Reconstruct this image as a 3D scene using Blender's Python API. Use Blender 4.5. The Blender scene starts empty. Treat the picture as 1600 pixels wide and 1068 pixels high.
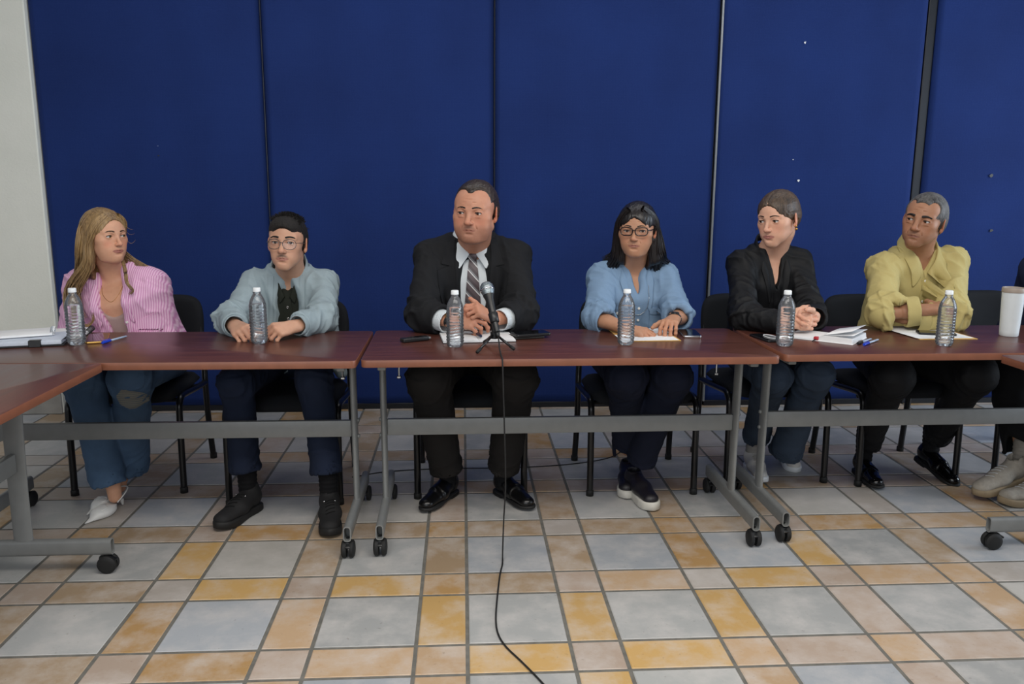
import bpy, bmesh, math, random
import numpy as np
from mathutils import Vector, Matrix, noise as mnoise
from mathutils.bvhtree import BVHTree

S = bpy.context.scene
COL = S.collection
random.seed(7)

# ------------------------------------------------------------------ camera, world, light, exposure
F_PX, PITCH, YAW, ROLL, EYE = 1290.22, 0.189266, 0.060224, 0.0057662, 1.35


def cam_axes():
    c, s = math.cos(ROLL), math.sin(ROLL)
    cp, sp = math.cos(PITCH), math.sin(PITCH)
    cy, sy = math.cos(YAW), math.sin(YAW)

    def w(x, y, f):
        x, y = c * x - s * y, s * x + c * y
        d = (x, f * cp + y * sp, -f * sp + y * cp)
        return Vector((cy * d[0] + sy * d[1], -sy * d[0] + cy * d[1], d[2]))
    return w(1, 0, 0), w(0, 1, 0), w(0, 0, 1)


cam_d = bpy.data.cameras.new('camera')
cam = bpy.data.objects.new('camera', cam_d)
COL.objects.link(cam)
cam_d.sensor_width = 36.0
cam_d.lens = F_PX / 1600 * 36.0
cam_d.clip_start = 0.05
_r, _u, _f = cam_axes()
cam.matrix_world = Matrix(((_r.x, _u.x, -_f.x, 0), (_r.y, _u.y, -_f.y, 0), (_r.z, _u.z, -_f.z, EYE), (0, 0, 0, 1)))
S.camera = cam

S.view_settings.view_transform = 'Standard'
S.view_settings.look = 'None'
S.view_settings.gamma = 1.0
S.view_settings.use_curve_mapping = False
S.view_settings.exposure = 0.52
S.cycles.use_denoising = True
S.cycles.max_bounces = 10
S.cycles.transparent_max_bounces = 16
S.cycles.transmission_bounces = 10

world = bpy.data.worlds.new('world')
S.world = world
world.use_nodes = True
bg = world.node_tree.nodes['Background']
bg.inputs[0].default_value = (0.86, 0.91, 1.0, 1)
bg.inputs[1].default_value = 0.18


def area(name, loc, target, sx, sy, power, color):
    l = bpy.data.lights.new(name, 'AREA')
    l.shape = 'RECTANGLE'
    l.size, l.size_y = sx, sy
    l.energy = power
    l.color = color
    o = bpy.data.objects.new(name, l)
    COL.objects.link(o)
    o.location = loc
    o.rotation_euler = (Vector(target) - Vector(loc)).to_track_quat('-Z', 'Y').to_euler()
    return o


# daylight through the tall windows of the right side and behind the photographer, two ceiling fittings
area('window_light_right', (5.6, 2.6, 1.7), (1.0, 3.6, 0.7), 2.4, 1.9, 80, (0.76, 0.87, 1.0))
area('window_light_front', (-1.2, -2.4, 2.0), (-0.6, 3.6, 0.5), 4.6, 2.0, 56, (0.92, 0.96, 1.0))
area('ceiling_light_near', (0.5, 1.15, 2.95), (0.5, 1.45, 0.0), 3.6, 0.9, 62, (1.0, 0.95, 0.88))
area('ceiling_light_far', (0.3, 4.0, 2.95), (0.3, 3.95, 0.0), 4.6, 0.5, 12, (0.95, 0.96, 1.0))

# ------------------------------------------------------------------ helpers


def link(o, parent=None):
    COL.objects.link(o)
    if parent is not None:
        o.parent = parent
    return o


def empty(name, loc, rotz=0.0, label=None, cat=None, group=None):
    o = bpy.data.objects.new(name, None)
    o.empty_display_size = 0.1
    o.location = loc
    o.rotation_euler = (0, 0, rotz)
    link(o)
    tag(o, label, cat, group)
    return o


def tag(o, label=None, cat=None, group=None, kind=None):
    if label:
        o['label'] = label
    if cat:
        o['category'] = cat
    if group:
        o['group'] = group
    if kind:
        o['kind'] = kind
    return o


def mesh_obj(name, verts, faces, mats, parent=None, smooth=True, loc=None, fmat=None, attr=None):
    """One mesh object from plain lists; verts in the parent's (or the world's) frame."""
    me = bpy.data.meshes.new(name)
    verts = np.asarray(verts, dtype=np.float32)
    if isinstance(faces, np.ndarray):
        n, k = faces.shape
        me.vertices.add(len(verts))
        me.vertices.foreach_set('co', verts.ravel())
        me.loops.add(n * k)
        me.loops.foreach_set('vertex_index', faces.ravel().astype(np.int32))
        me.polygons.add(n)
        me.polygons.foreach_set('loop_start', np.arange(0, n * k, k, dtype=np.int32))
        me.polygons.foreach_set('loop_total', np.full(n, k, dtype=np.int32))
        me.update(calc_edges=True)
        me.validate()
    else:
        me.from_pydata([tuple(map(float, v)) for v in verts], [], [tuple(f) for f in faces])
        me.update()
    if not isinstance(mats, (list, tuple)):
        mats = [mats]
    for m in mats:
        me.materials.append(m)
    me.polygons.foreach_set('use_smooth', [smooth] * len(me.polygons))
    if fmat is not None:
        me.polygons.foreach_set('material_index', fmat)
    if attr:
        for an, vals in attr.items():
            a = me.color_attributes.new(an, 'FLOAT_COLOR', 'POINT')
            a.data.foreach_set('color', np.asarray(vals, dtype=np.float32).ravel())
    o = bpy.data.objects.new(name, me)
    if loc is not None:
        o.location = loc
    link(o, parent)
    return o


def bm_obj(name, bm, mats, parent=None, smooth=True, angle=None):
    me = bpy.data.meshes.new(name)
    bm.normal_update()
    bm.to_mesh(me)
    bm.free()
    if not isinstance(mats, (list, tuple)):
        mats = [mats]
    for m in mats:
        me.materials.append(m)
    me.polygons.foreach_set('use_smooth', [smooth] * len(me.polygons))
    if smooth and angle:
        me.set_sharp_from_angle(angle=math.radians(angle))
    o = bpy.data.objects.new(name, me)
    link(o, parent)
    return o


def bm_box(bm, c, s, bevel=0.0, seg=2, rot=None, mi=0):
    """Box of size s at c (rot: Matrix 3x3 or None), edges rounded."""
    b2 = bmesh.new()
    bmesh.ops.create_cube(b2, size=1.0)
    bmesh.ops.scale(b2, vec=s, verts=b2.verts)
    if bevel > 0:
        bmesh.ops.bevel(b2, geom=list(b2.edges), offset=bevel, segments=seg, profile=0.5, affect='EDGES')
    M = Matrix.Translation(c)
    if rot is not None:
        M = M @ rot.to_4x4()
    bmesh.ops.transform(b2, matrix=M, verts=b2.verts)
    _merge(bm, b2, mi)


def _merge(bm, b2, mi=0):
    vm = {}
    for v in b2.verts:
        vm[v] = bm.verts.new(v.co)
    for f in b2.faces:
        try:
            nf = bm.faces.new([vm[v] for v in f.verts])
            nf.material_index = mi
        except ValueError:
            pass
    b2.free()


def bm_prism(bm, pts, z0, z1, bevel=0.0, seg=2, M=None, mi=0):
    """Vertical prism over a 2D outline."""
    b2 = bmesh.new()
    vs = [b2.verts.new((x, y, z0)) for x, y in pts]
    f = b2.faces.new(vs)
    r = bmesh.ops.extrude_face_region(b2, geom=[f])
    up = [g for g in r['geom'] if isinstance(g, bmesh.types.BMVert)]
    bmesh.ops.translate(b2, vec=(0, 0, z1 - z0), verts=up)
    bmesh.ops.recalc_face_normals(b2, faces=b2.faces)
    if bevel > 0:
        es = [e for e in b2.edges if abs(e.verts[0].co.z - e.verts[1].co.z) < 1e-6]
        bmesh.ops.bevel(b2, geom=es, offset=bevel, segments=seg, profile=0.5, affect='EDGES')
    if M is not None:
        bmesh.ops.transform(b2, matrix=M, verts=b2.verts)
    _merge(bm, b2, mi)


def catmull(P, n=6):
    P = [Vector(p) for p in P]
    out = []
    for i in range(len(P) - 1):
        p0 = P[i - 1] if i > 0 else P[i] * 2 - P[i + 1]
        p3 = P[i + 2] if i + 2 < len(P) else P[i + 1] * 2 - P[i]
        p1, p2 = P[i], P[i + 1]
        for k in range(n):
            t = k / n
            out.append(0.5 * ((2 * p1) + (p2 - p0) * t + (2 * p0 - 5 * p1 + 4 * p2 - p3) * t * t + (3 * p1 - 3 * p2 + p3 - p0) * t ** 3))
    out.append(P[-1])
    return out


def bm_tube(bm, P, r, seg=10, closed=False, ry=None, up=None, mi=0, cap=True):
    """Tube along points; r a number or list; ry: second half-width for an oval section."""
    P = [Vector(p) for p in P]
    n = len(P)
    R = r if isinstance(r, (list, tuple, np.ndarray)) else [r] * n
    T = []
    for i in range(n):
        a = P[i - 1] if (i > 0 or closed) else P[i]
        b = P[(i + 1) % n] if (i < n - 1 or closed) else P[i]
        t = (b - a)
        T.append(t.normalized() if t.length > 1e-9 else Vector((0, 0, 1)))
    ref = Vector(up) if up is not None else (Vector((0, 0, 1)) if abs(T[0].z) < 0.9 else Vector((1, 0, 0)))
    rings = []
    nx = (ref - T[0] * ref.dot(T[0])).normalized()
    for i in range(n):
        if up is not None:
            nx = (ref - T[i] * ref.dot(T[i]))
            nx = nx.normalized() if nx.length > 1e-4 else Vector((1, 0, 0))
        else:
            nx = (nx - T[i] * nx.dot(T[i])).normalized()
        ny = T[i].cross(nx)
        ring = []
        for k in range(seg):
            a = 2 * math.pi * k / seg
            q = (ry / r if (ry and not isinstance(r, (list, tuple))) else 1.0)
            ring.append(bm.verts.new(P[i] + nx * (R[i] * math.cos(a)) + ny * (R[i] * q * math.sin(a))))
        rings.append(ring)
    m = n if closed else n - 1
    for i in range(m):
        a, b = rings[i], rings[(i + 1) % n]
        for k in range(seg):
            f = bm.faces.new((a[k], a[(k + 1) % seg], b[(k + 1) % seg], b[k]))
            f.material_index = mi
    if cap and not closed:
        for ring, fl in ((rings[0], True), (rings[-1], False)):
            f = bm.faces.new(list(reversed(ring)) if fl else ring)
            f.material_index = mi


def bm_lathe(bm, prof, seg=24, M=None, mi=0, rf=None):
    """Revolve (r, z) profile; rf(theta, z) -> radius factor."""
    rings = []
    for r, z in prof:
        if r < 1e-6:
            rings.append([bm.verts.new((0, 0, z))])
        else:
            rings.append([bm.verts.new((r * (rf(2 * math.pi * k / seg, z) if rf else 1) * math.cos(2 * math.pi * k / seg),
                                        r * (rf(2 * math.pi * k / seg, z) if rf else 1) * math.sin(2 * math.pi * k / seg), z)) for k in range(seg)])
    if M is not None:
        for ring in rings:
            for v in ring:
                v.co = M @ v.co
    for a, b in zip(rings, rings[1:]):
        for k in range(seg):
            j = (k + 1) % seg
            if len(a) == 1 and len(b) == 1:
                continue
            if len(a) == 1:
                f = bm.faces.new((a[0], b[j], b[k])) if False else bm.faces.new((a[0], b[k], b[j]))
            elif len(b) == 1:
                f = bm.faces.new((a[k], b[0], a[j])) if False else bm.faces.new((a[j], b[0], a[k])) if False else bm.faces.new((a[k], a[j], b[0]))
            else:
                f = bm.faces.new((a[k], a[j], b[j], b[k]))
            f.material_index = mi
    bmesh.ops.recalc_face_normals(bm, faces=bm.faces)


def copy_tree(o, parent=None, loc=None, rotz=None):
    c = o.copy()
    COL.objects.link(c)
    if parent is not None:
        c.parent = parent
    for ch in list(o.children):
        copy_tree(ch, c)
    if loc is not None:
        c.location = loc
    if rotz is not None:
        c.rotation_euler = (0, 0, rotz)
    return c


# ------------------------------------------------------------------ materials
def srgb(h):
    if isinstance(h, str):
        h = h.lstrip('#')
        h = [int(h[i:i + 2], 16) / 255 for i in (0, 2, 4)]
    return tuple(c / 12.92 if c <= 0.04045 else ((c + 0.055) / 1.055) ** 2.4 for c in h)


class NT:
    """Tiny wrapper for node trees."""

    def __init__(self, name, rough=0.6, metallic=0.0, spec=0.5):
        self.m = bpy.data.materials.new(name)
        self.m.use_nodes = True
        self.t = self.m.node_tree
        self.b = self.t.nodes['Principled BSDF']
        self.b.inputs['Roughness'].default_value = rough
        self.b.inputs['Metallic'].default_value = metallic
        self.b.inputs['Specular IOR Level'].default_value = spec

    def n(self, ty, **kw):
        nd = self.t.nodes.new(ty)
        for k, v in kw.items():
            if k.startswith('i_'):
                key = k[2:]
                nd.inputs[int(key) if key.isdigit() else key.replace('_', ' ')].default_value = v
            else:
                setattr(nd, k, v)
        return nd

    def l(self, a, b):
        self.t.links.new(a, b)

    def coords(self, scale=(1, 1, 1), kind='Object', rot=(0, 0, 0)):
        tc = self.n('ShaderNodeTexCoord')
        mp = self.n('ShaderNodeMapping')
        mp.inputs['Scale'].default_value = scale
        mp.inputs['Rotation'].default_value = rot
        self.l(tc.outputs[kind], mp.inputs['Vector'])
        return mp.outputs['Vector']

    def noise(self, vec, scale, detail=3, rough=0.5):
        nd = self.n('ShaderNodeTexNoise')
        nd.inputs['Scale'].default_value = scale
        nd.inputs['Detail'].default_value = detail
        nd.inputs['Roughness'].default_value = rough
        self.l(vec, nd.inputs['Vector'])
        return nd.outputs['Fac']

    def ramp(self, fac, stops):
        r = self.n('ShaderNodeValToRGB')
        el = r.color_ramp.elements
        while len(el) < len(stops):
            el.new(0.5)
        for e, (p, c) in zip(el, stops):
            e.position = p
            e.color = (*c, 1) if len(c) == 3 else c
        self.l(fac, r.inputs['Fac'])
        return r.outputs['Color']

    def mix(self, fac, a, b, blend='MIX'):
        m = self.n('ShaderNodeMix', data_type='RGBA', blend_type=blend)
        for s, v in ((0, fac), (6, a), (7, b)):
            if isinstance(v, (int, float)):
                m.inputs[s].default_value = v
            elif isinstance(v, tuple):
                m.inputs[s].default_value = (*v[:3], 1)
            else:
                self.l(v, m.inputs[s])
        return m.outputs[2]

    def math(self, op, a, b=None, c=None, clamp=False):
        m = self.n('ShaderNodeMath', operation=op, use_clamp=clamp)
        for i, v in enumerate((a, b, c)):
            if v is None:
                continue
            if isinstance(v, (int, float)):
                m.inputs[i].default_value = v
            else:
                self.l(v, m.inputs[i])
        return m.outputs[0]

    def sep(self, vec):
        s = self.n('ShaderNodeSeparateXYZ')
        self.l(vec, s.inputs[0])
        return s.outputs

    def color(self, c):
        if isinstance(c, tuple):
            self.b.inputs['Base Color'].default_value = (*c[:3], 1)
        else:
            self.l(c, self.b.inputs['Base Color'])
        return self

    def bump(self, h, strength=0.3, dist=0.001):
        b = self.n('ShaderNodeBump')
        b.inputs['Strength'].default_value = strength
        b.inputs['Distance'].default_value = dist
        self.l(h, b.inputs['Height'])
        self.l(b.outputs[0], self.b.inputs['Normal'])
        return self


def plain(name, col, rough=0.5, metallic=0.0, var=0.12, nscale=40, spec=0.5, bump=0.0):
    t = NT(name, rough, metallic, spec)
    v = t.coords()
    f = t.noise(v, nscale, 3)
    c = srgb(col)
    t.color(t.ramp(f, [(0.3, tuple(x * (1 - var) for x in c)), (0.7, tuple(min(1, x * (1 + var)) for x in c))]))
    if bump:
        t.bump(t.noise(v, nscale * 6, 2), bump, 0.001)
    return t.m


def fabric(name, col, weave=900, var=0.1, rough=0.85, sheen=0.0, bump=0.25, big=6):
    """Woven cloth: soft mottling and a fine thread bump."""
    t = NT(name, rough, 0, 0.25)
    v = t.coords()
    c = srgb(col)
    f = t.noise(v, big, 4)
    c1 = t.ramp(f, [(0.3, tuple(x * (1 - var) for x in c)), (0.7, tuple(min(1, x * (1 + var)) for x in c))])
    fine = t.noise(v, weave, 1)
    c2 = t.mix(0.18, c1, t.ramp(fine, [(0.35, tuple(x * 0.75 for x in c)), (0.65, tuple(min(1, x * 1.25) for x in c))]))
    t.color(c2)
    t.bump(fine, bump, 0.0006)
    if sheen:
        t.b.inputs['Sheen Weight'].default_value = sheen
    return t.m


MAT = {}


def wood_mat(name, base, dark):
    t = NT(name, 0.27, 0, 0.5)
    v = t.coords((1.2, 16, 16))
    n1 = t.noise(v, 2.2, 6, 0.62)
    v2 = t.coords((2.5, 60, 60))
    n2 = t.noise(v2, 3.0, 4, 0.6)
    c1 = t.ramp(n1, [(0.3, srgb(dark)), (0.7, srgb(base))])
    c2 = t.mix(t.math('MULTIPLY', n2, 0.5), c1, srgb(dark))
    t.color(c2)
    t.bump(n2, 0.04, 0.0005)
    r = t.math('MULTIPLY_ADD', n1, 0.12, 0.24)
    t.l(r, t.b.inputs['Roughness'])
    return t.m


MAT['wood'] = wood_mat('cherry_laminate', '#6c3f34', '#492a23')
MAT['edge'] = plain('laminate_edge', '#80503c', 0.4, var=0.08, nscale=20)
MAT['grey_steel'] = plain('grey_painted_steel', '#7c7e7d', 0.42, 0.1, var=0.05, nscale=25)
MAT['black_steel'] = plain('black_painted_steel', '#101012', 0.3, 0.0, var=0.1)
MAT['black_plastic'] = plain('black_plastic', '#17181a', 0.38, 0, var=0.12)
MAT['rubber'] = plain('black_rubber', '#141414', 0.7, 0, var=0.2)
MAT['chair_cloth'] = fabric('black_chair_cloth', '#17191d', 700, 0.15)
MAT['alu'] = plain('aluminium_trim', '#a5a9ab', 0.35, 0.8, var=0.05)
MAT['chrome'] = plain('chrome', '#c8ccd0', 0.15, 1.0, var=0.02)
MAT['white_plastic'] = plain('white_plastic', '#e4e8ea', 0.4, 0, var=0.03)
MAT['paper'] = plain('white_paper', '#e8e9ea', 0.85, 0, var=0.03, nscale=10)
MAT['manila'] = plain('manila_paper', '#d2a862', 0.8, 0, var=0.06, nscale=30)
MAT['gold'] = plain('gold_metal', '#c59b55', 0.25, 0.9, var=0.05)
MAT['silver'] = plain('silver_metal', '#c9cacb', 0.2, 1.0, var=0.03)

# ------------------------------------------------------------------ setting
TP, TS, TX0, TY0 = 0.45985, 0.1531, 0.3149, 2.1011     # tile period, strip width, grid origin
BACK_Y = 4.90


def tile_colours():
    t = NT('floor_tile', 0.42, 0, 0.4)
    at = t.n('ShaderNodeVertexColor', layer_name='tile')
    v = t.coords()
    n1 = t.noise(v, 7, 6, 0.65)
    n2 = t.noise(v, 55, 4, 0.6)
    dark = t.mix(t.ramp(n1, [(0.42, (0.0, 0.0, 0.0)), (0.72, (0.75, 0.75, 0.75))]), at.outputs['Color'], srgb('#c9c4c0'))
    specks = t.ramp(n2, [(0.27, (0.45, 0.4, 0.36)), (0.36, (1, 1, 1))])
    c = t.mix(0.55, dark, specks, 'MULTIPLY')
    t.color(t.mix(t.math('MULTIPLY', n2, 0.35), c, at.outputs['Color']))
    t.bump(n2, 0.18, 0.002)
    t.l(t.math('MULTIPLY_ADD', n1, 0.25, 0.32), t.b.inputs['Roughness'])
    return t.m


def build_floor():
    # ground with grout, tiles laid 1.5 mm proud of it
    OS, O1, TAN, PALE, PINK, PEACH = '#bd9a63', '#ad8a5c', '#a08a70', '#aaa29a', '#ac9a8b', '#b5997a'
    GREY = ['#a3a4a3', '#a9aaa8', '#9c9d9c', '#adaaa4', '#9fa3a8']
    known = {  # (column, row): column 2k = strip k, 2k+1 = the large tile after it; same for rows
        (-8, 0): O1, (-7, 0): TAN, (-6, 0): PINK, (-5, 0): O1, (-4, 0): PINK, (-3, 0): PEACH, (-2, 0): PEACH, (-1, 0): OS, (0, 0): PINK, (1, 0): OS, (2, 0): PEACH, (3, 0): PINK, (4, 0): PEACH, (5, 0): PINK, (6, 0): TAN,
        (-8, 1): TAN, (-6, 1): O1, (-4, 1): PEACH, (-2, 1): OS, (0, 1): OS, (2, 1): OS, (4, 1): PINK, (6, 1): PEACH,
        (-7, 2): TAN, (-6, 2): PALE, (-5, 2): OS, (-4, 2): PINK, (-3, 2): OS, (-2, 2): O1, (-1, 2): TAN, (0, 2): PINK, (1, 2): PEACH, (2, 2): PALE, (3, 2): OS, (4, 2): PINK, (5, 2): PEACH, (6, 2): PEACH, (7, 2): PALE,
        (-8, 3): TAN, (-6, 3): OS, (-4, 3): TAN, (-2, 3): TAN, (0, 3): TAN, (2, 3): O1, (4, 3): OS, (6, 3): TAN,
        (-7, 4): TAN, (-5, 4): O1, (-4, 4): TAN, (-3, 4): TAN, (-2, 4): O1, (-1, 4): TAN, (0, 4): PALE, (1, 4): TAN, (2, 4): O1, (3, 4): TAN, (4, 4): PINK, (5, 4): O1, (6, 4): TAN,
        (-2, -1): PEACH, (0, -1): OS, (2, -1): PEACH, (4, -1): PINK,
    }
    V, Fc, C = [], [], []
    g = 0.0056
    rnd = random.Random(3)
    for i in range(-18, 22):
        k, odd = divmod(i, 2)
        x0 = TX0 + TP * k + (TS if odd else 0)
        x1 = TX0 + TP * (k + odd) + (0 if odd else TS)
        for j in range(-16, 13):
            m, jo = divmod(j, 2)
            y0 = TY0 + TP * m + (TS if jo else 0)
            y1 = TY0 + TP * (m + jo) + (0 if jo else TS)
            if odd and jo:
                c = rnd.choice(GREY)
            else:
                c = rnd.choice([TAN, PINK, PEACH, O1, PALE, PINK, TAN])
            c = known.get((i, j), c)
            c = srgb(c)
            f = rnd.uniform(0.93, 1.07)
            c = tuple(x * f for x in c)
            X0, X1, Y0, Y1 = x0 + g, x1 - g, y0 + g, y1 - g
            b = 0.003
            s = len(V)
            V += [(X0, Y0, -0.002), (X1, Y0, -0.002), (X1, Y1, -0.002), (X0, Y1, -0.002),
                  (X0 + b, Y0 + b, 0), (X1 - b, Y0 + b, 0), (X1 - b, Y1 - b, 0), (X0 + b, Y1 - b, 0)]
            Fc += [(s + 4, s + 5, s + 6, s + 7)]
            for q in range(4):
                r = (q + 1) % 4
                Fc.append((s + q, s + r, s + 4 + r, s + 4 + q))
            C += [(*c, 1)] * 8
    nt = len(Fc)
    s = len(V)
    gx0, gx1, gy0, gy1 = -4.6, 6.6, -1.8, 5.1
    V += [(gx0, gy0, -0.0018), (gx1, gy0, -0.0018), (gx1, gy1, -0.0018), (gx0, gy1, -0.0018),
          (gx0, gy0, -0.05), (gx1, gy0, -0.05), (gx1, gy1, -0.05), (gx0, gy1, -0.05)]
    Fc += [(s, s + 1, s + 2, s + 3), (s + 7, s + 6, s + 5, s + 4), (s, s + 4, s + 5, s + 1), (s + 1, s + 5, s + 6, s + 2), (s + 2, s + 6, s + 7, s + 3), (s + 3, s + 7, s + 4, s)]
    C += [(0.2, 0.2, 0.2, 1)] * 8
    grout = plain('grout', '#686660', 0.9, 0, var=0.2, nscale=30)
    fm = [0] * nt + [1] * 6
    o = mesh_obj('floor', V, Fc, [tile_colours(), grout], smooth=False, fmat=fm, attr={'tile': C})
    tag(o, kind='structure')


build_floor()

# rear wall the partition stands against, plastered wall at the side
bm = bmesh.new()
bm_box(bm, (1.5, BACK_Y + 0.17, 1.6), (9.4, 0.12, 3.2))
tag(bm_obj('wall_back', bm, plain('rear_plaster', '#8d929a', 0.9), smooth=False), kind='structure')


def plaster():
    t = NT('cream_plaster', 0.9, 0, 0.2)
    v = t.coords()
    n1 = t.noise(v, 1.6, 5, 0.6)
    n2 = t.noise(v, 90, 3, 0.6)
    c = t.ramp(n1, [(0.3, srgb('#e2e3d8')), (0.7, srgb('#eeeee4'))])
    z = t.sep(t.coords())[2]
    low = t.math('GREATER_THAN', t.math('MULTIPLY_ADD', t.noise(v, 9, 5, 0.7), 0.10, t.math('MULTIPLY', z, -1.0)), -0.19)
    c = t.mix(t.math('MULTIPLY', low, 0.55), c, srgb('#a9a79f'))
    t.color(c)
    t.bump(t.math('ADD', t.math('MULTIPLY', n2, 0.4), n1), 0.5, 0.004)
    return t.m


bm = bmesh.new()
bm_box(bm, (-3.47, BACK_Y + 0.07, 1.6), (2.22, 0.2, 3.2), 0.006, 1)
tag(bm_obj('wall_left', bm, plaster(), smooth=False), kind='structure')
bm = bmesh.new()
bm_box(bm, (-3.475, BACK_Y - 0.036, 0.062), (2.22, 0.016, 0.124), 0.003, 1)
tag(bm_obj('baseboard_left', bm, plain('baseboard_stone', '#8f8c86', 0.7, var=0.15, nscale=12, bump=0.2), smooth=False), kind='structure')
bm = bmesh.new()
bm_box(bm, (1.0, 1.6, 3.16), (10.5, 6.9, 0.08))
tag(bm_obj('ceiling', bm, plain('white_ceiling', '#d8dad8', 0.9), smooth=False), kind='structure')


def panel_mat(seed):
    t = NT('navy_panel_cloth', 0.8, 0, 0.15)
    v = t.coords()
    n1 = t.noise(v, 1.3 + 0.1 * seed, 4)
    n2 = t.noise(v, 420, 2)
    # small embossed honeycomb in the cloth
    vo = t.n('ShaderNodeTexVoronoi', feature='DISTANCE_TO_EDGE')
    vo.inputs['Scale'].default_value = 62
    vo.inputs['Randomness'].default_value = 0.25
    t.l(v, vo.inputs['Vector'])
    c = t.ramp(n1, [(0.3, srgb('#182b60')), (0.7, srgb('#1d3470'))])
    c = t.mix(0.25, c, t.ramp(n2, [(0.3, srgb('#142756')), (0.7, srgb('#263d77'))]))
    t.color(c)
    h = t.math('ADD', t.math('MULTIPLY', t.math('MINIMUM', vo.outputs['Distance'], 0.08), 9.0), n2)
    t.bump(h, 0.35, 0.0012)
    t.b.inputs['Sheen Weight'].default_value = 0.03
    return t.m


NAVY_RAIL = plain('black_kick_rail', '#0a0c14', 0.5, var=0.1)
DARK_SEAM = plain('dark_seam_profile', '#1b1e2a', 0.4, 0.3, var=0.1)


def panel(x0, x1, label, seed, trim_left, right_gap=0.006):
    root = empty('partition_panel', ((x0 + x1) / 2, BACK_Y, 0), 0, label, 'partition', 'blue partition panels along the rear wall')
    w = x1 - x0 - right_gap
    cx = (x0 + (x1 - right_gap)) / 2 - (x0 + x1) / 2
    nx, nz = 40, 60
    V, Fq = [], []
    rnd = random.Random(seed)
    ph = [rnd.uniform(0, 6.28) for _ in range(4)]
    for iz in range(nz + 1):
        for ix in range(nx + 1):
            u, z = ix / nx, iz / nz
            e = min(u, 1 - u, 0.08) / 0.08
            dy = 0.0035 * math.sin(u * 9 + ph[0] + z * 2.1) * math.sin(z * 5 + ph[1]) + 0.002 * math.sin(u * 23 + ph[2] + 3 * z)
            V.append((cx - w / 2 + w * u, dy * e + 0.004 * (1 - math.sqrt(e)), 0.035 + z * 3.0))
    for iz in range(nz):
        for ix in range(nx):
            a = iz * (nx + 1) + ix
            Fq.append((a, a + 1, a + nx + 2, a + nx + 1))
    # closed back so the panel has its 5 cm of depth
    s = len(V)
    cor = [0, nx, (nz + 1) * (nx + 1) - 1, nz * (nx + 1)]
    for q in cor:
        V.append((V[q][0], 0.05, V[q][2]))
    bottom = list(range(0, nx + 1))
    top = list(range(nz * (nx + 1), (nz + 1) * (nx + 1)))
    Fq.append(tuple([s + 1, s + 0, s + 3, s + 2]))
    Fq.append(tuple([s, s + 1] + bottom[::-1]))
    Fq.append(tuple([s + 2, s + 3] + top))
    Fq.append(tuple([s + 3, s] + [i * (nx + 1) for i in range(nz + 1)]))
    Fq.append(tuple([s + 1, s + 2] + [i * (nx + 1) + nx for i in range(nz, -1, -1)]))
    mesh_obj('cloth_board', V, Fq, panel_mat(seed), root)
    b = bmesh.new()
    bm_box(b, (cx, 0.022, 0.0175), (w, 0.045, 0.035), 0.003, 1)
    bm_obj('kick_rail', b, NAVY_RAIL, root, smooth=False)
    if trim_left:
        b = bmesh.new()
        wt = {'alu': 0.012, 'dark': 0.005, 'gap': 0.05}[trim_left]
        if trim_left == 'gap':
            bm_box(b, (x0 - (x0 + x1) / 2 - 0.03, 0.03, 1.53), (0.055, 0.03, 3.0), 0.006, 2)
            bm_obj('edge_trim', b, plain('black_edge_channel', '#0b0e18', 0.4, 0.2), root, smooth=False)
        else:
            bm_box(b, (x0 - (x0 + x1) / 2 - 0.003, -0.001, 1.53), (wt, 0.02, 3.0), 0.002, 1)
            bm_obj('edge_trim', b, MAT['alu'] if trim_left == 'alu' else DARK_SEAM, root, smooth=False)
    return root


p1_ = panel(-2.352, -1.112, 'navy cloth partition panel next to the cream plaster wall', 1, None)
p2_ = panel(-1.107, 0.188, 'navy cloth partition panel behind the young man in glasses', 2, 'dark')
p3_ = panel(0.190, 1.480, 'navy cloth partition panel between the suited man and the woman in denim shirt', 3, 'dark')
p4_ = panel(1.492, 2.70, 'navy partition panel behind the woman in black, with bright aluminium edge', 4, 'alu')
p5_ = panel(2.765, 4.30, 'lighter navy partition panel with two dark bolt holes, behind a black channel', 5, 'gap')


def flecks(parent, pts, m, name, r0):
    for (x, z, r) in pts:
        b = bmesh.new()
        rnd = random.Random(int(x * 1000))
        px = parent.location.x
        pts2 = [(math.cos(a) * r * rnd.uniform(0.6, 1.3), math.sin(a) * r * rnd.uniform(0.6, 1.3)) for a in [k * math.pi / 4 for k in range(8)]]
        bm_prism(b, pts2, 0, 0.0015, M=Matrix.Translation((x - px, -0.0048, z)) @ Matrix.Rotation(math.pi / 2, 4, 'X'))
        bm_obj(name, b, m, parent, smooth=False)


flecks(p4_, [(1.978, 2.158, 0.007), (1.996, 1.378, 0.008), (1.955, 1.50, 0.003)], MAT['paper'], 'paper_scrap', 0)
flecks(p5_, [(3.182, 1.415, 0.010), (3.221, 1.086, 0.010)], MAT['black_plastic'], 'bolt_hole', 0)
flecks(p1_, [(-1.714, 1.495, 0.005)], MAT['black_plastic'], 'pin_hole', 0)
flecks(p1_, [(-1.714, 1.548, 0.004)], plain('pale_scuff', '#5a6a98', 0.8), 'scuff', 0)

# ------------------------------------------------------------------ tables
TH = 0.74


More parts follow.
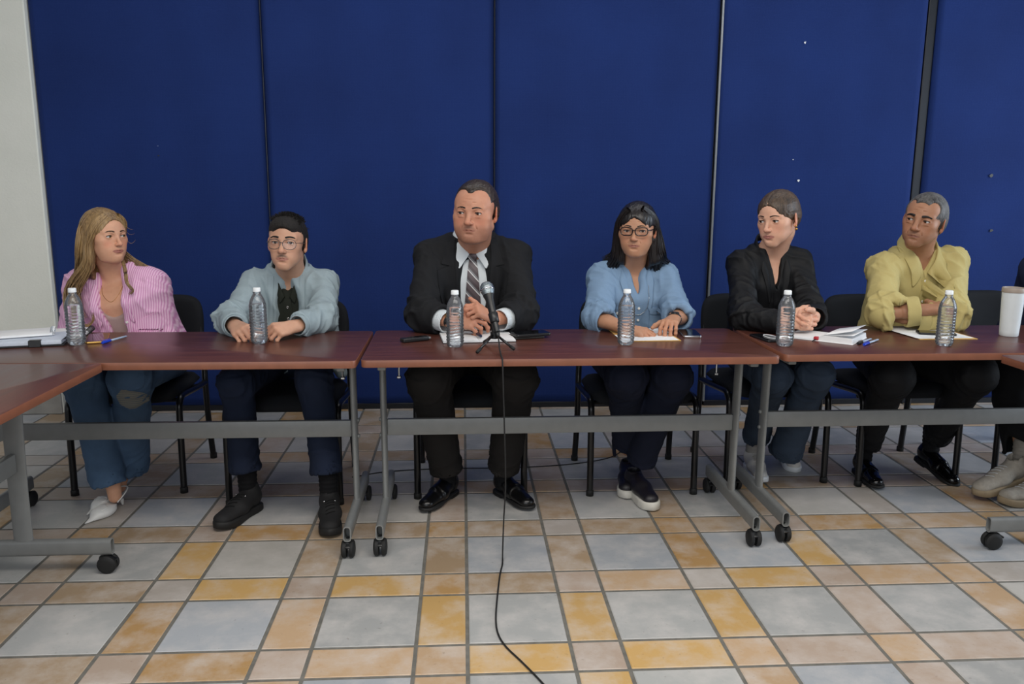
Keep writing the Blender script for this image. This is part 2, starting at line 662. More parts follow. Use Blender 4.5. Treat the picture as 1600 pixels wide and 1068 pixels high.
def make_table(label):
    """1.5 x 0.6 m mobile training table; origin on the floor under its centre, long side along x."""
    root = empty('training_table', (0, 0, 0), 0, label, 'table', 'rolling cherry tables set in a U')
    L, W, R = 1.51, 0.602, 0.022
    pts = []
    for cx, cy, a0 in ((L / 2 - R, W / 2 - R, 0), (-L / 2 + R, W / 2 - R, 90), (-L / 2 + R, -W / 2 + R, 180), (L / 2 - R, -W / 2 + R, 270)):
        for k in range(5):
            a = math.radians(a0 + 22.5 * k)
            pts.append((cx + R * math.cos(a), cy + R * math.sin(a)))
    b = bmesh.new()
    bm_prism(b, pts, TH - 0.027, TH, 0.002, 2)
    b.faces.ensure_lookup_table()
    for f in b.faces:
        f.normal_update()
        f.material_index = 0 if abs(f.normal.z) > 0.6 else 1
    bm_obj('tabletop', b, [MAT['wood'], MAT['edge']], root, angle=40)
    b = bmesh.new()
    for s in (-1, 1):
        bm_box(b, (s * 0.69, 0, TH - 0.042), (0.03, 0.44, 0.028), 0.003, 1)
    bm_box(b, (0, 0.02, TH - 0.042), (1.36, 0.05, 0.026), 0.003, 1)
    bm_obj('under_frame', b, MAT['grey_steel'], root, angle=40)
    b = bmesh.new()
    bm_box(b, (0, 0.0, 0.408), (1.385, 0.022, 0.066), 0.004, 2)
    beam = bm_obj('crossbar', b, MAT['grey_steel'], root, angle=40)
    for s in (-1, 1):
        x = s * 0.705
        b = bmesh.new()
        # column: flat oval tube, slightly narrower at the foot
        rings = [(0.725, -0.012, 0.035), (0.5, -0.004, 0.035), (0.3, 0.0, 0.033), (0.118, 0.0, 0.033)]
        bm_tube(b, [(x, y, z) for z, y, r in rings], [r for z, y, r in rings], 20, up=(0, 1, 0))
        for v in b.verts:
            v.co.x = x + (v.co.x - x) * 0.36
        leg = bm_obj('leg', b, MAT['grey_steel'], root, angle=50)
        for z in (0.375, 0.44):
            bb = bmesh.new()
            bm_lathe(bb, [(0, 0.006), (0.006, 0.005), (0.009, 0.0), (0.009, -0.004)], 10, Matrix.Translation((x + s * 0.0145, 0, z)) @ Matrix.Rotation(s * math.pi / 2, 4, 'Y'))
            bm_obj('bolt', bb, MAT['grey_steel'], leg)
        # foot bar: hollow flat oval tube, open at both ends
        b = bmesh.new()
        h, w2, r = 0.0295, 0.0145, 0.012

        def ring(y, k):
            o = []
            for cx, cz, a0 in ((w2 - r, h - r, 0), (-w2 + r, h - r, 90), (-w2 + r, -h + r, 180), (w2 - r, -h + r, 270)):
                for q in range(4):
                    a = math.radians(a0 + 30 * q)
                    o.append(b.verts.new((x + (cx + r * math.cos(a)) * k, y, 0.096 + (cz + r * math.sin(a)) * (k * 0.5 + 0.5))))
            return o
        rr = [ring(-0.25, 0.72), ring(-0.298, 0.72), ring(-0.298, 1), ring(0.298, 1), ring(0.298, 0.72), ring(0.25, 0.72)]
        for a, c in zip(rr, rr[1:]):
            for q in range(16):
                b.faces.new((a[q], a[(q + 1) % 16], c[(q + 1) % 16], c[q]))
        for e in (rr[0], rr[-1]):
            b.faces.new(e)
        bmesh.ops.recalc_face_normals(b, faces=b.faces)
        bm_obj('foot_bar', b, MAT['grey_steel'], root, angle=40)
        for sy in (-1, 1):
            b = bmesh.new()
            cy = sy * 0.272
            bm_tube(b, [(x, cy, 0.062), (x, cy, 0.074)], 0.008, 10)
            bm_box(b, (x, cy, 0.050), (0.026, 0.046, 0.024), 0.008, 2)
            cast = bm_obj('caster', b, MAT['black_plastic'], root, angle=40)
            for q in (-1, 1):
                b = bmesh.new()
                bm_lathe(b, [(0, 0.011), (0.018, 0.011), (0.027, 0.009), (0.0325, 0.004), (0.0325, -0.006), (0.03, -0.009), (0, -0.009)], 20,
                         Matrix.Translation((x + q * 0.014, cy + sy * 0.006, 0.0325)) @ Matrix.Rotation(q * math.pi / 2, 4, 'Y'))
                bm_obj('wheel', b, MAT['rubber'], cast, angle=40)
            b = bmesh.new()
            bm_box(b, (x, cy - 0.026, 0.05), (0.022, 0.02, 0.008), 0.003, 2, Matrix.Rotation(0.5, 3, 'X'))
            bm_obj('brake_tab', b, MAT['black_plastic'], cast, angle=40)
        # flip-top release rod with its small lever under the top
        b = bmesh.new()
        bm_tube(b, [(x - s * 0.055, 0.10, TH - 0.05), (x - s * 0.055, 0.10, TH - 0.15)], 0.004, 8)
        bm_box(b, (x - s * 0.055, 0.10, TH - 0.155), (0.018, 0.012, 0.012), 0.003, 1)
        bm_obj('release_lever', b, MAT['chrome'], root, angle=40)
    return root


def wrange(*a):
    return a


TABLES = [
    ((0.393, 3.160, 0), 0.010, 'cherry table in front of the suited man and the woman in denim shirt'),
    ((-1.130, 3.142, 0), 0.0, 'cherry table in front of the woman in pink and the young man'),
    ((1.932, 3.208, 0), 0.008, 'cherry table in front of the woman in black and the man in yellow'),
    ((-1.528, 2.080, 0), math.pi / 2, 'cherry side table running towards the viewer beside the pink shirt woman'),
    ((2.276, 2.118, 0), math.pi / 2, 'cherry side table running towards the viewer beside the beige sneakers'),
]
tbl = make_table(TABLES[0][2])
tbl.location = TABLES[0][0]
tbl.rotation_euler = (0, 0, TABLES[0][1])
for loc, rz, lab in TABLES[1:]:
    c = copy_tree(tbl, None, loc, rz)
    c['label'] = lab

# ------------------------------------------------------------------ chairs


def make_chair(label):
    """Black stacking visitor chair: padded seat and back on an oval steel tube frame; faces -y."""
    root = empty('visitor_chair', (0, 0, 0), 0, label, 'chair', 'black visitor chairs behind the tables')
    # seat cushion (rounded, slightly dished, waterfall front)
    n = 22
    V, Fq = [], []

    def cushion(nu, nv, hw, hd, th, edge, surf):
        """closed pillow: top grid and bottom grid joined; surf(u, v, side, e) -> point"""
        V, Fq = [], []
        for side in (0, 1):
            for j in range(nv + 1):
                for i in range(nu + 1):
                    u, v = 2 * i / nu - 1, 2 * j / nv - 1
                    # superellipse mapping of the square
                    m = (abs(u) ** 6 + abs(v) ** 6) ** (1 / 6) if (u or v) else 1
                    mm = max(abs(u), abs(v)) if (u or v) else 0.0
                    uu, vv = u * mm / m, v * mm / m
                    e = max(0.0, 1 - mm ** edge)
                    V.append(surf(uu, vv, side, math.sqrt(e)))
        k = (nu + 1) * (nv + 1)
        for j in range(nv):
            for i in range(nu):
                a = j * (nu + 1) + i
                Fq.append((a, a + 1, a + nu + 2, a + nu + 1))
                Fq.append((k + a, k + a + nu + 1, k + a + nu + 2, k + a + 1))
        return V, Fq
    V, Fq = cushion(24, 24, 0, 0, 0, 10, lambda u, v, s, e: (u * 0.232, v * 0.215 - 0.01, 0.435 + (0.030 * e if s == 0 else -0.022 * e) - 0.012 * (1 - min(1, ((u * u + v * v)))) * (1 if s == 0 else 0) - (0.02 * max(0, -v - 0.7) / 0.3)))
    o = mesh_obj('seat', V, Fq, MAT['chair_cloth'], root)
    bmx = bmesh.new(); bmx.from_mesh(o.data); bmesh.ops.remove_doubles(bmx, verts=bmx.verts, dist=1e-5); bmesh.ops.recalc_face_normals(bmx, faces=bmx.faces); bmx.to_mesh(o.data); bmx.free()

    def backf(u, v, s, e):
        z = 0.665 + v * 0.145
        w = 0.225 - 0.02 * max(0, v) ** 2
        y = 0.235 + (z - 0.5) * 0.22 + 0.035 * (1 - u * u) + (-0.022 * e if s == 0 else 0.016 * e)
        return (u * w, y, z)
    V, Fq = cushion(24, 20, 0, 0, 0, 10, backf)
    o = mesh_obj('backrest', V, Fq, MAT['chair_cloth'], root)
    bmx = bmesh.new(); bmx.from_mesh(o.data); bmesh.ops.remove_doubles(bmx, verts=bmx.verts, dist=1e-5); bmesh.ops.recalc_face_normals(bmx, faces=bmx.faces); bmx.to_mesh(o.data); bmx.free()
    for s in (-1, 1):
        x = s * 0.232
        b = bmesh.new()
        P = catmull([(x, -0.225, 0.0), (x, -0.220, 0.20), (x, -0.214, 0.36), (x, -0.200, 0.405), (x, -0.165, 0.425), (x, -0.08, 0.42), (x, 0.08, 0.405), (x, 0.20, 0.398)], 6)
        bm_tube(b, P, 0.0145, 12, up=(1, 0, 0), ry=0.0145)
        leg = bm_obj('leg', b, MAT['black_steel'], root)
        b = bmesh.new()
        P = catmull([(x * 1.02, 0.250, 0.0), (x, 0.222, 0.20), (x, 0.205, 0.38), (x * 0.99, 0.215, 0.46), (x * 0.93, 0.258, 0.58), (x * 0.88, 0.275, 0.66)], 6)
        bm_tube(b, P, 0.0145, 12, up=(1, 0, 0))
        bm_obj('leg', b, MAT['black_steel'], root)
        for yy, xx in ((-0.225, x), (0.250, x * 1.02)):
            b = bmesh.new()
            bm_lathe(b, [(0, 0), (0.017, 0), (0.017, 0.022), (0.0148, 0.026)], 12, Matrix.Translation((xx, yy, 0.0)))
            bm_obj('leg_cap', b, MAT['rubber'], root)
    b = bmesh.new()
    for y, z in ((-0.15, 0.404), (0.15, 0.392)):
        b = bmesh.new()
        bm_tube(b, [(-0.232, y, z), (0.232, y, z)], 0.010, 10)
        bm_obj('stretcher', b, MAT['black_steel'], root)
    return root


CH = [
    (0.031, 3.655, 0.0, 'black chair the suited man sits on'),
    (-0.761, 3.605, 0.0, 'black chair the young man in the grey jacket sits on'),
    (-1.475, 3.765, 0.03, 'black chair the woman in the pink striped shirt sits on'),
    (0.787, 3.655, 0.0, 'black chair the woman in the blue denim shirt sits on'),
    (1.425, 3.765, 0.03, 'black chair the woman in the black blouse sits on'),
    (2.030, 3.725, 0.02, 'black chair the man in the yellow shirt sits on'),
    (2.735, 3.86, 0.10, 'black chair beyond the yellow shirt man, under the person at the frame edge'),
]
ch0 = make_chair(CH[0][3])
ch0.location = (CH[0][0], CH[0][1], 0)
for x, y, rz, lab in CH[1:]:
    c = copy_tree(ch0, None, (x, y, 0), rz)
    c['label'] = lab

# ------------------------------------------------------------------ solid modelling by distance fields (for bodies and clothes)
def V3(*a):
    return np.array(a if len(a) == 3 else a[0], dtype=float)


def unit(a):
    a = np.asarray(a, float)
    return a / (np.linalg.norm(a) + 1e-12)


class Field:
    def __init__(self, lo, hi, h):
        self.lo = np.asarray(lo, float)
        self.h = h
        n = np.ceil((np.asarray(hi, float) - self.lo) / h).astype(int) + 1
        self.n = n
        self.ax = [(self.lo[i] + h * np.arange(n[i])).astype(np.float32) for i in range(3)]
        self.d = np.full(tuple(n), 0.5, dtype=np.float32)

    def _sl(self, lo, hi):
        s = []
        for i in range(3):
            a = int(max(0, math.floor((lo[i] - self.lo[i]) / self.h)))
            b = int(min(self.n[i], math.ceil((hi[i] - self.lo[i]) / self.h) + 1))
            if b <= a:
                return None
            s.append(slice(a, b))
        return tuple(s)

    def _ev(self, prim, pad):
        fn, lo, hi = prim
        s = self._sl(lo - pad, hi + pad)
        if s is None:
            return None, None
        X = self.ax[0][s[0]][:, None, None]
        Y = self.ax[1][s[1]][None, :, None]
        Z = self.ax[2][s[2]][None, None, :]
        return s, fn(X, Y, Z)

    def add(self, prim, k=0.0):
        s, e = self._ev(prim, max(k, 0) + 2.5 * self.h + 0.004)
        if s is None:
            return self
        a = self.d[s]
        if k > 0:
            hh = np.maximum(k - np.abs(a - e), 0) / k
            self.d[s] = np.minimum(a, e) - hh * hh * (k / 4)
        else:
            self.d[s] = np.minimum(a, e)
        return self

    def cut(self, prim, k=0.0):
        s, e = self._ev(prim, max(k, 0) + 2.5 * self.h)
        if s is None:
            return self
        a = self.d[s]
        e = -e
        if k > 0:
            hh = np.maximum(k - np.abs(a - e), 0) / k
            self.d[s] = np.maximum(a, e) + hh * hh * (k / 4)
        else:
            self.d[s] = np.maximum(a, e)
        return self

    def mesh(self, smooth=1):
        d = self.d
        d[0], d[-1], d[:, 0], d[:, -1], d[:, :, 0], d[:, :, -1] = [np.maximum(x, self.h * 0.5) for x in (d[0], d[-1], d[:, 0], d[:, -1], d[:, :, 0], d[:, :, -1])]
        ins = d < 0
        nx, ny, nz = d.shape
        c = [ins[i:nx - 1 + i, j:ny - 1 + j, k:nz - 1 + k] for i in (0, 1) for j in (0, 1) for k in (0, 1)]
        al, an = c[0].copy(), c[0].copy()
        for q in c[1:]:
            al &= q
            an |= q
        act = an & ~al
        I, J, K = np.nonzero(act)
        idx = np.full(act.shape, -1, dtype=np.int32)
        idx[I, J, K] = np.arange(len(I))
        acc = np.zeros((len(I), 3))
        cnt = np.zeros(len(I))
        offs = [(i, j, k) for i in (0, 1) for j in (0, 1) for k in (0, 1)]
        dv = {o: d[I + o[0], J + o[1], K + o[2]] for o in offs}
        for o in offs:
            for a in range(3):
                if o[a] == 0:
                    p = list(o)
                    p[a] = 1
                    p = tuple(p)
                    v0, v1 = dv[o], dv[p]
                    m = (v0 < 0) != (v1 < 0)
                    t = np.where(m, v0 / np.where(m, v0 - v1, 1), 0)
                    for b in range(3):
                        acc[:, b] += np.where(m, o[b] + (t if b == a else 0), 0)
                    cnt += m
        V = acc / np.maximum(cnt, 1)[:, None] + np.stack([I, J, K], 1)
        V = self.lo + V * self.h
        Q = []
        for a in range(3):
            b, c2 = (a + 1) % 3, (a + 2) % 3
            s0 = [slice(1, -1)] * 3
            s1 = [slice(1, -1)] * 3
            s0[a] = slice(0, -1)
            s1[a] = slice(1, None)
            i0, i1 = ins[tuple(s0)], ins[tuple(s1)]
            ch = i0 != i1
            P = np.stack(np.nonzero(ch), 1)
            flip = i1[tuple(P.T)]
            base = P + 1
            base[:, a] -= 1

            def cell(db, dc):
                q = base.copy()
                q[:, b] -= db
                q[:, c2] -= dc
                return idx[q[:, 0], q[:, 1], q[:, 2]]
            q = np.stack([cell(1, 1), cell(0, 1), cell(0, 0), cell(1, 0)], 1)
            q[flip] = q[flip][:, ::-1]
            Q.append(q)
        Q = np.concatenate(Q)
        Q = Q[(Q >= 0).all(1)]
        for _ in range(smooth):
            V = relax(V, Q, 0.5)
        return V, Q


def relax(V, Q, f=0.5):
    acc = np.zeros_like(V)
    cnt = np.zeros(len(V))
    for a, b in ((0, 1), (1, 2), (2, 3), (3, 0)):
        for p, q in ((a, b), (b, a)):
            for k in range(3):
                acc[:, k] += np.bincount(Q[:, p], weights=V[Q[:, q], k], minlength=len(V))
            cnt += np.bincount(Q[:, p], minlength=len(V))
    return V + (acc / np.maximum(cnt, 1)[:, None] - V) * f


def vnormals(V, Q):
    n = np.cross(V[Q[:, 2]] - V[Q[:, 0]], V[Q[:, 3]] - V[Q[:, 1]])
    out = np.zeros_like(V)
    for k in range(3):
        for c in range(4):
            out[:, k] += np.bincount(Q[:, c], weights=n[:, k], minlength=len(V))
    return out / (np.linalg.norm(out, axis=1)[:, None] + 1e-12)


_rt = np.random.RandomState(5).rand(4096)


def vnoise(P, seed=0):
    """Smooth value noise in 0..1 at points P (n x 3)."""
    i = np.floor(P).astype(np.int64)
    f = P - i
    f = f * f * (3 - 2 * f)
    out = np.zeros(len(P))
    for a in (0, 1):
        for b in (0, 1):
            for c in (0, 1):
                h = ((i[:, 0] + a) * 73856093 ^ (i[:, 1] + b) * 19349663 ^ (i[:, 2] + c) * 83492791 ^ (seed * 7919)) & 4095
                w = (f[:, 0] if a else 1 - f[:, 0]) * (f[:, 1] if b else 1 - f[:, 1]) * (f[:, 2] if c else 1 - f[:, 2])
                out += w * _rt[h]
    return out


def cone(a, b, ra, rb, flat=None):
    a, b = V3(a), V3(b)
    ab = b - a
    L2 = float(ab @ ab) + 1e-12
    if flat is not None:
        fa, ff = unit(flat[0]), flat[1]
        ff = float(ff)

    def fn(X, Y, Z):
        px, py, pz = X - np.float32(a[0]), Y - np.float32(a[1]), Z - np.float32(a[2])
        t = np.clip((px * ab[0] + py * ab[1] + pz * ab[2]) / L2, 0, 1).astype(np.float32)
        qx, qy, qz = px - t * np.float32(ab[0]), py - t * np.float32(ab[1]), pz - t * np.float32(ab[2])
        r = ra + (rb - ra) * t
        if flat is not None:
            c = (qx * fa[0] + qy * fa[1] + qz * fa[2]) * (1 / ff - 1)
            qx, qy, qz = qx + c * fa[0], qy + c * fa[1], qz + c * fa[2]
            return ((np.sqrt(qx * qx + qy * qy + qz * qz) - r) * min(1.0, (1 + ff) / 2)).astype(np.float32)
        return (np.sqrt(qx * qx + qy * qy + qz * qz) - r).astype(np.float32)
    m = max(ra, rb)
    return fn, np.minimum(a, b) - m, np.maximum(a, b) + m


def ell(c, r, R=None):
    c, r = V3(c), V3(r)
    R = np.eye(3) if R is None else np.asarray(R, float)   # rows: local axes

    def fn(X, Y, Z):
        px, py, pz = X - np.float32(c[0]), Y - np.float32(c[1]), Z - np.float32(c[2])
        u = [px * R[i, 0] + py * R[i, 1] + pz * R[i, 2] for i in range(3)]
        k0 = np.sqrt(sum((u[i] / r[i]) ** 2 for i in range(3)))
        k1 = np.sqrt(sum((u[i] / r[i] ** 2) ** 2 for i in range(3)))
        return (k0 * (k0 - 1) / np.maximum(k1, 1e-6)).astype(np.float32)
    e = np.sqrt(((R * r[:, None]) ** 2).sum(0))
    return fn, c - e, c + e


def boxp(c, half, R=None, rnd=0.0):
    c, half = V3(c), V3(half)
    R = np.eye(3) if R is None else np.asarray(R, float)

    def fn(X, Y, Z):
        px, py, pz = X - np.float32(c[0]), Y - np.float32(c[1]), Z - np.float32(c[2])
        q = [np.abs(px * R[i, 0] + py * R[i, 1] + pz * R[i, 2]) - (half[i] - rnd) for i in range(3)]
        o = np.sqrt(sum(np.maximum(x, 0) ** 2 for x in q))
        return (o + np.minimum(np.maximum(np.maximum(q[0], q[1]), q[2]), 0) - rnd).astype(np.float32)
    e = np.abs(R * half[:, None]).sum(0)
    return fn, c - e, c + e


class Frame:
    """origin o, u to the picture's side of the right hand, w up the spine, v forward (chest)."""

    def __init__(self, o, u, w):
        self.o = V3(o)
        self.w = unit(w)
        u = V3(u)
        self.u = unit(u - self.w * (u @ self.w))
        self.v = np.cross(self.u, self.w) * 1.0
        if self.v[1] > 0:
            self.v = -self.v

    def p(self, x, f, z):
        return self.o + self.u * x + self.v * f + self.w * z


def loft(fr, zs, rx, rf, rb, off=0.0, cx=None, ex=2.0):
    """Body of elliptical sections along fr.w; zs ascending heights relative to fr.o, rx half widths, rf/rb depth forward/back."""
    zs = np.asarray(zs, float)
    zz = np.linspace(zs[0], zs[-1], 60)

    def sm(a):
        y = np.interp(zz, zs, a)
        k = np.array([1, 2, 3, 2, 1.]) / 9
        return np.convolve(np.pad(y, 2, mode='edge'), k, mode='valid')
    RX, RF, RB = sm(rx) + off, sm(rf) + off, sm(rb) + off
    z0, z1 = zs[0] - off, zs[-1] + off

    def fn(X, Y, Z):
        px, py, pz = X - np.float32(fr.o[0]), Y - np.float32(fr.o[1]), Z - np.float32(fr.o[2])
        x = px * fr.u[0] + py * fr.u[1] + pz * fr.u[2]
        y = px * fr.v[0] + py * fr.v[1] + pz * fr.v[2]
        z = px * fr.w[0] + py * fr.w[1] + pz * fr.w[2]
        a = np.interp(z, zz, RX)
        b = np.where(y > 0, np.interp(z, zz, RF), np.interp(z, zz, RB))
        k0 = (np.abs(x / a) ** ex + np.abs(y / b) ** ex) ** (1 / ex)
        k1 = np.sqrt((x / a ** 2) ** 2 + (y / b ** 2) ** 2)
        d = np.where(k0 < 0.05, -np.minimum(a, b), k0 * (k0 - 1) / np.maximum(k1, 1e-6))
        return np.maximum(np.maximum(d, z - z1), z0 - z).astype(np.float32)
    m = max(RX.max(), RF.max(), RB.max())
    P = np.array([fr.p(sx * RX.max(), sy * max(RF.max(), RB.max()), z) for sx in (-1, 1) for sy in (-1, 1) for z in (z0, z1)])
    return fn, P.min(0), P.max(0)


def rotm(yaw=0, pitch=0, roll=0):
    """3x3 with columns = local axes in the world. yaw > 0 turns the face (-y) to +x, pitch > 0 lowers the chin, roll > 0 tips the crown to +x."""
    y, p, r = map(math.radians, (yaw, pitch, roll))
    Rz = np.array([[math.cos(y), -math.sin(y), 0], [math.sin(y), math.cos(y), 0], [0, 0, 1]])
    Rx = np.array([[1, 0, 0], [0, math.cos(p), -math.sin(p)], [0, math.sin(p), math.cos(p)]])
    Ry = np.array([[math.cos(r), 0, math.sin(r)], [0, 1, 0], [-math.sin(r), 0, math.cos(r)]])
    return Rz @ Rx @ Ry


def tube_mesh(paths, seg=5):
    """Many tapered tubes as one vertex/quad list; paths: list of (points, radii)."""
    V, Q = [], []
    n0 = 0
    for P, R in paths:
        P = np.asarray(P, float)
        n = len(P)
        T = np.gradient(P, axis=0)
        T /= np.linalg.norm(T, axis=1)[:, None] + 1e-9
        ref = np.where(np.abs(T[:, 2:3]) < 0.9, np.array([[0, 0, 1.]]), np.array([[0, 1., 0]]))
        A = np.cross(T, ref)
        A /= np.linalg.norm(A, axis=1)[:, None] + 1e-9
        B = np.cross(T, A)
        a = np.arange(seg) * 2 * math.pi / seg
        R = np.broadcast_to(np.asarray(R, float), (n,))
        ring = P[:, None, :] + R[:, None, None] * (A[:, None, :] * np.cos(a)[None, :, None] + B[:, None, :] * np.sin(a)[None, :, None])
        V.append(ring.reshape(-1, 3))
        i = np.arange(n - 1)[:, None] * seg + np.arange(seg)[None, :]
        j = np.arange(n - 1)[:, None] * seg + (np.arange(seg)[None, :] + 1) % seg
        Q.append(np.stack([i, j, j + seg, i + seg], 2).reshape(-1, 4) + n0)
        n0 += n * seg
    return np.concatenate(V), np.concatenate(Q)


def spl(P, n=8):
    return np.array([list(v) for v in catmull([tuple(map(float, p)) for p in P], n)])


# ------------------------------------------------------------------ person parts
def skin_mat(name, rough=0.5):
    t = NT(name, rough, 0, 0.4)
    a = t.n('ShaderNodeVertexColor', layer_name='tint')
    v = t.coords()
    n1 = t.noise(v, 45, 4)
    n2 = t.noise(v, 600, 2)
    c = t.mix(0.35, a.outputs['Color'], t.ramp(n1, [(0.3, (0.78, 0.7, 0.68)), (0.7, (1, 1, 1))]), 'MULTIPLY')
    t.color(c)
    t.b.inputs['Subsurface Weight'].default_value = 0.12
    t.b.inputs['Subsurface Radius'].default_value = (0.9, 0.35, 0.2)
    t.b.inputs['Subsurface Scale'].default_value = 0.006
    t.bump(n2, 0.12, 0.0006)
    return t.m


SKIN = skin_mat('skin')


def hair_mat(name, col, col2, rough=0.42, z_rot=0):
    t = NT(name, rough, 0, 0.5)
    v = t.coords((130, 130, 12))
    n1 = t.noise(v, 1.0, 3, 0.6)
    v2 = t.coords((14, 14, 5))
    n2 = t.noise(v2, 1.0, 3, 0.6)
    c = t.ramp(t.math('MULTIPLY_ADD', n2, 0.5, t.math('MULTIPLY', n1, 0.5)), [(0.35, srgb(col)), (0.65, srgb(col2))])
    t.color(c)
    t.bump(n1, 0.5, 0.0012)
    return t.m


EYE_WHITE = plain('eye_white', '#c9c5c0', 0.25, var=0.02)
PUPIL = plain('pupil', '#050505', 0.1, var=0.0)
IRIS = {'brown': plain('iris_brown', '#3a2418', 0.15, var=0.2, nscale=900), 'green': plain('iris_hazel', '#5f5a3c', 0.15, var=0.2, nscale=900)}
LASH = plain('eyelash', '#120d0b', 0.6, var=0.0)


class Person:
    def __init__(self, label, loc, c):
        self.root = empty('person', (loc[0], loc[1], 0), 0, label, 'person', None)
        self.o = V3(loc[0], loc[1], 0)
        self.c = c
        self.skin = np.array(srgb(c['skin']))
        self.lips = np.array(srgb(c.get('lips', '#8a5048')))
        self.bV, self.bQ, self.bC, self.bn = [], [], [], 0
        self.bvh = {}

    def mesh(self, name, V, Q, m, parent=None, smooth=True, attr=None, fmat=None):
        o = mesh_obj(name, np.asarray(V) - self.o, Q, m, parent or self.root, smooth, attr=attr, fmat=fmat)
        return o

    def bm(self, name, bm, m, parent=None, angle=None):
        bmesh.ops.translate(bm, vec=tuple(-self.o), verts=bm.verts)
        return bm_obj(name, bm, m, parent or self.root, angle=angle)

    def body_add(self, V, Q, C):
        self.bV.append(V)
        self.bQ.append(Q + self.bn)
        self.bC.append(C)
        self.bn += len(V)

    def body_done(self):
        V, Q, C = np.concatenate(self.bV), np.concatenate(self.bQ), np.concatenate(self.bC)
        C = np.concatenate([C, np.ones((len(C), 1))], 1)
        return self.mesh('body', V, Q, SKIN, attr={'tint': C})

    def tree(self, key, V, Q):
        self.bvh[key] = BVHTree.FromPolygons([tuple(v) for v in V.tolist()], [tuple(q) for q in Q.tolist()])

    # -- garments -----------------------------------------------------------
    def cast(self, key, p, d, start=0.35):
        """Point of garment `key` met from p against direction d (d points into the body)."""
        h = self.bvh[key].ray_cast(Vector(p - d * start), Vector(d), 1.2)
        if h[0] is None:
            return None, None
        return V3(*h[0]), V3(*h[1])

    def patch(self, name, key, left, right, m, parent, ncol=6, nrow=24, off=0.003, fr=None, d=None, back=0.004, puff=0.0, world=False):
        """Cloth piece lying on a garment. left/right: outlines (x, z) in the chest frame, or world points."""
        fr = fr or self.fr
        d = -fr.v if d is None else unit(d)

        def samp(P):
            P = np.asarray(P, float)
            t = np.r_[0, np.cumsum(np.linalg.norm(np.diff(P, axis=0), axis=1))]
            return np.stack([np.interp(np.linspace(0, t[-1], nrow), t, P[:, k]) for k in range(P.shape[1])], 1)
        L, R = samp(left), samp(right)
        V = []
        last = None
        for i in range(nrow):
            for j in range(ncol + 1):
                q = L[i] + (R[i] - L[i]) * j / ncol
                p = V3(*q) if world else fr.p(q[0], 0.12, q[1])
                h, n = self.cast(key, p, d)
                if h is None:
                    h, n = (last if last is not None else (p, -d))
                    h = h + (p - h) - d * ((p - h) @ d)
                last = (h, n)
                e = math.sin(math.pi * j / ncol) ** 0.5 if 0 < j < ncol else 0
                V.append((h - d * (off + puff * e * math.sin(math.pi * i / (nrow - 1))), h + d * back))
        F = []
        k = ncol + 1
        top = [a for a, b in V]
        bot = [b for a, b in V]
        N = len(top)
        # which way round
        a0, a1, a2 = top[0], top[1], top[k]
        fl = np.cross(a1 - a0, a2 - a0) @ (-d) < 0
        for i in range(nrow - 1):
            for j in range(ncol):
                q = [i * k + j, i * k + j + 1, (i + 1) * k + j + 1, (i + 1) * k + j]
                F.append(q[::-1] if fl else q)
        loop = [j for j in range(k)] + [i * k + ncol for i in range(1, nrow)] + [(nrow - 1) * k + j for j in range(ncol - 1, -1, -1)] + [i * k for i in range(nrow - 2, 0, -1)]
        for a, b in zip(loop, loop[1:] + loop[:1]):
            q = [b, a, N + a, N + b]
            F.append(q[::-1] if fl else q)
        o = self.mesh(name, np.array(top + bot), F, m, parent)
        o.data.set_sharp_from_angle(angle=math.radians(50))
        return o

    def button(self, key, x, z, m, parent, r=0.0055, fr=None, off=0.004):
        fr = fr or self.fr
        h, n = self.cast(key, fr.p(x, 0.12, z), -fr.v)
        if h is None:
            return
        b = bmesh.new()
        q = Vector(fr.v).to_track_quat('Z', 'Y').to_matrix().to_4x4()
        bm_lathe(b, [(0, 0.0016), (r * 0.6, 0.0014), (r * 0.8, 0.0022), (r, 0.0016), (r, -0.002)], 14, Matrix.Translation(tuple(h + fr.v * off)) @ q)
        self.bm('button', b, m, parent)

    def collar(self, name, half, m, parent, stand=0.03, fall=0.045, point=0.03, n=40, out=0.018, key=None, lift=0.006, fr=None, th=0.0022, spread=0.020):
        """Turn-down collar along the neck opening. half: control points (x>=0 side) from the front end round to the back, in the chest frame (x, fwd, z)."""
        fr = fr or self.fr
        H = [V3(*p) for p in half]
        full = [V3(-p[0], p[1], p[2]) for p in H] + [p for p in reversed(H[:-1])] if abs(H[-1][0]) < 1e-6 else [V3(-p[0], p[1], p[2]) for p in H] + [p for p in reversed(H)]
        P = spl(full, 10)
        t = np.r_[0, np.cumsum(np.linalg.norm(np.diff(P, axis=0), axis=1))]
        s = np.linspace(0, t[-1], n)
        P = np.stack([np.interp(s, t, P[:, k]) for k in range(3)], 1)
        rows = []
        for i in range(n):
            e = abs(2 * i / (n - 1) - 1)          # 1 at the two front ends
            x, f, z = P[i]
            rad = unit((x, f * 1.0, 0)) if abs(x) + abs(f) > 1e-6 else V3(0, -1, 0)
            fl = fall + point * max(0, (e - 0.45) / 0.55) ** 1.5
            st = stand * (1 - 0.75 * e ** 3)
            dx = rad * 1.0
            # towards the front ends the leaf lies on the chest and points outwards and down
            lean = e ** 2
            a = V3(x, f, z)
            r0 = a
            r1 = a + V3(0, 0, st) - dx * 0.003
            r2 = r1 + dx * 0.006 + V3(0, 0, 0.002)
            r3 = r1 + dx * (out * (0.55 + 0.4 * lean)) + V3(0, 0, -fl * 0.45)
            r4 = r1 + dx * (out + 0.022 * lean) + V3(0, 0, -fl)
            sd = V3(np.sign(x) if abs(x) > 1e-5 else 0, 0, 0)
            r4 = r4 + sd * spread * lean ** 2
            r3 = r3 + sd * spread * 0.55 * lean ** 2
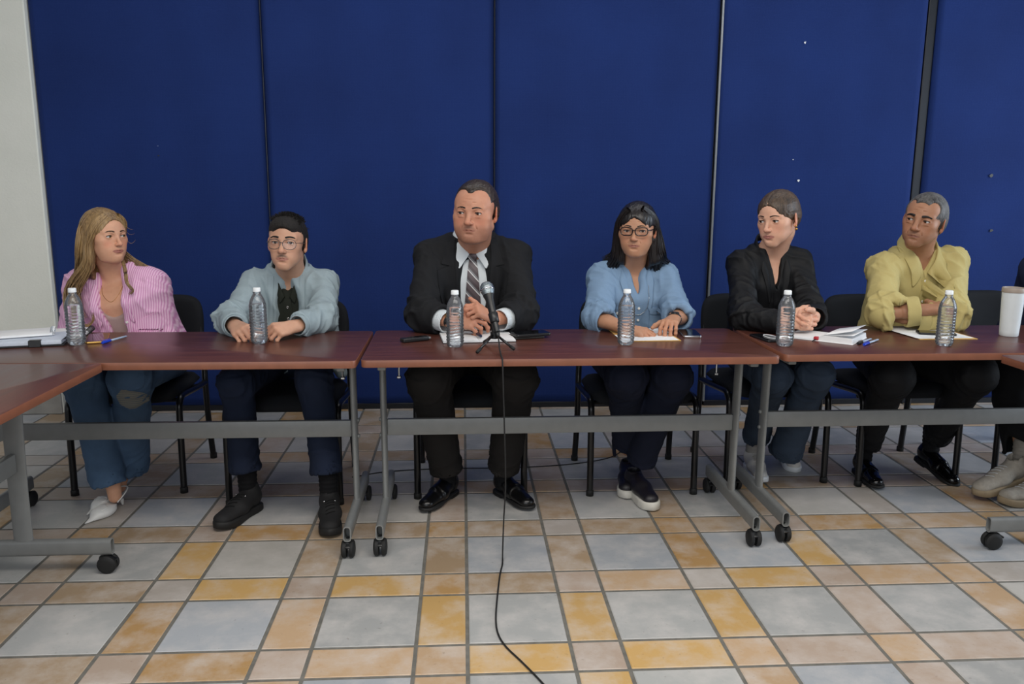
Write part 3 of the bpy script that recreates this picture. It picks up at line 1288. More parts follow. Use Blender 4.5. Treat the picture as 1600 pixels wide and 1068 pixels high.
            rows.append([fr.p(*q) for q in (r0, r1, r2, r3, r4)])
        if key:
            for i, r in enumerate(rows):
                for q in (3, 4):
                    if abs(2 * i / (n - 1) - 1) > 0.55:
                        h, nn = self.cast(key, r[q], -fr.v)
                        if h is not None:
                            dist = (r[q] - h) @ fr.v
                            if dist < lift or dist > lift * 3:
                                r[q] = h + fr.v * (lift * (1.4 if q == 3 else 1.0))
        V = np.array([p for r in rows for p in r])
        F = [(i * 5 + j, i * 5 + j + 1, (i + 1) * 5 + j + 1, (i + 1) * 5 + j) for i in range(n - 1) for j in range(4)]
        o = self.mesh(name, V, F, m, parent)
        md = o.modifiers.new('thickness', 'SOLIDIFY')
        md.thickness = th
        md.offset = 0
        md2 = o.modifiers.new('round', 'SUBSURF')
        md2.levels = md2.render_levels = 1
        return o

    # -- head ---------------------------------------------------------------
    def head(self, org, yaw, pitch, roll, s, neck, **k):
        R = rotm(yaw, pitch, roll)
        self.hR, self.hO, self.hs = R, V3(org), s
        nb = (R.T @ (V3(neck) - self.hO)) / s
        g = lambda n_, d_: k.get(n_, d_)
        fw, jaw, nose, ch, lipk = g('fw', 1.0), g('jaw', 1.0), g('nose', 1.0), g('cheek', 1.0), g('lipk', 1.0)
        F = Field((-0.1, -0.135, -0.17), (0.1, 0.125, 0.135), 0.0019)
        F.add(ell((0, 0.012, 0.034), (0.0735 * (0.5 + fw / 2), 0.093, 0.080)))
        F.add(ell((0, -0.032, 0.024), (0.061 * fw, 0.055, 0.060)), 0.03)              # brow and forehead
        F.add(ell((0, -0.026, -0.030), (0.060 * fw, 0.060, 0.064)), 0.025)            # midface
        for q in (-1, 1):
            F.add(cone((q * 0.044 * fw * jaw, -0.004, -0.056), (q * 0.014 * jaw, -0.064, -0.093), 0.0145, 0.0125), 0.030)
            F.add(ell((q * 0.043 * fw, -0.050, -0.018), (0.020 * ch, 0.022, 0.016)), 0.025)
            F.add(ell((q * 0.031 * fw * jaw, -0.050, -0.056), (0.020 * ch, 0.024, 0.026)), 0.028)
            F.add(cone((q * 0.011, -0.0850, 0.0165), (q * 0.045, -0.068, 0.0190), 0.0070, 0.0065), 0.014)
        F.add(ell((0, -0.068, -0.0935), (0.020 * jaw, 0.018, 0.0155)), 0.022)         # chin
        F.add(ell((0, -0.068, -0.062), (0.030, 0.020, 0.022)), 0.025)                # muzzle
        if g('under', 0):
            F.add(ell((0, -0.026, -0.098), (0.044 * jaw, 0.036, 0.013 + 0.006 * g('under', 0))), 0.035)
        # neck towards the body
        r = g('neck_r', 0.056)
        F.add(cone((0, 0.024, -0.045), tuple(nb), r * 0.95, r), 0.022)
        for q in (-1, 1):                                                            # eye sockets
            ex = q * 0.0320 * (0.4 + 0.6 * fw)
            F.cut(ell((ex, -0.0945, 0.0020), (0.0180, 0.0150, 0.0105)), 0.012)
        # nose
        F.add(cone((0, -0.0820, 0.012), (0, -0.1020 - 0.003 * nose, -0.030), 0.0070 * nose, 0.0092 * nose), 0.012)
        F.add(ell((0, -0.1040 - 0.002 * nose, -0.0335), (0.0100 * nose, 0.0095 * nose, 0.0080 * nose)), 0.008)
        for q in (-1, 1):
            F.add(ell((q * 0.0110 * nose, -0.0945, -0.0355), (0.0062 * nose, 0.0090, 0.0062)), 0.007)
            F.cut(ell((q * 0.0064 * nose, -0.1000, -0.0430), (0.0036, 0.0050, 0.0030)), 0.002)
        # eyelids
        op = g('open', 1.0)
        self.eyes = []
        for q in (-1, 1):
            ex = q * 0.0320 * (0.4 + 0.6 * fw)
            ey, ez, er = -0.0720, 0.0005, 0.0125
            F.add(ell((ex, ey, ez + 0.0008), (0.0165, 0.0152, 0.0148)), 0.005)
            F.cut(ell((ex, ey - 0.016, ez), (0.0142, 0.024, 0.0051 * op), None))
            self.eyes.append((ex, ey, ez, er, op))
        # lips
        mz, my = -0.0635, -0.0868
        w = 0.0250 * g('mouth', 1.0)
        for q in (-1, 1):
            F.add(cone((q * 0.005, my - 0.0016, mz + 0.0038), (q * w, my + 0.0125, mz + 0.0004), 0.0036 * lipk, 0.0018), 0.005)
            F.add(cone((q * 0.004, my - 0.0008, mz - 0.0045), (q * w * 0.95, my + 0.0125, mz - 0.0008), 0.0042 * lipk, 0.0018), 0.005)
        for q in (-1, 1):
            F.cut(cone((0, my - 0.0075, mz), (q * w * 1.02, my + 0.0075, mz - 0.0002), 0.0018, 0.0012), 0.002)
        F.cut(ell((0, my - 0.0040, mz - 0.0150), (0.014, 0.0045, 0.0035)), 0.007)
        ag = g('age', 0.0)
        if ag:
            for q in (-1, 1):      # folds from the nose to the mouth corners, under-eye bags
                F.cut(cone((q * 0.0200 * nose, -0.0925, -0.034), (q * 0.0310, -0.0800, -0.060), 0.0016, 0.0012), 0.005 * ag)
                F.add(ell((q * 0.031, -0.0800, -0.0125), (0.0130, 0.006, 0.0035 * ag)), 0.004)
                F.cut(cone((q * 0.0275, -0.0800, -0.068), (q * 0.0285, -0.0765, -0.078), 0.0012, 0.001), 0.004 * ag)
            for z_ in (0.040, 0.052):
                F.cut(cone((-0.030, -0.0865, z_), (0.030, -0.0865, z_ + 0.001), 0.0009, 0.0009), 0.003)
        # ears
        if g('ears', 1):
            for q in (-1, 1):
                a = math.radians(q * 22)
                Re = np.array([[math.cos(a), math.sin(a), 0], [-math.sin(a), math.cos(a), 0], [0, 0, 1]])
                xe = q * (0.0735 * (0.5 + fw / 2) + 0.0030)
                F.add(ell((xe, 0.010, -0.006), (0.0055, 0.0165, 0.0290), Re), 0.006)
                F.add(ell((xe - q * 0.003, 0.004, -0.030), (0.0058, 0.008, 0.010), Re), 0.006)
                F.cut(ell((xe + q * 0.0062, 0.0060, -0.004), (0.0050, 0.0095, 0.017), Re), 0.003)
        V, Q = F.mesh(1)
        # tint ----------------------------------------------------------
        x, y, z = V.T
        C = np.repeat(self.skin[None], len(V), 0)

        def blend(C, m, col):
            return C * (1 - m[:, None]) + np.asarray(col)[None] * m[:, None]
        front = np.clip((-y - 0.055) / 0.02, 0, 1)
        cheek = np.exp(-(((np.abs(x) - 0.040) / 0.02) ** 2 + ((z + 0.032) / 0.02) ** 2)) * front
        C = blend(C, cheek * g('blush', 0.35), self.skin * V3(1.05, 0.72, 0.70))
        nz = np.exp(-((x / 0.016) ** 2 + ((z + 0.034) / 0.012) ** 2)) * np.clip((-y - 0.085) / 0.01, 0, 1)
        C = blend(C, nz * 0.4, self.skin * V3(1.02, 0.74, 0.72))
        ear = np.clip((np.abs(x) - 0.072) / 0.008, 0, 1) * (z > -0.05) * (z < 0.04)
        C = blend(C, ear * 0.5, self.skin * V3(1.05, 0.62, 0.58))
        sock = np.exp(-(((np.abs(x) - 0.031) / 0.020) ** 2 + ((z + 0.002) / 0.013) ** 2)) * front
        C = blend(C, sock * g('socket', 0.35), self.skin * V3(0.70, 0.58, 0.56))
        bd = g('beard', 0)
        if bd:
            m = (np.clip((-z - 0.040) / 0.018, 0, 1) * np.clip((-y + 0.01) / 0.03, 0, 1) * (z > -0.125))
            m = m * np.clip(1 - np.exp(-((x / 0.022) ** 2 + ((z + 0.0635) / 0.008) ** 2)), 0, 1)
            nn = 0.75 + 0.5 * vnoise(V * 500)
            C = blend(C, np.clip(m * bd * nn, 0, 1), self.skin * V3(0.45, 0.45, 0.5))
        mu = g('moustache', 0)
        if mu:
            m = np.exp(-((x / 0.022) ** 4 + ((z + 0.0515 + 12 * x * x) / 0.0052) ** 2)) * np.clip((-y - 0.075) / 0.008, 0, 1)
            C = blend(C, np.clip(m * mu, 0, 1), srgb('#2a2019'))
        lw = w * 1.06
        up = mz + 0.0070 * lipk * np.sqrt(np.clip(1 - (x / lw) ** 2, 0, 1)) - 0.0014 * np.exp(-(x / 0.0035) ** 2)
        dn = mz - 0.0086 * lipk * np.sqrt(np.clip(1 - (x / lw) ** 2, 0, 1))
        m = np.clip((up - z) / 0.0015, 0, 1) * np.clip((z - dn) / 0.0015, 0, 1) * (np.abs(x) < lw) * (y < -0.066)
        C = blend(C, m * g('lipmix', 0.8), self.lips)
        W = (R @ (V * s).T).T + self.hO
        self.body_add(W, Q, C)
        self.hbvh = BVHTree.FromPolygons([tuple(v) for v in V.tolist()], [tuple(q) for q in Q.tolist()])
        # eyeballs with iris, lash line, brows ---------------------------
        gz = g('gaze', (0, 0))
        ga = Vector((math.sin(math.radians(gz[0])), -math.cos(math.radians(gz[0])), math.sin(math.radians(gz[1]))))
        M4 = Matrix(np.vstack([np.hstack([R * s, self.hO[:, None]]), [0, 0, 0, 1]]).tolist())
        iris = IRIS[g('iris', 'brown')]
        lashp, browp = [], []
        for q, (ex, ey, ez, er, op_) in zip((-1, 1), self.eyes):
            b = bmesh.new()
            prof = [(0, 1.06), (0.19, 1.045), (0.46, 0.925), (0.52, 0.86), (0.8, 0.6), (1.0, 0.0), (0.8, -0.6), (0, -1)]
            rot = ga.to_track_quat('Z', 'Y').to_matrix().to_4x4()
            bm_lathe(b, [(a * er, h * er) for a, h in prof], 20, M4 @ Matrix.Translation((ex, ey, ez)) @ rot)
            b.faces.ensure_lookup_table()
            cc = M4 @ Vector((ex, ey, ez))
            gw = (M4.to_3x3() @ ga).normalized()
            for f in b.faces:
                a = (f.calc_center_median() - cc).normalized().dot(gw)
                f.material_index = 2 if a > 0.975 else (1 if a > 0.885 else 0)
            self.bm('eye', b, [EYE_WHITE, iris, PUPIL])
            P = []
            for t in np.linspace(-1, 1, 11):
                dx = t * 0.0142
                dz = 0.0053 * op_ * math.sqrt(max(0, 1 - (t * 0.98) ** 2))
                rr = 0.0152
                P.append((ex + dx, ey - math.sqrt(max(1e-6, rr ** 2 - dx ** 2 - dz ** 2)) - 0.0003, ez + dz))
            lashp.append((P, np.array([0.4] + [1.0] * 9 + [0.5]) * g('lash', 0.0010)))
            P, Rr = [], []
            bz, bt = g('brow_z', 0.0205), g('brow_t', 0.0028)
            for t in np.linspace(0, 1, 12):
                bx = q * (0.0125 + 0.036 * t)
                bzz = bz + 0.0045 * math.sin(math.pi * min(1, t * 1.05) * 0.85) - 0.003 * t * t
                h = self.hbvh.ray_cast(Vector((bx, -0.2, bzz)), Vector((0, 1, 0)), 0.4)
                yy = h[0].y if h[0] is not None else -0.07
                P.append((bx, yy + 0.0022, bzz))
                Rr.append(bt * 1.55 * (1.0 - 0.45 * t ** 2) * (0.8 if t == 0 else 1))
            browp.append((P, Rr))
        for lp in lashp:
            Vl, Ql = tube_mesh([lp], 6)
            self.mesh('eyelash', (R @ (Vl * s).T).T + self.hO, Ql, LASH)
        for bp in browp:
            Vb, Qb = tube_mesh([bp], 8)
            Vb = Vb + (vnoise(Vb * 900)[:, None] - 0.5) * 0.0012
            self.mesh('eyebrow', (R @ (Vb * s).T).T + self.hO, Qb, g('brow_mat', LASH))

    def H(self, P):
        """head-local points to the world"""
        return (self.hR @ (np.asarray(P, float).reshape(-1, 3) * self.hs).T).T + self.hO

    def hair_mesh(self, F, m, amp=0.0016, freq=(230, 40, 40), name='hair', extra=None, parent=None, seed=1, smooth=1):
        V, Q = F.mesh(smooth)
        n = vnormals(V, Q)
        fq = np.array(freq, float)
        nn = vnoise(V * fq, seed) + 0.5 * vnoise(V * fq * 2.1, seed + 3) - 0.75
        V = V + n * (nn * amp * 2)[:, None]
        W = self.H(V)
        if extra is not None:
            Ve, Qe = extra
            W = np.concatenate([W, Ve])
            Q = np.concatenate([Q, Qe + len(V)])
        return self.mesh(name, W, Q, m, parent)

    # -- hand ---------------------------------------------------------------
    def hand(self, wrist, fdir, back, thumb, curls, s=1.0, elbow=None, splay=(0.10, 0.03, -0.04, -0.12), thumbdirs=None, r_el=0.042, nails=None, upto=0.75, palm_bend=0.0, tip_col=None):
        y = unit(fdir)
        z = V3(back) - y * (V3(back) @ y)
        z = unit(z)
        x = np.cross(y, z)
        flip = x @ V3(thumb) < 0
        if flip:
            x = -x
        R = np.stack([x, y, z], 1)
        wl = V3(wrist)
        eb = (R.T @ (V3(elbow) - wl)) / s if elbow is not None else V3(0, -0.2, 0)
        eb_end = eb * upto
        lo = np.minimum(V3(-0.075, -0.03, -0.10), eb_end - 0.05)
        hi = np.maximum(V3(0.095, 0.20, 0.075), eb_end + 0.05)
        F = Field(lo, hi, 0.0022)
        xs = (0.0285, 0.0095, -0.0095, -0.0270)
        ys = (0.084, 0.088, 0.084, 0.076)
        seg = ((0.040, 0.024, 0.020), (0.045, 0.028, 0.021), (0.041, 0.026, 0.020), (0.032, 0.020, 0.018))
        rad = (0.0092, 0.0094, 0.0088, 0.0078)
        F.add(cone((0, 0, 0), tuple(eb_end), 0.0255, 0.0255 + (r_el / s - 0.0255) * upto, ((0, 0, 1), 0.82)))
        F.add(cone((0, -0.01, 0), (0, 0.022, 0), 0.0255, 0.026, ((0, 0, 1), 0.66)), 0.015)
        tips = []
        for i in range(4):
            b = V3(xs[i], ys[i], 0.002 - 0.0025 * abs(i - 1.2))
            F.add(cone((xs[i] * 0.5, 0.012, 0), tuple(b), 0.0125, 0.0112), 0.012)
        F.add(ell((0.001, 0.052, -0.004), (0.034, 0.036, 0.0135)), 0.012)
        for i in range(4):
            b = V3(xs[i], ys[i], 0.002 - 0.0025 * abs(i - 1.2))
            a = 0.0
            p = b
            r = rad[i]
            for j in range(3):
                a += math.radians(curls[i][j])
                dirv = unit((splay[i] * math.cos(a), math.cos(a), -math.sin(a)))
                q = p + dirv * seg[i][j]
                F.add(cone(tuple(p), tuple(q), r * (1.0 - 0.06 * j), r * (0.94 - 0.07 * j)), 0.0035 if j else 0.006)
                F.add(ell(tuple(p), (r * 1.06,) * 3), 0.003)
                p = q
            tips.append((p, dirv, r))
        td = thumbdirs or ((0.75, 0.62, -0.25), (0.45, 0.86, -0.25), (0.25, 0.94, -0.25))
        p = V3(0.020, 0.016, -0.006)
        for (dv, L, r0, r1) in zip(td, (0.044, 0.032, 0.026), (0.0165, 0.0118, 0.0108), (0.0125, 0.0108, 0.0088)):
            q = p + unit(dv) * L
            F.add(cone(tuple(p), tuple(q), r0, r1), 0.008)
            p = q
        tips.append((p, unit(td[2]), 0.0095))
        V, Q = F.mesh(1)
        C = np.repeat(self.skin[None], len(V), 0)
        red = np.clip((V[:, 1] - 0.07) / 0.05, 0, 1)
        C = C * (1 - 0.35 * red[:, None]) + (self.skin * V3(1.06, 0.78, 0.72))[None] * 0.35 * red[:, None]
        if nails:
            nc = np.array(srgb(nails))
            for p, dv, r in tips:
                up = unit(np.cross(np.cross(dv, V3(0, 0, 1)), dv) + 1e-9)
                c = p + up * r * 0.8
                m = np.clip(1.6 - np.linalg.norm(V - c, axis=1) / 0.006, 0, 1)
                C = C * (1 - m[:, None]) + nc[None] * m[:, None]
        W = (R @ (V * s).T).T + wl
        if flip:
            Q = Q[:, ::-1]
        self.body_add(W, Q, C)
        # fingertip world positions may be useful for props
        self.tips = [(R @ (t[0] * s)) + wl for t in tips]
        return R

    # -- clothes -------------------------------------------------------------
    def torso_prims(self, off=0.0):
        c = self.c
        fr = self.fr
        k = c.get('fat', 1.0)
        kw = c.get('wide', 1.0)
        L = self.torso_len
        z = [-L, -L * 0.72, -L * 0.48, -L * 0.26, -L * 0.13, -L * 0.05, 0.01]
        rx = [0.175 * kw, 0.160 * kw, 0.158 * kw, 0.172 * kw, 0.160 * kw, 0.110 * kw, 0.062]
        bust = c.get('bust', 0.0)
        rf = [0.115 * k, 0.118 * k, 0.105 * k + bust * 0.4, 0.098 * k + bust, 0.078 * k + bust * 0.3, 0.052, 0.040]
        rb = [0.12, 0.105, 0.10, 0.112, 0.108, 0.088, 0.052]
        return [loft(fr, z, rx, rf, rb, off, ex=2.25)]

    def build_upper(self, name, m, off, off_arm, k=0.035, h=0.005, sleeve_end=1.0, r=(0.060, 0.051, 0.040), cuts=(), bottom=None, wr=0.004, parent=None, seed=0, extra=(), sm=2, hollow=True, fold_f=75, hem=None, arms=True, cap=1.0):
        """Upper garment: torso, shoulders and sleeves; ends of sleeves hollow; wrinkles follow the limbs."""
        c = self.c
        A = [(c['shL'], c['elL'], c['wrL']), (c['shR'], c['elR'], c['wrR'])]
        ends = sleeve_end if isinstance(sleeve_end, (tuple, list)) else (sleeve_end, sleeve_end)
        pts = [V3(p) for a in A for p in a] + [self.fr.p(0, 0, 0.04), self.fr.p(0, 0, -self.torso_len - 0.02)]
        if not arms:
            pts = [V3(a[0]) for a in A] + pts[-2:]
        pts = np.array(pts)
        F = Field(pts.min(0) - 0.16, pts.max(0) + 0.16, h)
        for p in self.torso_prims(off):
            F.add(p)
        N = self.fr.p(0, -0.02, -0.042)
        segs = []
        for (sh, el, wr_), e in zip(A, ends):
            sh, el, wr_ = V3(sh), V3(el), V3(wr_)
            side = unit(sh - N)
            F.add(cone(N, sh, 0.040 + off, (0.048 + off_arm) * cap, (self.fr.v, 1.25)), 0.045)
            if not arms:
                continue
            F.add(cone(sh, el, r[0] + off_arm, r[1] + off_arm), k)
            w2 = el + (wr_ - el) * e
            F.add(cone(el, w2, r[1] + off_arm, r[1] + (r[2] - r[1]) * e + off_arm), 0.02)
            segs.append((sh, el, w2))
            if hollow:
                dd = unit(w2 - el)
                rc = r[1] + (r[2] - r[1]) * e + off_arm
                # flat cuff end, hollow inside
                Rm = np.stack([dd, *self._perp(dd)], 0)
                F.cut(boxp(w2 + dd * 0.06, (0.06, 0.09, 0.09), Rm), 0.002)
                F.cut(cone(w2 - dd * 0.03, w2 + dd * 0.03, rc - 0.010, rc - 0.007))
        for e_ in extra:
            F.add(*e_)
        if bottom is not None:
            F.cut(boxp(self.fr.p(0, 0, -bottom - 0.3), (0.5, 0.5, 0.3), np.stack([self.fr.u, self.fr.v, self.fr.w])), 0.004)
        for cprim, ck in cuts:
            F.cut(cprim, ck)
        V, Q = F.mesh(sm)
        n = vnormals(V, Q)
        D = np.zeros(len(V))
        # elbow and armpit folds
        for sh, el, w2 in segs:
            for a, b, w0 in ((sh, el, 0.75), (el, w2, 0.75)):
                ab = b - a
                L = np.linalg.norm(ab)
                t = ((V - a) @ ab) / L / L
                q = V - a - np.clip(t, 0, 1)[:, None] * ab
                dist = np.linalg.norm(q, axis=1)
                near = np.clip(1 - (dist - 0.075) / 0.03, 0, 1) * (t > -0.1) * (t < 1.1)
                if a is el:
                    near = near * np.clip((1.0 - t) * L / 0.05, 0, 1)
                bend = np.exp(-(((t - (1 if a is sh else 0)) * L / 0.09) ** 2)) + 0.45
                if a is sh:
                    bend = bend + 0.5 * np.exp(-((t * L / 0.10) ** 2))
                p1, p2 = self._perp(unit(ab))
                ang = q @ p1 / 0.06
                ang2 = q @ p2 / 0.06
                wp = vnoise(V * 9, seed + 11) * 1.6
                G = np.stack([t * L * fold_f * 0.42 + 0.8 * ang - 0.5 * ang2 + wp, ang * 0.75 + wp, ang2 * 0.75], 1)
                r1 = 1 - np.abs(2 * vnoise(G, seed + 5) - 1)
                r2 = 1 - np.abs(2 * vnoise(G * 1.9 + 7, seed + 6) - 1)
                D += near * bend * ((r1 ** 2.2 - 0.35) + 0.4 * (r2 ** 2 - 0.35)) * wr
        # body: long soft vertical/diagonal drapes
        loc = (V - self.fr.o) @ np.stack([self.fr.u, self.fr.v, self.fr.w], 1)
        body = np.clip(1 - (np.abs(loc[:, 0]) - 0.12) / 0.06, 0, 1)
        q = np.stack([loc[:, 0] * 17 + loc[:, 2] * 5, loc[:, 1] * 8, loc[:, 2] * 7 - np.abs(loc[:, 0]) * 9], 1)
        rid = 1 - np.abs(2 * vnoise(q, seed + 2) - 1)
        D += body * (rid ** 2 - 0.4) * wr * 1.1
        q = np.stack([loc[:, 0] * 6, loc[:, 1] * 8, loc[:, 2] * 26 + np.abs(loc[:, 0]) * 22], 1)
        rid = 1 - np.abs(2 * vnoise(q, seed + 7) - 1)
        D += body * np.clip((-loc[:, 2] - self.torso_len * 0.40) / 0.1, 0, 1) * (rid ** 2 - 0.4) * wr * 0.9
        V = V + n * D[:, None]
        V = relax(V, Q, 0.25)
        keep = np.ones(len(V), bool)
        for sh_, el_, w_ in segs:
            ab = w_ - el_
            t = np.clip(((V - el_) @ ab) / (ab @ ab), -0.05, 1.3)
            keep &= np.linalg.norm(V - el_ - t[:, None] * ab, axis=1) > r[1] + off_arm + 0.018
        self.tree(name, V, Q[keep[Q].all(1)])
        return self.mesh(name, V, Q, m, parent)

    @staticmethod
    def _perp(d):
        a = np.cross(d, V3(0, 0, 1))
        if np.linalg.norm(a) < 0.1:
            a = np.cross(d, V3(0, 1, 0))
        a = unit(a)
        return a, np.cross(d, a)

    def trousers(self, m, hem=(0.075, 0.075), thigh=0.088, knee=0.068, calf=None, wr=0.005, seed=0, h=0.0065, hips=None, end=(1.0, 1.0), name='trousers', knee_mid=None):
        c = self.c
        hp = V3(c['hip'])
        hips = [hp - V3(0.085, 0, 0) * c.get('wide', 1), hp + V3(0.085, 0, 0) * c.get('wide', 1)]
        K = [V3(c['knL']), V3(c['knR'])]
        A = [V3(c['anL']), V3(c['anR'])]
        pts = np.array(hips + K + A)
        F = Field(pts.min(0) - 0.14, pts.max(0) + 0.15, h)
        F.add(ell(hp + V3(0, 0.01, 0.01), (0.175 * c.get('wide', 1), 0.12, 0.095)))
        segs = []
        for i in range(2):
            F.add(cone(hips[i], K[i], thigh, knee, ((0, 0, 1), 0.95)), 0.03)
            e = K[i] + (A[i] - K[i]) * end[i]
            cf = calf or knee * 0.92
            mid = K[i] + (e - K[i]) * 0.35 + V3(0, 0.012, 0)
            F.add(cone(K[i], mid, knee, cf), 0.02)
            F.add(cone(mid, e, cf, hem[i]), 0.02)
            dd = unit(e - mid)
            Rm = np.stack([dd, *self._perp(dd)], 0)
            F.cut(boxp(e + dd * 0.07, (0.07, 0.13, 0.13), Rm), 0.002)
            F.cut(cone(e - dd * 0.05, e + dd * 0.03, hem[i] - 0.010, hem[i] - 0.006))
            segs.append((hips[i], K[i], e))
        V, Q = F.mesh(2)
        n = vnormals(V, Q)
        D = np.zeros(len(V))
        for a0, b0, e0 in segs:
            for a, b, kneeend in ((a0, b0, 1), (b0, e0, 0)):
                ab = b - a
                L = np.linalg.norm(ab)
                t = ((V - a) @ ab) / L / L
                q = V - a - np.clip(t, 0, 1)[:, None] * ab
                dist = np.linalg.norm(q, axis=1)
                near = np.clip(1 - (dist - 0.095) / 0.03, 0, 1) * (t > -0.1) * (t < 1.1)
                bend = np.exp(-(((t - kneeend) * L / 0.11) ** 2)) + 0.3
                if not kneeend:
                    bend = bend + 0.9 * np.exp(-(((t - 1) * L / 0.10) ** 2))
                p1, p2 = self._perp(unit(ab))
                ang, ang2 = q @ p1 / 0.08, q @ p2 / 0.08
                wp = vnoise(V * 8, seed + 3) * 1.8
                G = np.stack([t * L * 24 + 0.7 * ang - 0.5 * ang2 + wp, ang * 0.8 + wp, ang2 * 0.8], 1)
                r1 = 1 - np.abs(2 * vnoise(G, seed + 4) - 1)
                D += near * bend * (r1 ** 2.2 - 0.35) * wr * 1.2
        V = V + n * D[:, None]
        self.tree(name, V, Q)
        return self.mesh(name, V, Q, m)

    def shoe(self, ankle, toe, style, mats, s=1.0, z0=0.0, pitch=0.0, roll=0.0):
        """ankle: point on the floor under the heel/ankle (x, y); toe: direction; mats: (upper, sole, detail)."""
        d = unit((toe[0], toe[1], 0))
        x = np.cross(d, V3(0, 0, 1))
        R = np.stack([x, d, V3(0, 0, 1)], 1)
        p = math.radians(pitch)
        Rp = np.array([[1, 0, 0], [0, math.cos(p), math.sin(p)], [0, -math.sin(p), math.cos(p)]])   # heel up for pitch > 0
        r = math.radians(roll)
        Rr = np.array([[math.cos(r), 0, math.sin(r)], [0, 1, 0], [-math.sin(r), 0, math.cos(r)]])
        R = R @ Rp @ Rr
        # pivot: the ball of the foot stays down
        pv = V3(0, 0.13, 0.0)
        org = V3(ankle[0], ankle[1], z0)

        def W(V):
            return (R @ ((V - pv) * s).T).T + org + d * 0.13 * s
        h = 0.0036
        sole_h = {'dress': 0.016, 'sneaker': 0.026, 'slip': 0.034, 'heel': 0.004}[style]
        F = Field((-0.075, -0.085, -0.03), (0.075, 0.255, 0.15), h)
        sh = sole_h
        if style != 'heel':
            wd = {'dress': 0.92, 'sneaker': 1.05, 'slip': 1.05}[style]
            tall = {'dress': 1.0, 'sneaker': 1.08, 'slip': 1.0}[style]
            F.add(ell((0, -0.012, sh + 0.034), (0.0335 * wd, 0.045, 0.046 * tall)))
            F.add(cone((0, -0.005, sh + 0.045), (0, 0.075, sh + 0.026), 0.036 * wd, 0.038 * wd, ((0, 0, 1), 0.95)), 0.02)
            F.add(cone((0.0, 0.075, sh + 0.022), (0.004, 0.165, sh + 0.012), 0.041 * wd, 0.034 * wd, ((0, 0, 1), 0.72)), 0.02)
            F.add(cone((0, -0.022, sh + 0.04), (0, -0.014, sh + 0.078 * tall), 0.033 * wd, 0.030 * wd), 0.015)
            F.cut(boxp((0, 0.06, sh - 0.05), (0.1, 0.2, 0.05)), 0.004)
            F.cut(boxp((0, 0.0, sh + 0.155 * tall), (0.1, 0.2, 0.07), None), 0.006)
            F.cut(cone((0, -0.012, sh + 0.06), (0, -0.008, sh + 0.14), 0.027, 0.029))
        else:
            F.add(ell((0, 0.090, 0.017), (0.040, 0.060, 0.026)))
            F.add(cone((0, 0.10, 0.012), (0.0, 0.190, 0.006), 0.028, 0.005, ((0, 0, 1), 0.6)), 0.015)
            F.add(cone((0, 0.075, 0.020), (0, -0.01, 0.040), 0.022, 0.014, ((0, 0, 1), 0.5)), 0.01)
            F.add(cone((0, -0.012, 0.042), (0, -0.020, 0.002), 0.013, 0.0045), 0.01)
            F.cut(ell((0, 0.020, 0.056), (0.030, 0.062, 0.032)), 0.004)
            F.cut(boxp((0, 0.06, -0.05), (0.1, 0.2, 0.05)))
        V, Q = F.mesh(2)
        if style == 'dress':
            V = V + vnormals(V, Q) * ((np.sin(V[:, 1] * 260 + 3 * np.sin(V[:, 0] * 60)) * np.exp(-((V[:, 1] - 0.095) / 0.02) ** 2) * 0.0012)[:, None])
        up = self.mesh('shoe', W(V), Q, mats[0])
        if style != 'heel':
            def outline(k, n=40):
                P = []
                ctrl = [(0, -0.060), (0.028, -0.050), (0.0365, -0.015), (0.034, 0.04), (0.041, 0.10), (0.044, 0.14), (0.036, 0.18), (0.004, 0.207), (-0.030, 0.185), (-0.040, 0.14), (-0.039, 0.10), (-0.032, 0.04), (-0.035, -0.015), (-0.028, -0.05)]
                P = spl([(a * k, b + (0.004 if b > 0 else -0.004) * (k - 1) * 10, 0) for a, b in ctrl + ctrl[:1]], 4)[:-1]
                return P[:, :2]
            wd = {'dress': 0.94, 'sneaker': 1.06, 'slip': 1.08}[style]
            O = outline(wd)
            lay = [(0.97, 0.0), (1.0, 0.003), (1.0, sh - 0.003), (0.97, sh + 0.002)] if style != 'dress' else [(0.97, 0.006), (1.0, 0.008), (1.0, sh - 0.003), (0.97, sh + 0.001)]
            Vs, Fs = [], []
            for kk, z in lay:
                for a, b in O:
                    Vs.append((a * kk, 0.073 + (b - 0.073) * kk, z + (0.012 * max(0, (b - 0.13) / 0.08) ** 2 if style == 'sneaker' else 0.004 * max(0, (b - 0.13) / 0.08) ** 2)))
            n = len(O)
            for i in range(len(lay) - 1):
                for j in range(n):
                    Fs.append((i * n + j, i * n + (j + 1) % n, (i + 1) * n + (j + 1) % n, (i + 1) * n + j))
            Fs.append(tuple(reversed(range(n))))
            Fs.append(tuple(range((len(lay) - 1) * n, len(lay) * n)))
            so = self.mesh('sole', W(np.array(Vs)), Fs, mats[1], up)
            if style == 'dress':
                Oh = [(a, b) for a, b in O if b < 0.025]
                Oh = sorted(Oh, key=lambda t: math.atan2(t[1] + 0.02, t[0]))
                Vs = [(a, b, 0.0) for a, b in Oh] + [(a, b, 0.012) for a, b in Oh]
                n = len(Oh)
                Fs = [(j, (j + 1) % n, n + (j + 1) % n, n + j) for j in range(n)] + [tuple(reversed(range(n))), tuple(range(n, 2 * n))]
                self.mesh('shoe_heel', W(np.array(Vs)), Fs, mats[1], up, smooth=False)
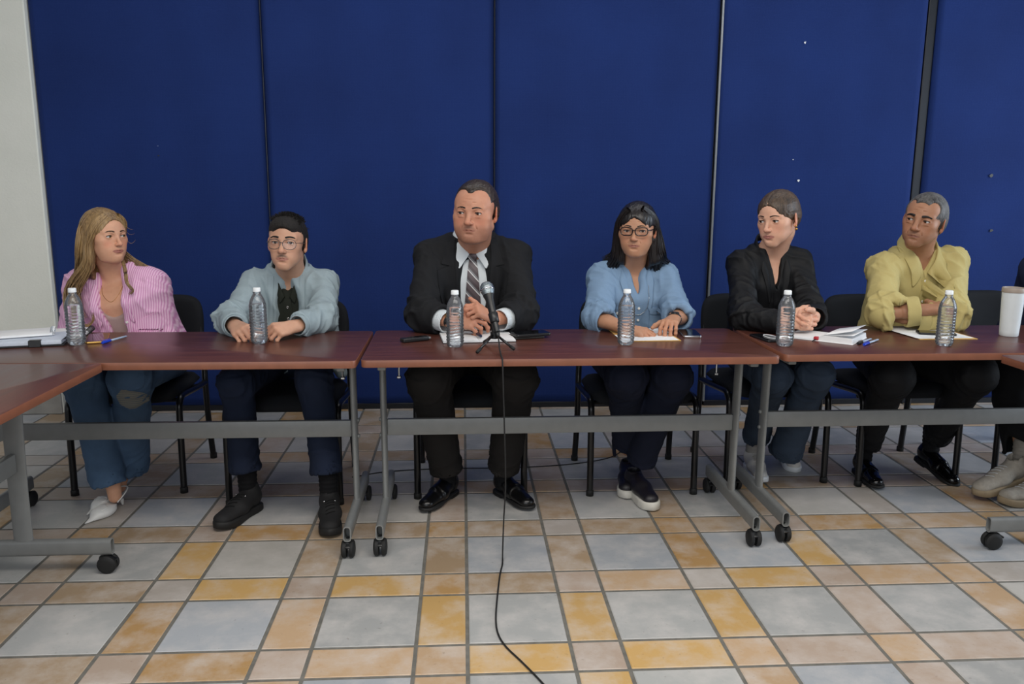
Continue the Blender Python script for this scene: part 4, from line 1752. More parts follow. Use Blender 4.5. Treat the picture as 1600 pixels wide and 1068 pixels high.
        if style in ('sneaker',):
            T = BVHTree.FromPolygons([tuple(v) for v in V.tolist()], [tuple(q) for q in Q.tolist()])
            paths = []

            def on(xx, yy):
                hh = T.ray_cast(Vector((xx, yy, 0.2)), Vector((0, 0, -1)), 0.3)
                return (xx, yy, (hh[0].z if hh[0] is not None else 0.05) + 0.0018)
            for i in range(5):
                yy = 0.055 + i * 0.017
                for sx in (-1, 1):
                    P = [on(sx * t * 0.017, yy + sx * (t) * 0.006) for t in np.linspace(-1, 1, 7)]
                    paths.append((P, 0.0020))
            Vl, Ql = tube_mesh(paths, 6)
            self.mesh('laces', W(Vl), Ql, mats[2], up)
            if len(mats) > 3:
                b = bmesh.new()
                for sx in (-1, 1):
                    q = W(np.array([on(sx * 0.021, 0.052)]))[0]
                    bmesh.ops.create_uvsphere(b, u_segments=10, v_segments=6, radius=0.0042, matrix=Matrix.Translation(tuple(q)))
                self.bm('eyelet', b, mats[3], up)
        if style == 'heel':
            # slingback strap and square bow ornament
            P = spl([(0.022, 0.035, 0.035), (0.028, -0.005, 0.060), (0.018, -0.035, 0.072), (0.0, -0.045, 0.074), (-0.018, -0.035, 0.072), (-0.028, -0.005, 0.060), (-0.022, 0.035, 0.035)], 5)
            Vt, Qt = tube_mesh([(P, 0.0028)], 6)
            self.mesh('strap', W(Vt), Qt, mats[0], up)
            P = spl([(0.020, 0.092, 0.040), (0.020, 0.12, 0.034), (-0.020, 0.12, 0.034), (-0.020, 0.092, 0.040), (0.020, 0.092, 0.040)], 3)
            Vt, Qt = tube_mesh([(P, 0.0035)], 6)
            self.mesh('bow', W(Vt), Qt, mats[0], up)
        return up

    def band(self, name, a, b, at, width, r_out, thick, m, parent, taper=0.0):
        """Hollow turned cuff round the limb a-b at fraction `at`, reaching back by width."""
        a, b = V3(a), V3(b)
        d = unit(b - a)
        e = a + (b - a) * at
        F = Field(e - r_out - width - 0.01, e + r_out + width + 0.01, 0.0032)
        F.add(cone(e - d * (width + 0.03), e + d * 0.03, r_out + taper, r_out - taper))
        Rm = np.stack([d, *self._perp(d)], 0)
        F.cut(boxp(e + d * 0.10, (0.10, 0.12, 0.12), Rm), 0.004)
        F.cut(boxp(e - d * (width + 0.10), (0.10, 0.12, 0.12), Rm), 0.004)
        F.cut(cone(e - d * (width + 0.06), e + d * 0.06, r_out - thick + taper, r_out - thick - taper))
        V, Q = F.mesh(2)
        n = vnormals(V, Q)
        V = V + n * ((vnoise(V * 38, 3) - 0.5) * 0.004)[:, None]
        return self.mesh(name, V, Q, m, parent)

    def ankle_skin(self, a, b, ra, rb, col=None, name=None, m=None):
        a, b = V3(a), V3(b)
        F = Field(np.minimum(a, b) - 0.07, np.maximum(a, b) + 0.07, 0.005)
        F.add(cone(a, b, ra, rb))
        V, Q = F.mesh(2)
        if name:
            V = V + vnormals(V, Q) * (np.sin(V[:, 2] * 330)[:, None] * 0.0012)
            self.mesh(name, V, Q, m)
        else:
            self.body_add(V, Q, np.repeat(self.skin[None], len(V), 0))

    def inner_body(self):
        """neck, chest and trunk under the clothes, plus upper arms and legs (hidden), as part of the body mesh"""
        c = self.c
        fr = self.fr
        top = self.H([(0, 0.022, -0.06)])[0]
        r = c.get('neck_r', 0.056) * self.hs
        P = np.array([V3(c['shL']), V3(c['shR']), top, fr.p(0, 0, -0.3)])
        F = Field(P.min(0) - 0.14, P.max(0) + 0.14, 0.0045)
        for p in self.torso_prims(-0.008):
            F.add(p)
        F.add(cone(fr.p(0, -0.012, -0.03), top, r * 1.10, r), 0.045)
        for q in ('shL', 'shR'):
            F.add(cone(fr.p(0, -0.02, -0.045), c[q], 0.038, 0.040), 0.045)
        sgn = 1
        for q in (-1, 1):   # collar bones and neck tendons
            F.add(cone(fr.p(q * 0.018, 0.048, -0.035), fr.p(q * 0.11, 0.030, -0.020), 0.009, 0.008), 0.02)
            F.add(cone(fr.p(q * 0.016, 0.040, -0.030), top + self.hR @ V3(q * 0.048, 0.0, 0.02) * self.hs, 0.010, 0.010), 0.02)
        F.cut(boxp(fr.p(0, 0, -0.3 - 0.3), (0.5, 0.5, 0.3), np.stack([fr.u, fr.v, fr.w])))
        V, Q = F.mesh(2)
        self.body_add(V, Q, np.repeat(self.skin[None], len(V), 0))
        # limbs inside sleeves and trouser legs, one connected surface
        hp = V3(c['hip'])
        J = [V3(c[k]) for k in ('shL', 'elL', 'wrL', 'shR', 'elR', 'wrR', 'knL', 'anL', 'knR', 'anR')] + [hp]
        A = np.array(J)
        F = Field(A.min(0) - 0.1, A.max(0) + 0.1, 0.009)
        for a in ('L', 'R'):
            F.add(cone(fr.p(0, -0.02, -0.06), c['sh' + a], 0.035, 0.036), 0.02)
            F.add(cone(c['sh' + a], c['el' + a], 0.036, 0.031), 0.02)
            F.add(cone(c['el' + a], c['wr' + a], 0.031, 0.020), 0.02)
            hj = hp + V3(0.08 * (-1 if a == 'L' else 1), 0, 0)
            F.add(cone(hp, hj, 0.07, 0.06), 0.02)
            F.add(cone(hj, c['kn' + a], 0.062, 0.046), 0.02)
            F.add(cone(c['kn' + a], V3(c['an' + a]) + V3(0, 0, 0.03), 0.044, 0.028), 0.02)
        F.add(cone(hp, fr.p(0, -0.01, -0.08), 0.08, 0.06), 0.03)
        V, Q = F.mesh(2)
        self.body_add(V, Q, np.repeat(self.skin[None], len(V), 0))

    def setup(self):
        c = self.c
        sh = (V3(c['shL']) + V3(c['shR'])) / 2
        N = sh + V3(0, 0.005, c.get('nb', 0.055))
        hp = V3(c['hip'])
        self.N = N
        self.fr = Frame(N, V3(c['shR']) - V3(c['shL']), N - hp)
        self.torso_len = float(np.linalg.norm(N - hp)) - 0.01


def soft_noise_len(n):
    return n

# ------------------------------------------------------------------ helpers for hair and things worn
def clear_mat(name, gloss=0.06, tint=(1, 1, 1), haze=0.0):
    m = bpy.data.materials.new(name)
    m.use_nodes = True
    nt = m.node_tree
    nt.nodes.clear()
    out = nt.nodes.new('ShaderNodeOutputMaterial')
    mx = nt.nodes.new('ShaderNodeMixShader')
    tr = nt.nodes.new('ShaderNodeBsdfTransparent')
    gl = nt.nodes.new('ShaderNodeBsdfGlossy')
    fr = nt.nodes.new('ShaderNodeFresnel')
    fr.inputs['IOR'].default_value = 1.0 + gloss * 5
    tr.inputs[0].default_value = (*tint, 1)
    gl.inputs['Roughness'].default_value = 0.05
    nt.links.new(fr.outputs[0], mx.inputs[0])
    nt.links.new(tr.outputs[0], mx.inputs[1])
    nt.links.new(gl.outputs[0], mx.inputs[2])
    if haze:      # faint milkiness of moulded plastic
        df = nt.nodes.new('ShaderNodeBsdfDiffuse')
        df.inputs[0].default_value = (0.85, 0.9, 0.95, 1)
        m2 = nt.nodes.new('ShaderNodeMixShader')
        m2.inputs[0].default_value = haze
        nt.links.new(mx.outputs[0], m2.inputs[1])
        nt.links.new(df.outputs[0], m2.inputs[2])
        nt.links.new(m2.outputs[0], out.inputs[0])
    else:
        nt.links.new(mx.outputs[0], out.inputs[0])
    return m


LENS = clear_mat('spectacle_lens', 0.09)


def strands(guide, n, spread, r, seed=0, wav=0.004, m=18, freq=3.0, seg_r=None):
    """n tapered strands around a guide curve (world points); spread: half-width per guide point."""
    rnd = np.random.RandomState(seed)
    G = spl(guide, 6)
    t = np.linspace(0, 1, len(G))
    tt = np.linspace(0, 1, m)
    G = np.stack([np.interp(tt, t, G[:, k]) for k in range(3)], 1)
    S = np.interp(tt, np.linspace(0, 1, len(spread)), spread)
    T = np.gradient(G, axis=0)
    T /= np.linalg.norm(T, axis=1)[:, None]
    A = np.cross(T, V3(0, 1, 0.01))
    A /= np.linalg.norm(A, axis=1)[:, None] + 1e-9
    B = np.cross(T, A)
    out = []
    for i in range(n):
        a, q = rnd.rand() * 6.28, math.sqrt(rnd.rand())
        ph, ph2 = rnd.rand() * 6.28, rnd.rand() * 6.28
        w = wav * (0.6 + 0.8 * rnd.rand())
        e = 0.86 + 0.14 * rnd.rand()
        sc = e * tt
        P = G + A * (S * q * math.cos(a) + w * tt * np.sin(tt * freq * 6.28 + ph))[:, None] + B * (S * q * math.sin(a) * 0.7 + w * tt * np.cos(tt * freq * 6.28 + ph2))[:, None]
        k = max(6, int(m * e))
        R = r * (1 - 0.75 * np.linspace(0, 1, k) ** 2) * (0.7 + 0.6 * rnd.rand())
        out.append((P[:k], R))
    return out


def glasses(P, kind, m, hw=0.0235, hh=0.018, cx=0.031, cz=0.002, y=-0.100, r=0.0011, ear_x=0.078, lens=True):
    rim = []
    lens_o = []
    for q in (-1, 1):
        pts = []
        for k in range(28):
            a = 2 * math.pi * k / 28
            c, s_ = math.cos(a), math.sin(a)
            if kind == 'round':
                px, pz = hw * (abs(c) ** 0.85) * np.sign(c), hh * (abs(s_) ** 0.85) * np.sign(s_)
                if s_ > 0:
                    pz *= 0.86
            else:
                px, pz = hw * (abs(c) ** 0.6) * np.sign(c), hh * (abs(s_) ** 0.62) * np.sign(s_)
                if s_ < 0:
                    px *= 1 - 0.12 * abs(s_)
            x = q * cx + px
            pts.append((x, y + 3.2 * x * x, cz + pz))
        rim.append((pts + pts[:1], r if kind == 'round' else r * 1.0))
        lens_o.append(pts)
    br = [(-cx + hw * 0.95, y + 0.0005, cz + 0.004), (0, y - 0.0035, cz + 0.0065), (cx - hw * 0.95, y + 0.0005, cz + 0.004)]
    Vr, Qr = tube_mesh([(spl(p, 2), rr) for p, rr in rim] + [(spl(br, 5), r)], 8)
    g = P.mesh('glasses', P.H(Vr), Qr, m)
    tm = []
    for q in (-1, 1):
        xe = cx + hw
        tm.append((spl([(q * xe, y + 3.2 * xe * xe, cz + 0.005), (q * (xe + 0.010), y + 0.03, cz + 0.005), (q * (ear_x + 0.001), -0.005, cz + 0.004), (q * (ear_x + 0.002), 0.015, cz + 0.002), (q * ear_x, 0.035, cz - 0.022)], 5), r * (1.0 if kind == 'round' else 1.1)))
    for t_ in tm:
        Vt, Qt = tube_mesh([t_], 8)
        P.mesh('temple_arm', P.H(Vt), Qt, m, g)
    if lens:
        for pts in lens_o:
            c = np.mean(pts, 0)
            Vl = [tuple(c - V3(0, 0.0008, 0))] + [tuple(p) for p in pts]
            n = len(pts)
            Fl = [(0, 1 + (k + 1) % n, 1 + k) for k in range(n)]
            P.mesh('lens', P.H(Vl), Fl, LENS, g)
    return g


def watch(P, wrist, elbow, back, m_band, m_face, r=0.029, flat=0.80, at=0.0, name='wristwatch', dial=True):
    w, e = V3(wrist), V3(elbow)
    d = unit(e - w)
    z = unit(V3(back) - d * (V3(back) @ d))
    x = np.cross(d, z)
    c = w + d * at
    pts = [c + x * r * math.cos(a) + z * r * flat * math.sin(a) for a in np.linspace(0, 2 * math.pi, 25)]
    paths = [([p + d * o for p in pts], 0.0026) for o in (-0.007, -0.0035, 0, 0.0035, 0.007)]
    V, Q = tube_mesh(paths, 6)
    b = P.mesh(name, V, Q, m_band)
    if dial:
        bm = bmesh.new()
        M = Matrix(np.vstack([np.stack([x, d, z, c + z * (r * flat + 0.002)], 1), [0, 0, 0, 1]]).tolist())
        bm_lathe(bm, [(0, 0.005), (0.014, 0.005), (0.017, 0.003), (0.0175, -0.003), (0, -0.003)], 24, M)
        P.bm('watch_case', bm, m_face, b, angle=40)
    return b


def ring_on(P, tip_idx_pos, axis, m, r=0.0098):
    x, y = P._perp(unit(axis))
    c = V3(tip_idx_pos)
    pts = [c + x * r * math.cos(a) + y * r * math.sin(a) for a in np.linspace(0, 2 * math.pi, 17)]
    V, Q = tube_mesh([(pts, 0.0016)], 6)
    return P.mesh('finger_ring', V, Q, m)


def neck_hole(fr, r=0.064, lean=-0.012):
    return cone(fr.p(0, lean * 0.5, -0.026), fr.p(0, lean, 0.12), r, r * 1.05)


def vee(fr, depth, w, f=0.12, ff=1.9, w0=0.004):
    return cone(fr.p(0, f, -depth), fr.p(0, f - 0.03, 0.03), w0, w * 1.12, (fr.v, ff * 1.2))


def striped(name, c1, c2, freq, rot, ratio=0.5, rough=0.85, soft=0.08, axis=0, coords='Object', var=0.05, ang=(0, 0, 0)):
    t = NT(name, rough, 0, 0.25)
    v = t.coords((1, 1, 1), coords, ang)
    s = t.sep(v)[axis]
    n = t.noise(t.coords(), 5, 3)
    s = t.math('ADD', s, t.math('MULTIPLY', n, 0.012))
    f = t.math('FRACT', t.math('MULTIPLY', s, freq))
    tri = t.math('ABSOLUTE', t.math('SUBTRACT', f, 0.5))
    m = t.ramp(tri, [(ratio * 0.5 - soft, (0, 0, 0)), (ratio * 0.5 + soft, (1, 1, 1))])
    c = t.mix(m, srgb(c1), srgb(c2))
    t.color(c)
    t.bump(t.noise(t.coords(), 800, 1), 0.2, 0.0006)
    return t.m


SHIRT_BTN = plain('shirt_button', '#e8e6e0', 0.35, var=0.02)
SOCK_BLACK = fabric('black_sock', '#0d0d10', 500)
RELAX = ((22, 30, 18), (26, 34, 20), (30, 36, 22), (34, 36, 24))
FIST = ((62, 78, 42), (66, 80, 44), (68, 82, 44), (70, 80, 42))

# ------------------------------------------------------------------ the woman in the pink shirt
def woman_pink():
    c = dict(skin='#d8a587', lips='#9a5a55', shL=(-1.675, 3.735, 0.905), shR=(-1.385, 3.735, 0.905), elL=(-1.735, 3.70, 0.64), elR=(-1.345, 3.70, 0.645), wrL=(-1.535, 3.50, 0.612), wrR=(-1.43, 3.50, 0.612),
             hip=(-1.44, 3.80, 0.555), knL=(-1.535, 3.34, 0.575), knR=(-1.335, 3.32, 0.575), anL=(-1.475, 3.36, 0.10), anR=(-1.435, 3.50, 0.11), fat=1.22, wide=1.06, bust=0.035, nb=0.045)
    P = Person('woman with long blonde hair in a pink striped shirt, looking sideways beside the plaster wall', (-1.5, 3.7), c)
    P.setup()
    fr = P.fr
    P.head((-1.528, 3.655, 1.120), 55, -1, 0, 0.96, fr.p(0, -0.01, -0.02), fw=1.06, cheek=1.12, under=0.7, nose=0.92, lipk=1.15, blush=0.5, gaze=(16, 2), lash=0.0015, brow_mat=plain('brow_brown', '#4a3423', 0.8), brow_t=0.0026, iris='green', ears=1, neck_r=0.058)
    P.inner_body()
    # hands lie together in the lap
    P.hand((-1.535, 3.50, 0.655), (0.62, -0.75, -0.12), (-0.2, -0.1, 1), (0, 0, 1), RELAX, 0.93, elbow=c['elL'], upto=0.5)
    P.hand((-1.425, 3.49, 0.665), (-0.55, -0.8, -0.05), (0.1, -0.3, 1), (-1, 0, 0.5), RELAX, 0.93, elbow=c['elR'], upto=0.5)
    P.ankle_skin((-1.458, 3.365, 0.055), (-1.47, 3.37, 0.20), 0.027, 0.036)
    P.ankle_skin((-1.485, 3.475, 0.055), (-1.45, 3.49, 0.20), 0.027, 0.036)
    body = P.body_done()
    pink = striped('pink_striped_cotton', '#e8c2da', '#cc8ab8', 118, 0, 0.55, soft=0.16, axis=0)
    inner_m = fabric('taupe_top', '#a8918c', 600)
    top = P.build_upper('camisole', inner_m, 0.001, 0, arms=False, cuts=[(neck_hole(fr, 0.085), 0.02), (vee(fr, 0.11, 0.10, ff=1.6, w0=0.05), 0.01)], bottom=0.33, wr=0.001, h=0.006, cap=0.75)
    sh = P.build_upper('shirt', pink, 0.020, 0.016, sleeve_end=0.86, r=(0.050, 0.050, 0.042), wr=0.0120, seed=4, fold_f=60,
                       cuts=[(neck_hole(fr, 0.070), 0.01), (vee(fr, 0.34, 0.062, f=0.15, ff=1.35, w0=0.020), 0.006)], bottom=0.36,
                       extra=[(cone(fr.p(-0.16, 0.02, -0.30), fr.p(-0.10, 0.10, -0.345), 0.05, 0.03), 0.03)])
    P.collar('collar', [(0.036, 0.125, -0.141), (0.058, 0.095, -0.062), (0.076, 0.022, 0.01), (0.052, -0.05, 0.044), (0, -0.072, 0.05)], pink, sh, stand=0.028, fall=0.046, point=0.030, key='shirt', out=0.020, spread=0.034)
    P.patch('placket', 'shirt', [(0.034, -0.14), (0.030, -0.24), (0.022, -0.36)], [(0.066, -0.13), (0.060, -0.24), (0.050, -0.36)], pink, sh, ncol=4, off=0.0035)
    for z in (-0.185, -0.255, -0.325):
        P.button('shirt', 0.048, z, SHIRT_BTN, sh, off=0.006)
    P.patch('pocket', 'shirt', [(0.078, -0.195), (0.078, -0.31)], [(0.165, -0.180), (0.162, -0.30)], pink, sh, ncol=8, off=0.0035, puff=0.002)
    P.trousers(fabric('light_blue_denim', '#48607c', 700, 0.22, big=9), hem=(0.070, 0.068), thigh=0.098, knee=0.078, calf=0.068, wr=0.006, seed=2, end=(0.96, 0.94))
    rip = striped('frayed_knee', '#8a8578', '#5c666c', 110, 0, 0.5, soft=0.3, axis=2)
    P.patch('knee_tear', 'trousers', [(-1.345, 3.1, 0.545), (-1.375, 3.1, 0.515), (-1.372, 3.1, 0.475), (-1.340, 3.1, 0.452)], [(-1.325, 3.1, 0.545), (-1.275, 3.1, 0.520), (-1.272, 3.1, 0.478), (-1.318, 3.1, 0.452)], rip, None, ncol=10, nrow=16, off=0.0015, d=(0, 1, 0), world=True)
    white = plain('white_leather', '#dfdfdd', 0.35, var=0.03)
    P.shoe((-1.452, 3.385), (-0.30, -0.95), 'heel', (white, white), 1.02, z0=0.002)
    P.shoe((-1.495, 3.480), (-0.25, -0.97), 'heel', (white, white), 1.02, z0=0.002)
    # hair
    hm = hair_mat('blonde_hair', '#5c4530', '#a98a5c')
    F = Field((-0.115, -0.125, -0.20), (0.115, 0.14, 0.14), 0.0026)
    F.add(ell((0, 0.018, 0.036), (0.086, 0.103, 0.091)))
    F.add(ell((0, -0.028, 0.034), (0.067, 0.0635, 0.067)), 0.02)
    F.add(cone((-0.062, 0.005, 0.03), (-0.080, 0.02, -0.13), 0.032, 0.026), 0.03)
    F.add(cone((0.062, 0.03, 0.03), (0.070, 0.050, -0.13), 0.030, 0.026), 0.03)
    F.add(cone((0, 0.07, 0.0), (0, 0.075, -0.15), 0.062, 0.055), 0.04)
    F.cut(ell((0.0, -0.100, -0.010), (0.058, 0.085, 0.083)), 0.010)
    F.cut(ell((0.0, -0.070, -0.085), (0.066, 0.085, 0.085)), 0.012)
    F.cut(cone((0, 0.02, -0.08), (0, 0.02, -0.25), 0.050, 0.052), 0.01)
    F.cut(cone((0.004, -0.105, 0.102), (0.004, 0.05, 0.141), 0.0022, 0.002), 0.003)
    ex = []
    h = lambda *p: P.H([p])[0]
    L = [h(-0.026, -0.060, 0.094), h(-0.070, -0.045, 0.050), h(-0.090, -0.012, -0.03), h(-0.094, 0.0, -0.12), (-1.655, 3.60, 0.90), (-1.645, 3.565, 0.82), (-1.615, 3.545, 0.755)]
    ex += strands(L, 150, [0.016, 0.018, 0.016, 0.020, 0.030, 0.032, 0.028], 0.0036, 1, 0.008, 26, 1.6)
    L = [h(-0.035, 0.02, 0.102), h(-0.085, 0.02, 0.040), h(-0.100, 0.03, -0.06), (-1.650, 3.66, 0.95), (-1.675, 3.62, 0.86), (-1.655, 3.575, 0.78)]
    ex += strands(L, 90, [0.02, 0.02, 0.02, 0.026, 0.030, 0.022], 0.0036, 2, 0.008, 24, 1.8)
    L = [(-1.63, 3.56, 0.80), (-1.615, 3.545, 0.765), (-1.585, 3.54, 0.752), (-1.560, 3.54, 0.775), (-1.562, 3.545, 0.815)]
    ex += strands(L, 12, [0.010, 0.008, 0.006, 0.005, 0.003], 0.0022, 3, 0.002, 20, 1.0)
    L = [h(0.024, -0.062, 0.092), h(0.066, -0.040, 0.060), h(0.083, 0.005, 0.00), h(0.082, 0.035, -0.07), (-1.40, 3.735, 0.965), (-1.36, 3.78, 0.93)]
    ex += strands(L, 80, [0.010, 0.014, 0.016, 0.018, 0.02, 0.02], 0.0034, 4, 0.006, 22, 1.5)
    L = [h(0.055, -0.02, -0.09), (-1.435, 3.60, 0.975), (-1.428, 3.59, 0.93), (-1.405, 3.585, 0.895), (-1.43, 3.585, 0.875)]
    ex += strands(L, 16, [0.006, 0.007, 0.007, 0.006, 0.003], 0.0024, 5, 0.004, 20, 1.3)
    for q in (0, 2, 5):      # fly-away wisps at the face
        L = [h(0.070, -0.045, 0.045 - 0.012 * q), h(0.080, -0.062, 0.030 - 0.013 * q), h(0.088 + 0.004 * (q % 3), -0.070, 0.026 - 0.010 * q), h(0.096 + 0.006 * (q % 2), -0.074, 0.030 - 0.008 * q)]
        ex += strands(L, 1, [0.001, 0.001, 0.001, 0.001], 0.0007, 30 + q, 0.001, 12, 1)
    P.hair_mesh(F, hm, 0.0016, (150, 60, 30), extra=tube_mesh(ex, 5))
    # hoop earring, necklace
    pts = [h(-0.083 + 0.001 * math.cos(a), 0.004 + 0.008 * math.cos(a), -0.052 + 0.012 * math.sin(a)) for a in np.linspace(0, 6.283, 17)]
    V, Q = tube_mesh([(pts, 0.0017)], 6)
    P.mesh('earring', V, Q, MAT['gold'])
    N = spl([fr.p(-0.055, 0.045, -0.01), fr.p(-0.04, 0.09, -0.06), fr.p(0.0, 0.108, -0.092), fr.p(0.04, 0.09, -0.06), fr.p(0.055, 0.045, -0.01)], 8)
    pl = []
    Tb = BVHTree.FromPolygons([tuple(v) for v in np.concatenate(P.bV).tolist()], [tuple(q) for q in np.concatenate(P.bQ).tolist()])
    for p in N:
        hh = Tb.ray_cast(Vector(p + fr.v * 0.2), Vector(-fr.v), 0.5)
        pl.append(V3(*hh[0]) + fr.v * 0.001 if hh[0] is not None else p)
    V, Q = tube_mesh([(pl, 0.0009)], 5)
    P.mesh('necklace', V, Q, MAT['gold'])
    return P


# ------------------------------------------------------------------ the young man
def young_man():
    c = dict(skin='#c79a80', lips='#9c655a', shL=(-0.902, 3.665, 0.915), shR=(-0.612, 3.665, 0.915), elL=(-0.962, 3.440, 0.785), elR=(-0.585, 3.470, 0.785), wrL=(-0.908, 3.305, 0.788), wrR=(-0.662, 3.290, 0.790),
             hip=(-0.76, 3.74, 0.555), knL=(-0.915, 3.295, 0.555), knR=(-0.600, 3.285, 0.575), anL=(-0.895, 3.30, 0.125), anR=(-0.552, 3.235, 0.125), fat=0.95, wide=0.98, nb=0.045)
    P = Person('young man with thin glasses in a pale grey zip jacket, hands beside a water bottle', (-0.76, 3.65), c)
    P.setup()
    fr = P.fr
    P.head((-0.740, 3.565, 1.100), -2, -3, 2, 1.03, fr.p(0, -0.01, -0.02), fw=0.93, jaw=0.98, cheek=0.9, nose=1.05, moustache=0.75, blush=0.15, brow_t=0.0030, gaze=(8, 0), neck_r=0.052)
    P.inner_body()
    cur = ((48, 62, 30), (52, 64, 32), (54, 66, 32), (58, 66, 32))
    P.hand((-0.902, 3.296, 0.786), (0.46, -0.88, -0.05), (-0.35, -0.45, 0.85), (0.6, 0.6, 0), cur, 0.98, elbow=c['elL'], thumbdirs=((0.5, 0.75, -0.45), (0.2, 0.95, -0.3), (0.0, 0.98, -0.2)))
    P.hand((-0.668, 3.284, 0.788), (-0.68, -0.72, -0.03), (0.30, -0.50, 0.85), (-0.6, 0.6, 0), cur, 0.98, elbow=c['elR'], thumbdirs=((0.5, 0.75, -0.45), (0.2, 0.95, -0.3), (0.0, 0.98, -0.2)))
    P.body_done()
    polo = fabric('dark_olive_pique', '#22251f', 500)
    grey = fabric('pale_grey_jersey', '#91a0a6', 800, 0.06, big=5)
    pm = P.build_upper('polo_shirt', polo, 0.002, 0, arms=False, cuts=[(neck_hole(fr, 0.062), 0.006), (vee(fr, 0.085, 0.040, f=0.11, ff=1.8), 0.004)], bottom=0.34, wr=0.002, h=0.006, cap=0.75)
    P.collar('collar', [(0.01, 0.095, -0.086), (0.036, 0.08, -0.032), (0.064, 0.015, 0.016), (0.044, -0.052, 0.04), (0, -0.066, 0.044)], polo, pm, stand=0.018, fall=0.020, point=0.012, key='polo_shirt', out=0.012)
    P.patch('placket', 'polo_shirt', [(-0.017, -0.09), (-0.017, -0.23)], [(0.017, -0.09), (0.017, -0.23)], polo, pm, ncol=4, off=0.003)
    for z in (-0.125, -0.175):
        P.button('polo_shirt', 0.0, z, MAT['silver'], pm, off=0.005, r=0.006)
    jk = P.build_upper('jacket', grey, 0.020, 0.010, sleeve_end=0.90, r=(0.046, 0.045, 0.038), wr=0.0115, seed=7, fold_f=58,
                       cuts=[(neck_hole(fr, 0.072), 0.012), (cone(fr.p(0.005, 0.15, -0.36), fr.p(0.0, 0.13, 0.02), 0.068, 0.048, (fr.v, 1.25)), 0.008)], bottom=0.50,
                       extra=[(cone((-0.880, 3.66, 0.72), (-0.900, 3.53, 0.625), 0.060, 0.030), 0.04), (cone((-0.620, 3.70, 0.70), (-0.555, 3.71, 0.50), 0.060, 0.028), 0.04)])
    # knitted stand collar running into the zip edges, cuffs
    for q in (-1, 1):
        P.patch('zip_edge', 'jacket', [(q * 0.056, 0.005), (q * 0.058, -0.10), (q * 0.068, -0.24), (q * 0.074, -0.37)], [(q * 0.078, 0.005), (q * 0.078, -0.10), (q * 0.086, -0.24), (q * 0.092, -0.37)], grey, jk, ncol=4, off=0.004, puff=0.003)
    P.collar('collar', [(0.052, 0.085, -0.071), (0.062, 0.06, -0.022), (0.074, 0.01, 0.02), (0.05, -0.055, 0.044), (0, -0.074, 0.05)], grey, jk, stand=0.034, fall=0.012, point=-0.004, out=0.006, th=0.004)
    for a, b in ((c['elL'], c['wrL']), (c['elR'], c['wrR'])):
        P.band('cuff', a, b, 0.99, 0.045, 0.0430, 0.006, grey, jk, 0.003)
    P.trousers(fabric('dark_blue_denim', '#1b2438', 700, 0.22, big=8), hem=(0.063, 0.063), thigh=0.084, knee=0.068, calf=0.060, wr=0.0055, seed=5, end=(0.86, 0.86))
    for a in (c['anL'], c['anR']):
        P.ankle_skin((a[0], a[1] + 0.01, 0.07), (a[0], a[1] + 0.01, 0.24), 0.036, 0.042, name='sock', m=SOCK_BLACK)
    blk = plain('black_suede', '#121214', 0.8, var=0.15)
    P.shoe((-0.890, 3.300), (-0.36, -0.93), 'sneaker', (blk, MAT['rubber'], blk, MAT['silver']), 1.02, z0=0.002)
    P.shoe((-0.548, 3.225), (0.18, -0.98), 'sneaker', (blk, MAT['rubber'], blk, MAT['silver']), 1.02, z0=0.002)
    hm = hair_mat('black_brown_hair', '#090706', '#1a1310', 0.8)
    F = Field((-0.10, -0.12, -0.12), (0.10, 0.13, 0.15), 0.0026)
    F.add(ell((0, 0.014, 0.036), (0.0755, 0.096, 0.080)))
    F.add(ell((0, -0.020, 0.062), (0.062, 0.076, 0.045)), 0.02)
    F.add(ell((0, 0.040, 0.0), (0.0725, 0.075, 0.080)), 0.02)
    F.cut(ell((0, -0.110, -0.010), (0.070, 0.055, 0.076)), 0.006)
    F.cut(ell((0, -0.095, -0.060), (0.120, 0.098, 0.075)), 0.006)
    F.cut(boxp((0, -0.03, -0.085), (0.12, 0.075, 0.062)), 0.006)
    F.cut(boxp((0, 0.06, -0.135), (0.12, 0.12, 0.065)), 0.006)
    rs = np.random.RandomState(3)
    ex = []
    for i in range(420):
        a, b = rs.uniform(-1, 1), rs.uniform(-0.75, 1)
        x, y = a * 0.062, b * 0.07 + 0.005
        z = 0.038 + 0.080 * math.sqrt(max(0.05, 1 - (x / 0.082) ** 2 - (y / 0.1) ** 2))
        p = V3(x, y, z)
        n_ = unit(V3(x * 1.1, y * 0.7 - 0.02, z - 0.02))
        q_ = p + n_ * 0.010 + V3(rs.normal() * 0.004, -0.004 + rs.normal() * 0.003, 0)
        ex.append((np.array([p - n_ * 0.006, p + n_ * 0.003, q_]), np.array([0.0022, 0.0018, 0.0005])))
    Ve, Qe = tube_mesh(ex, 4)
    P.hair_mesh(F, hm, 0.0012, (260, 260, 120), extra=(P.H(Ve), Qe))
    glasses(P, 'round', plain('thin_metal_frame', '#55585a', 0.3, 0.6), 0.0255, 0.0215, 0.0305, -0.004, -0.102, 0.0012, 0.074)
    return P


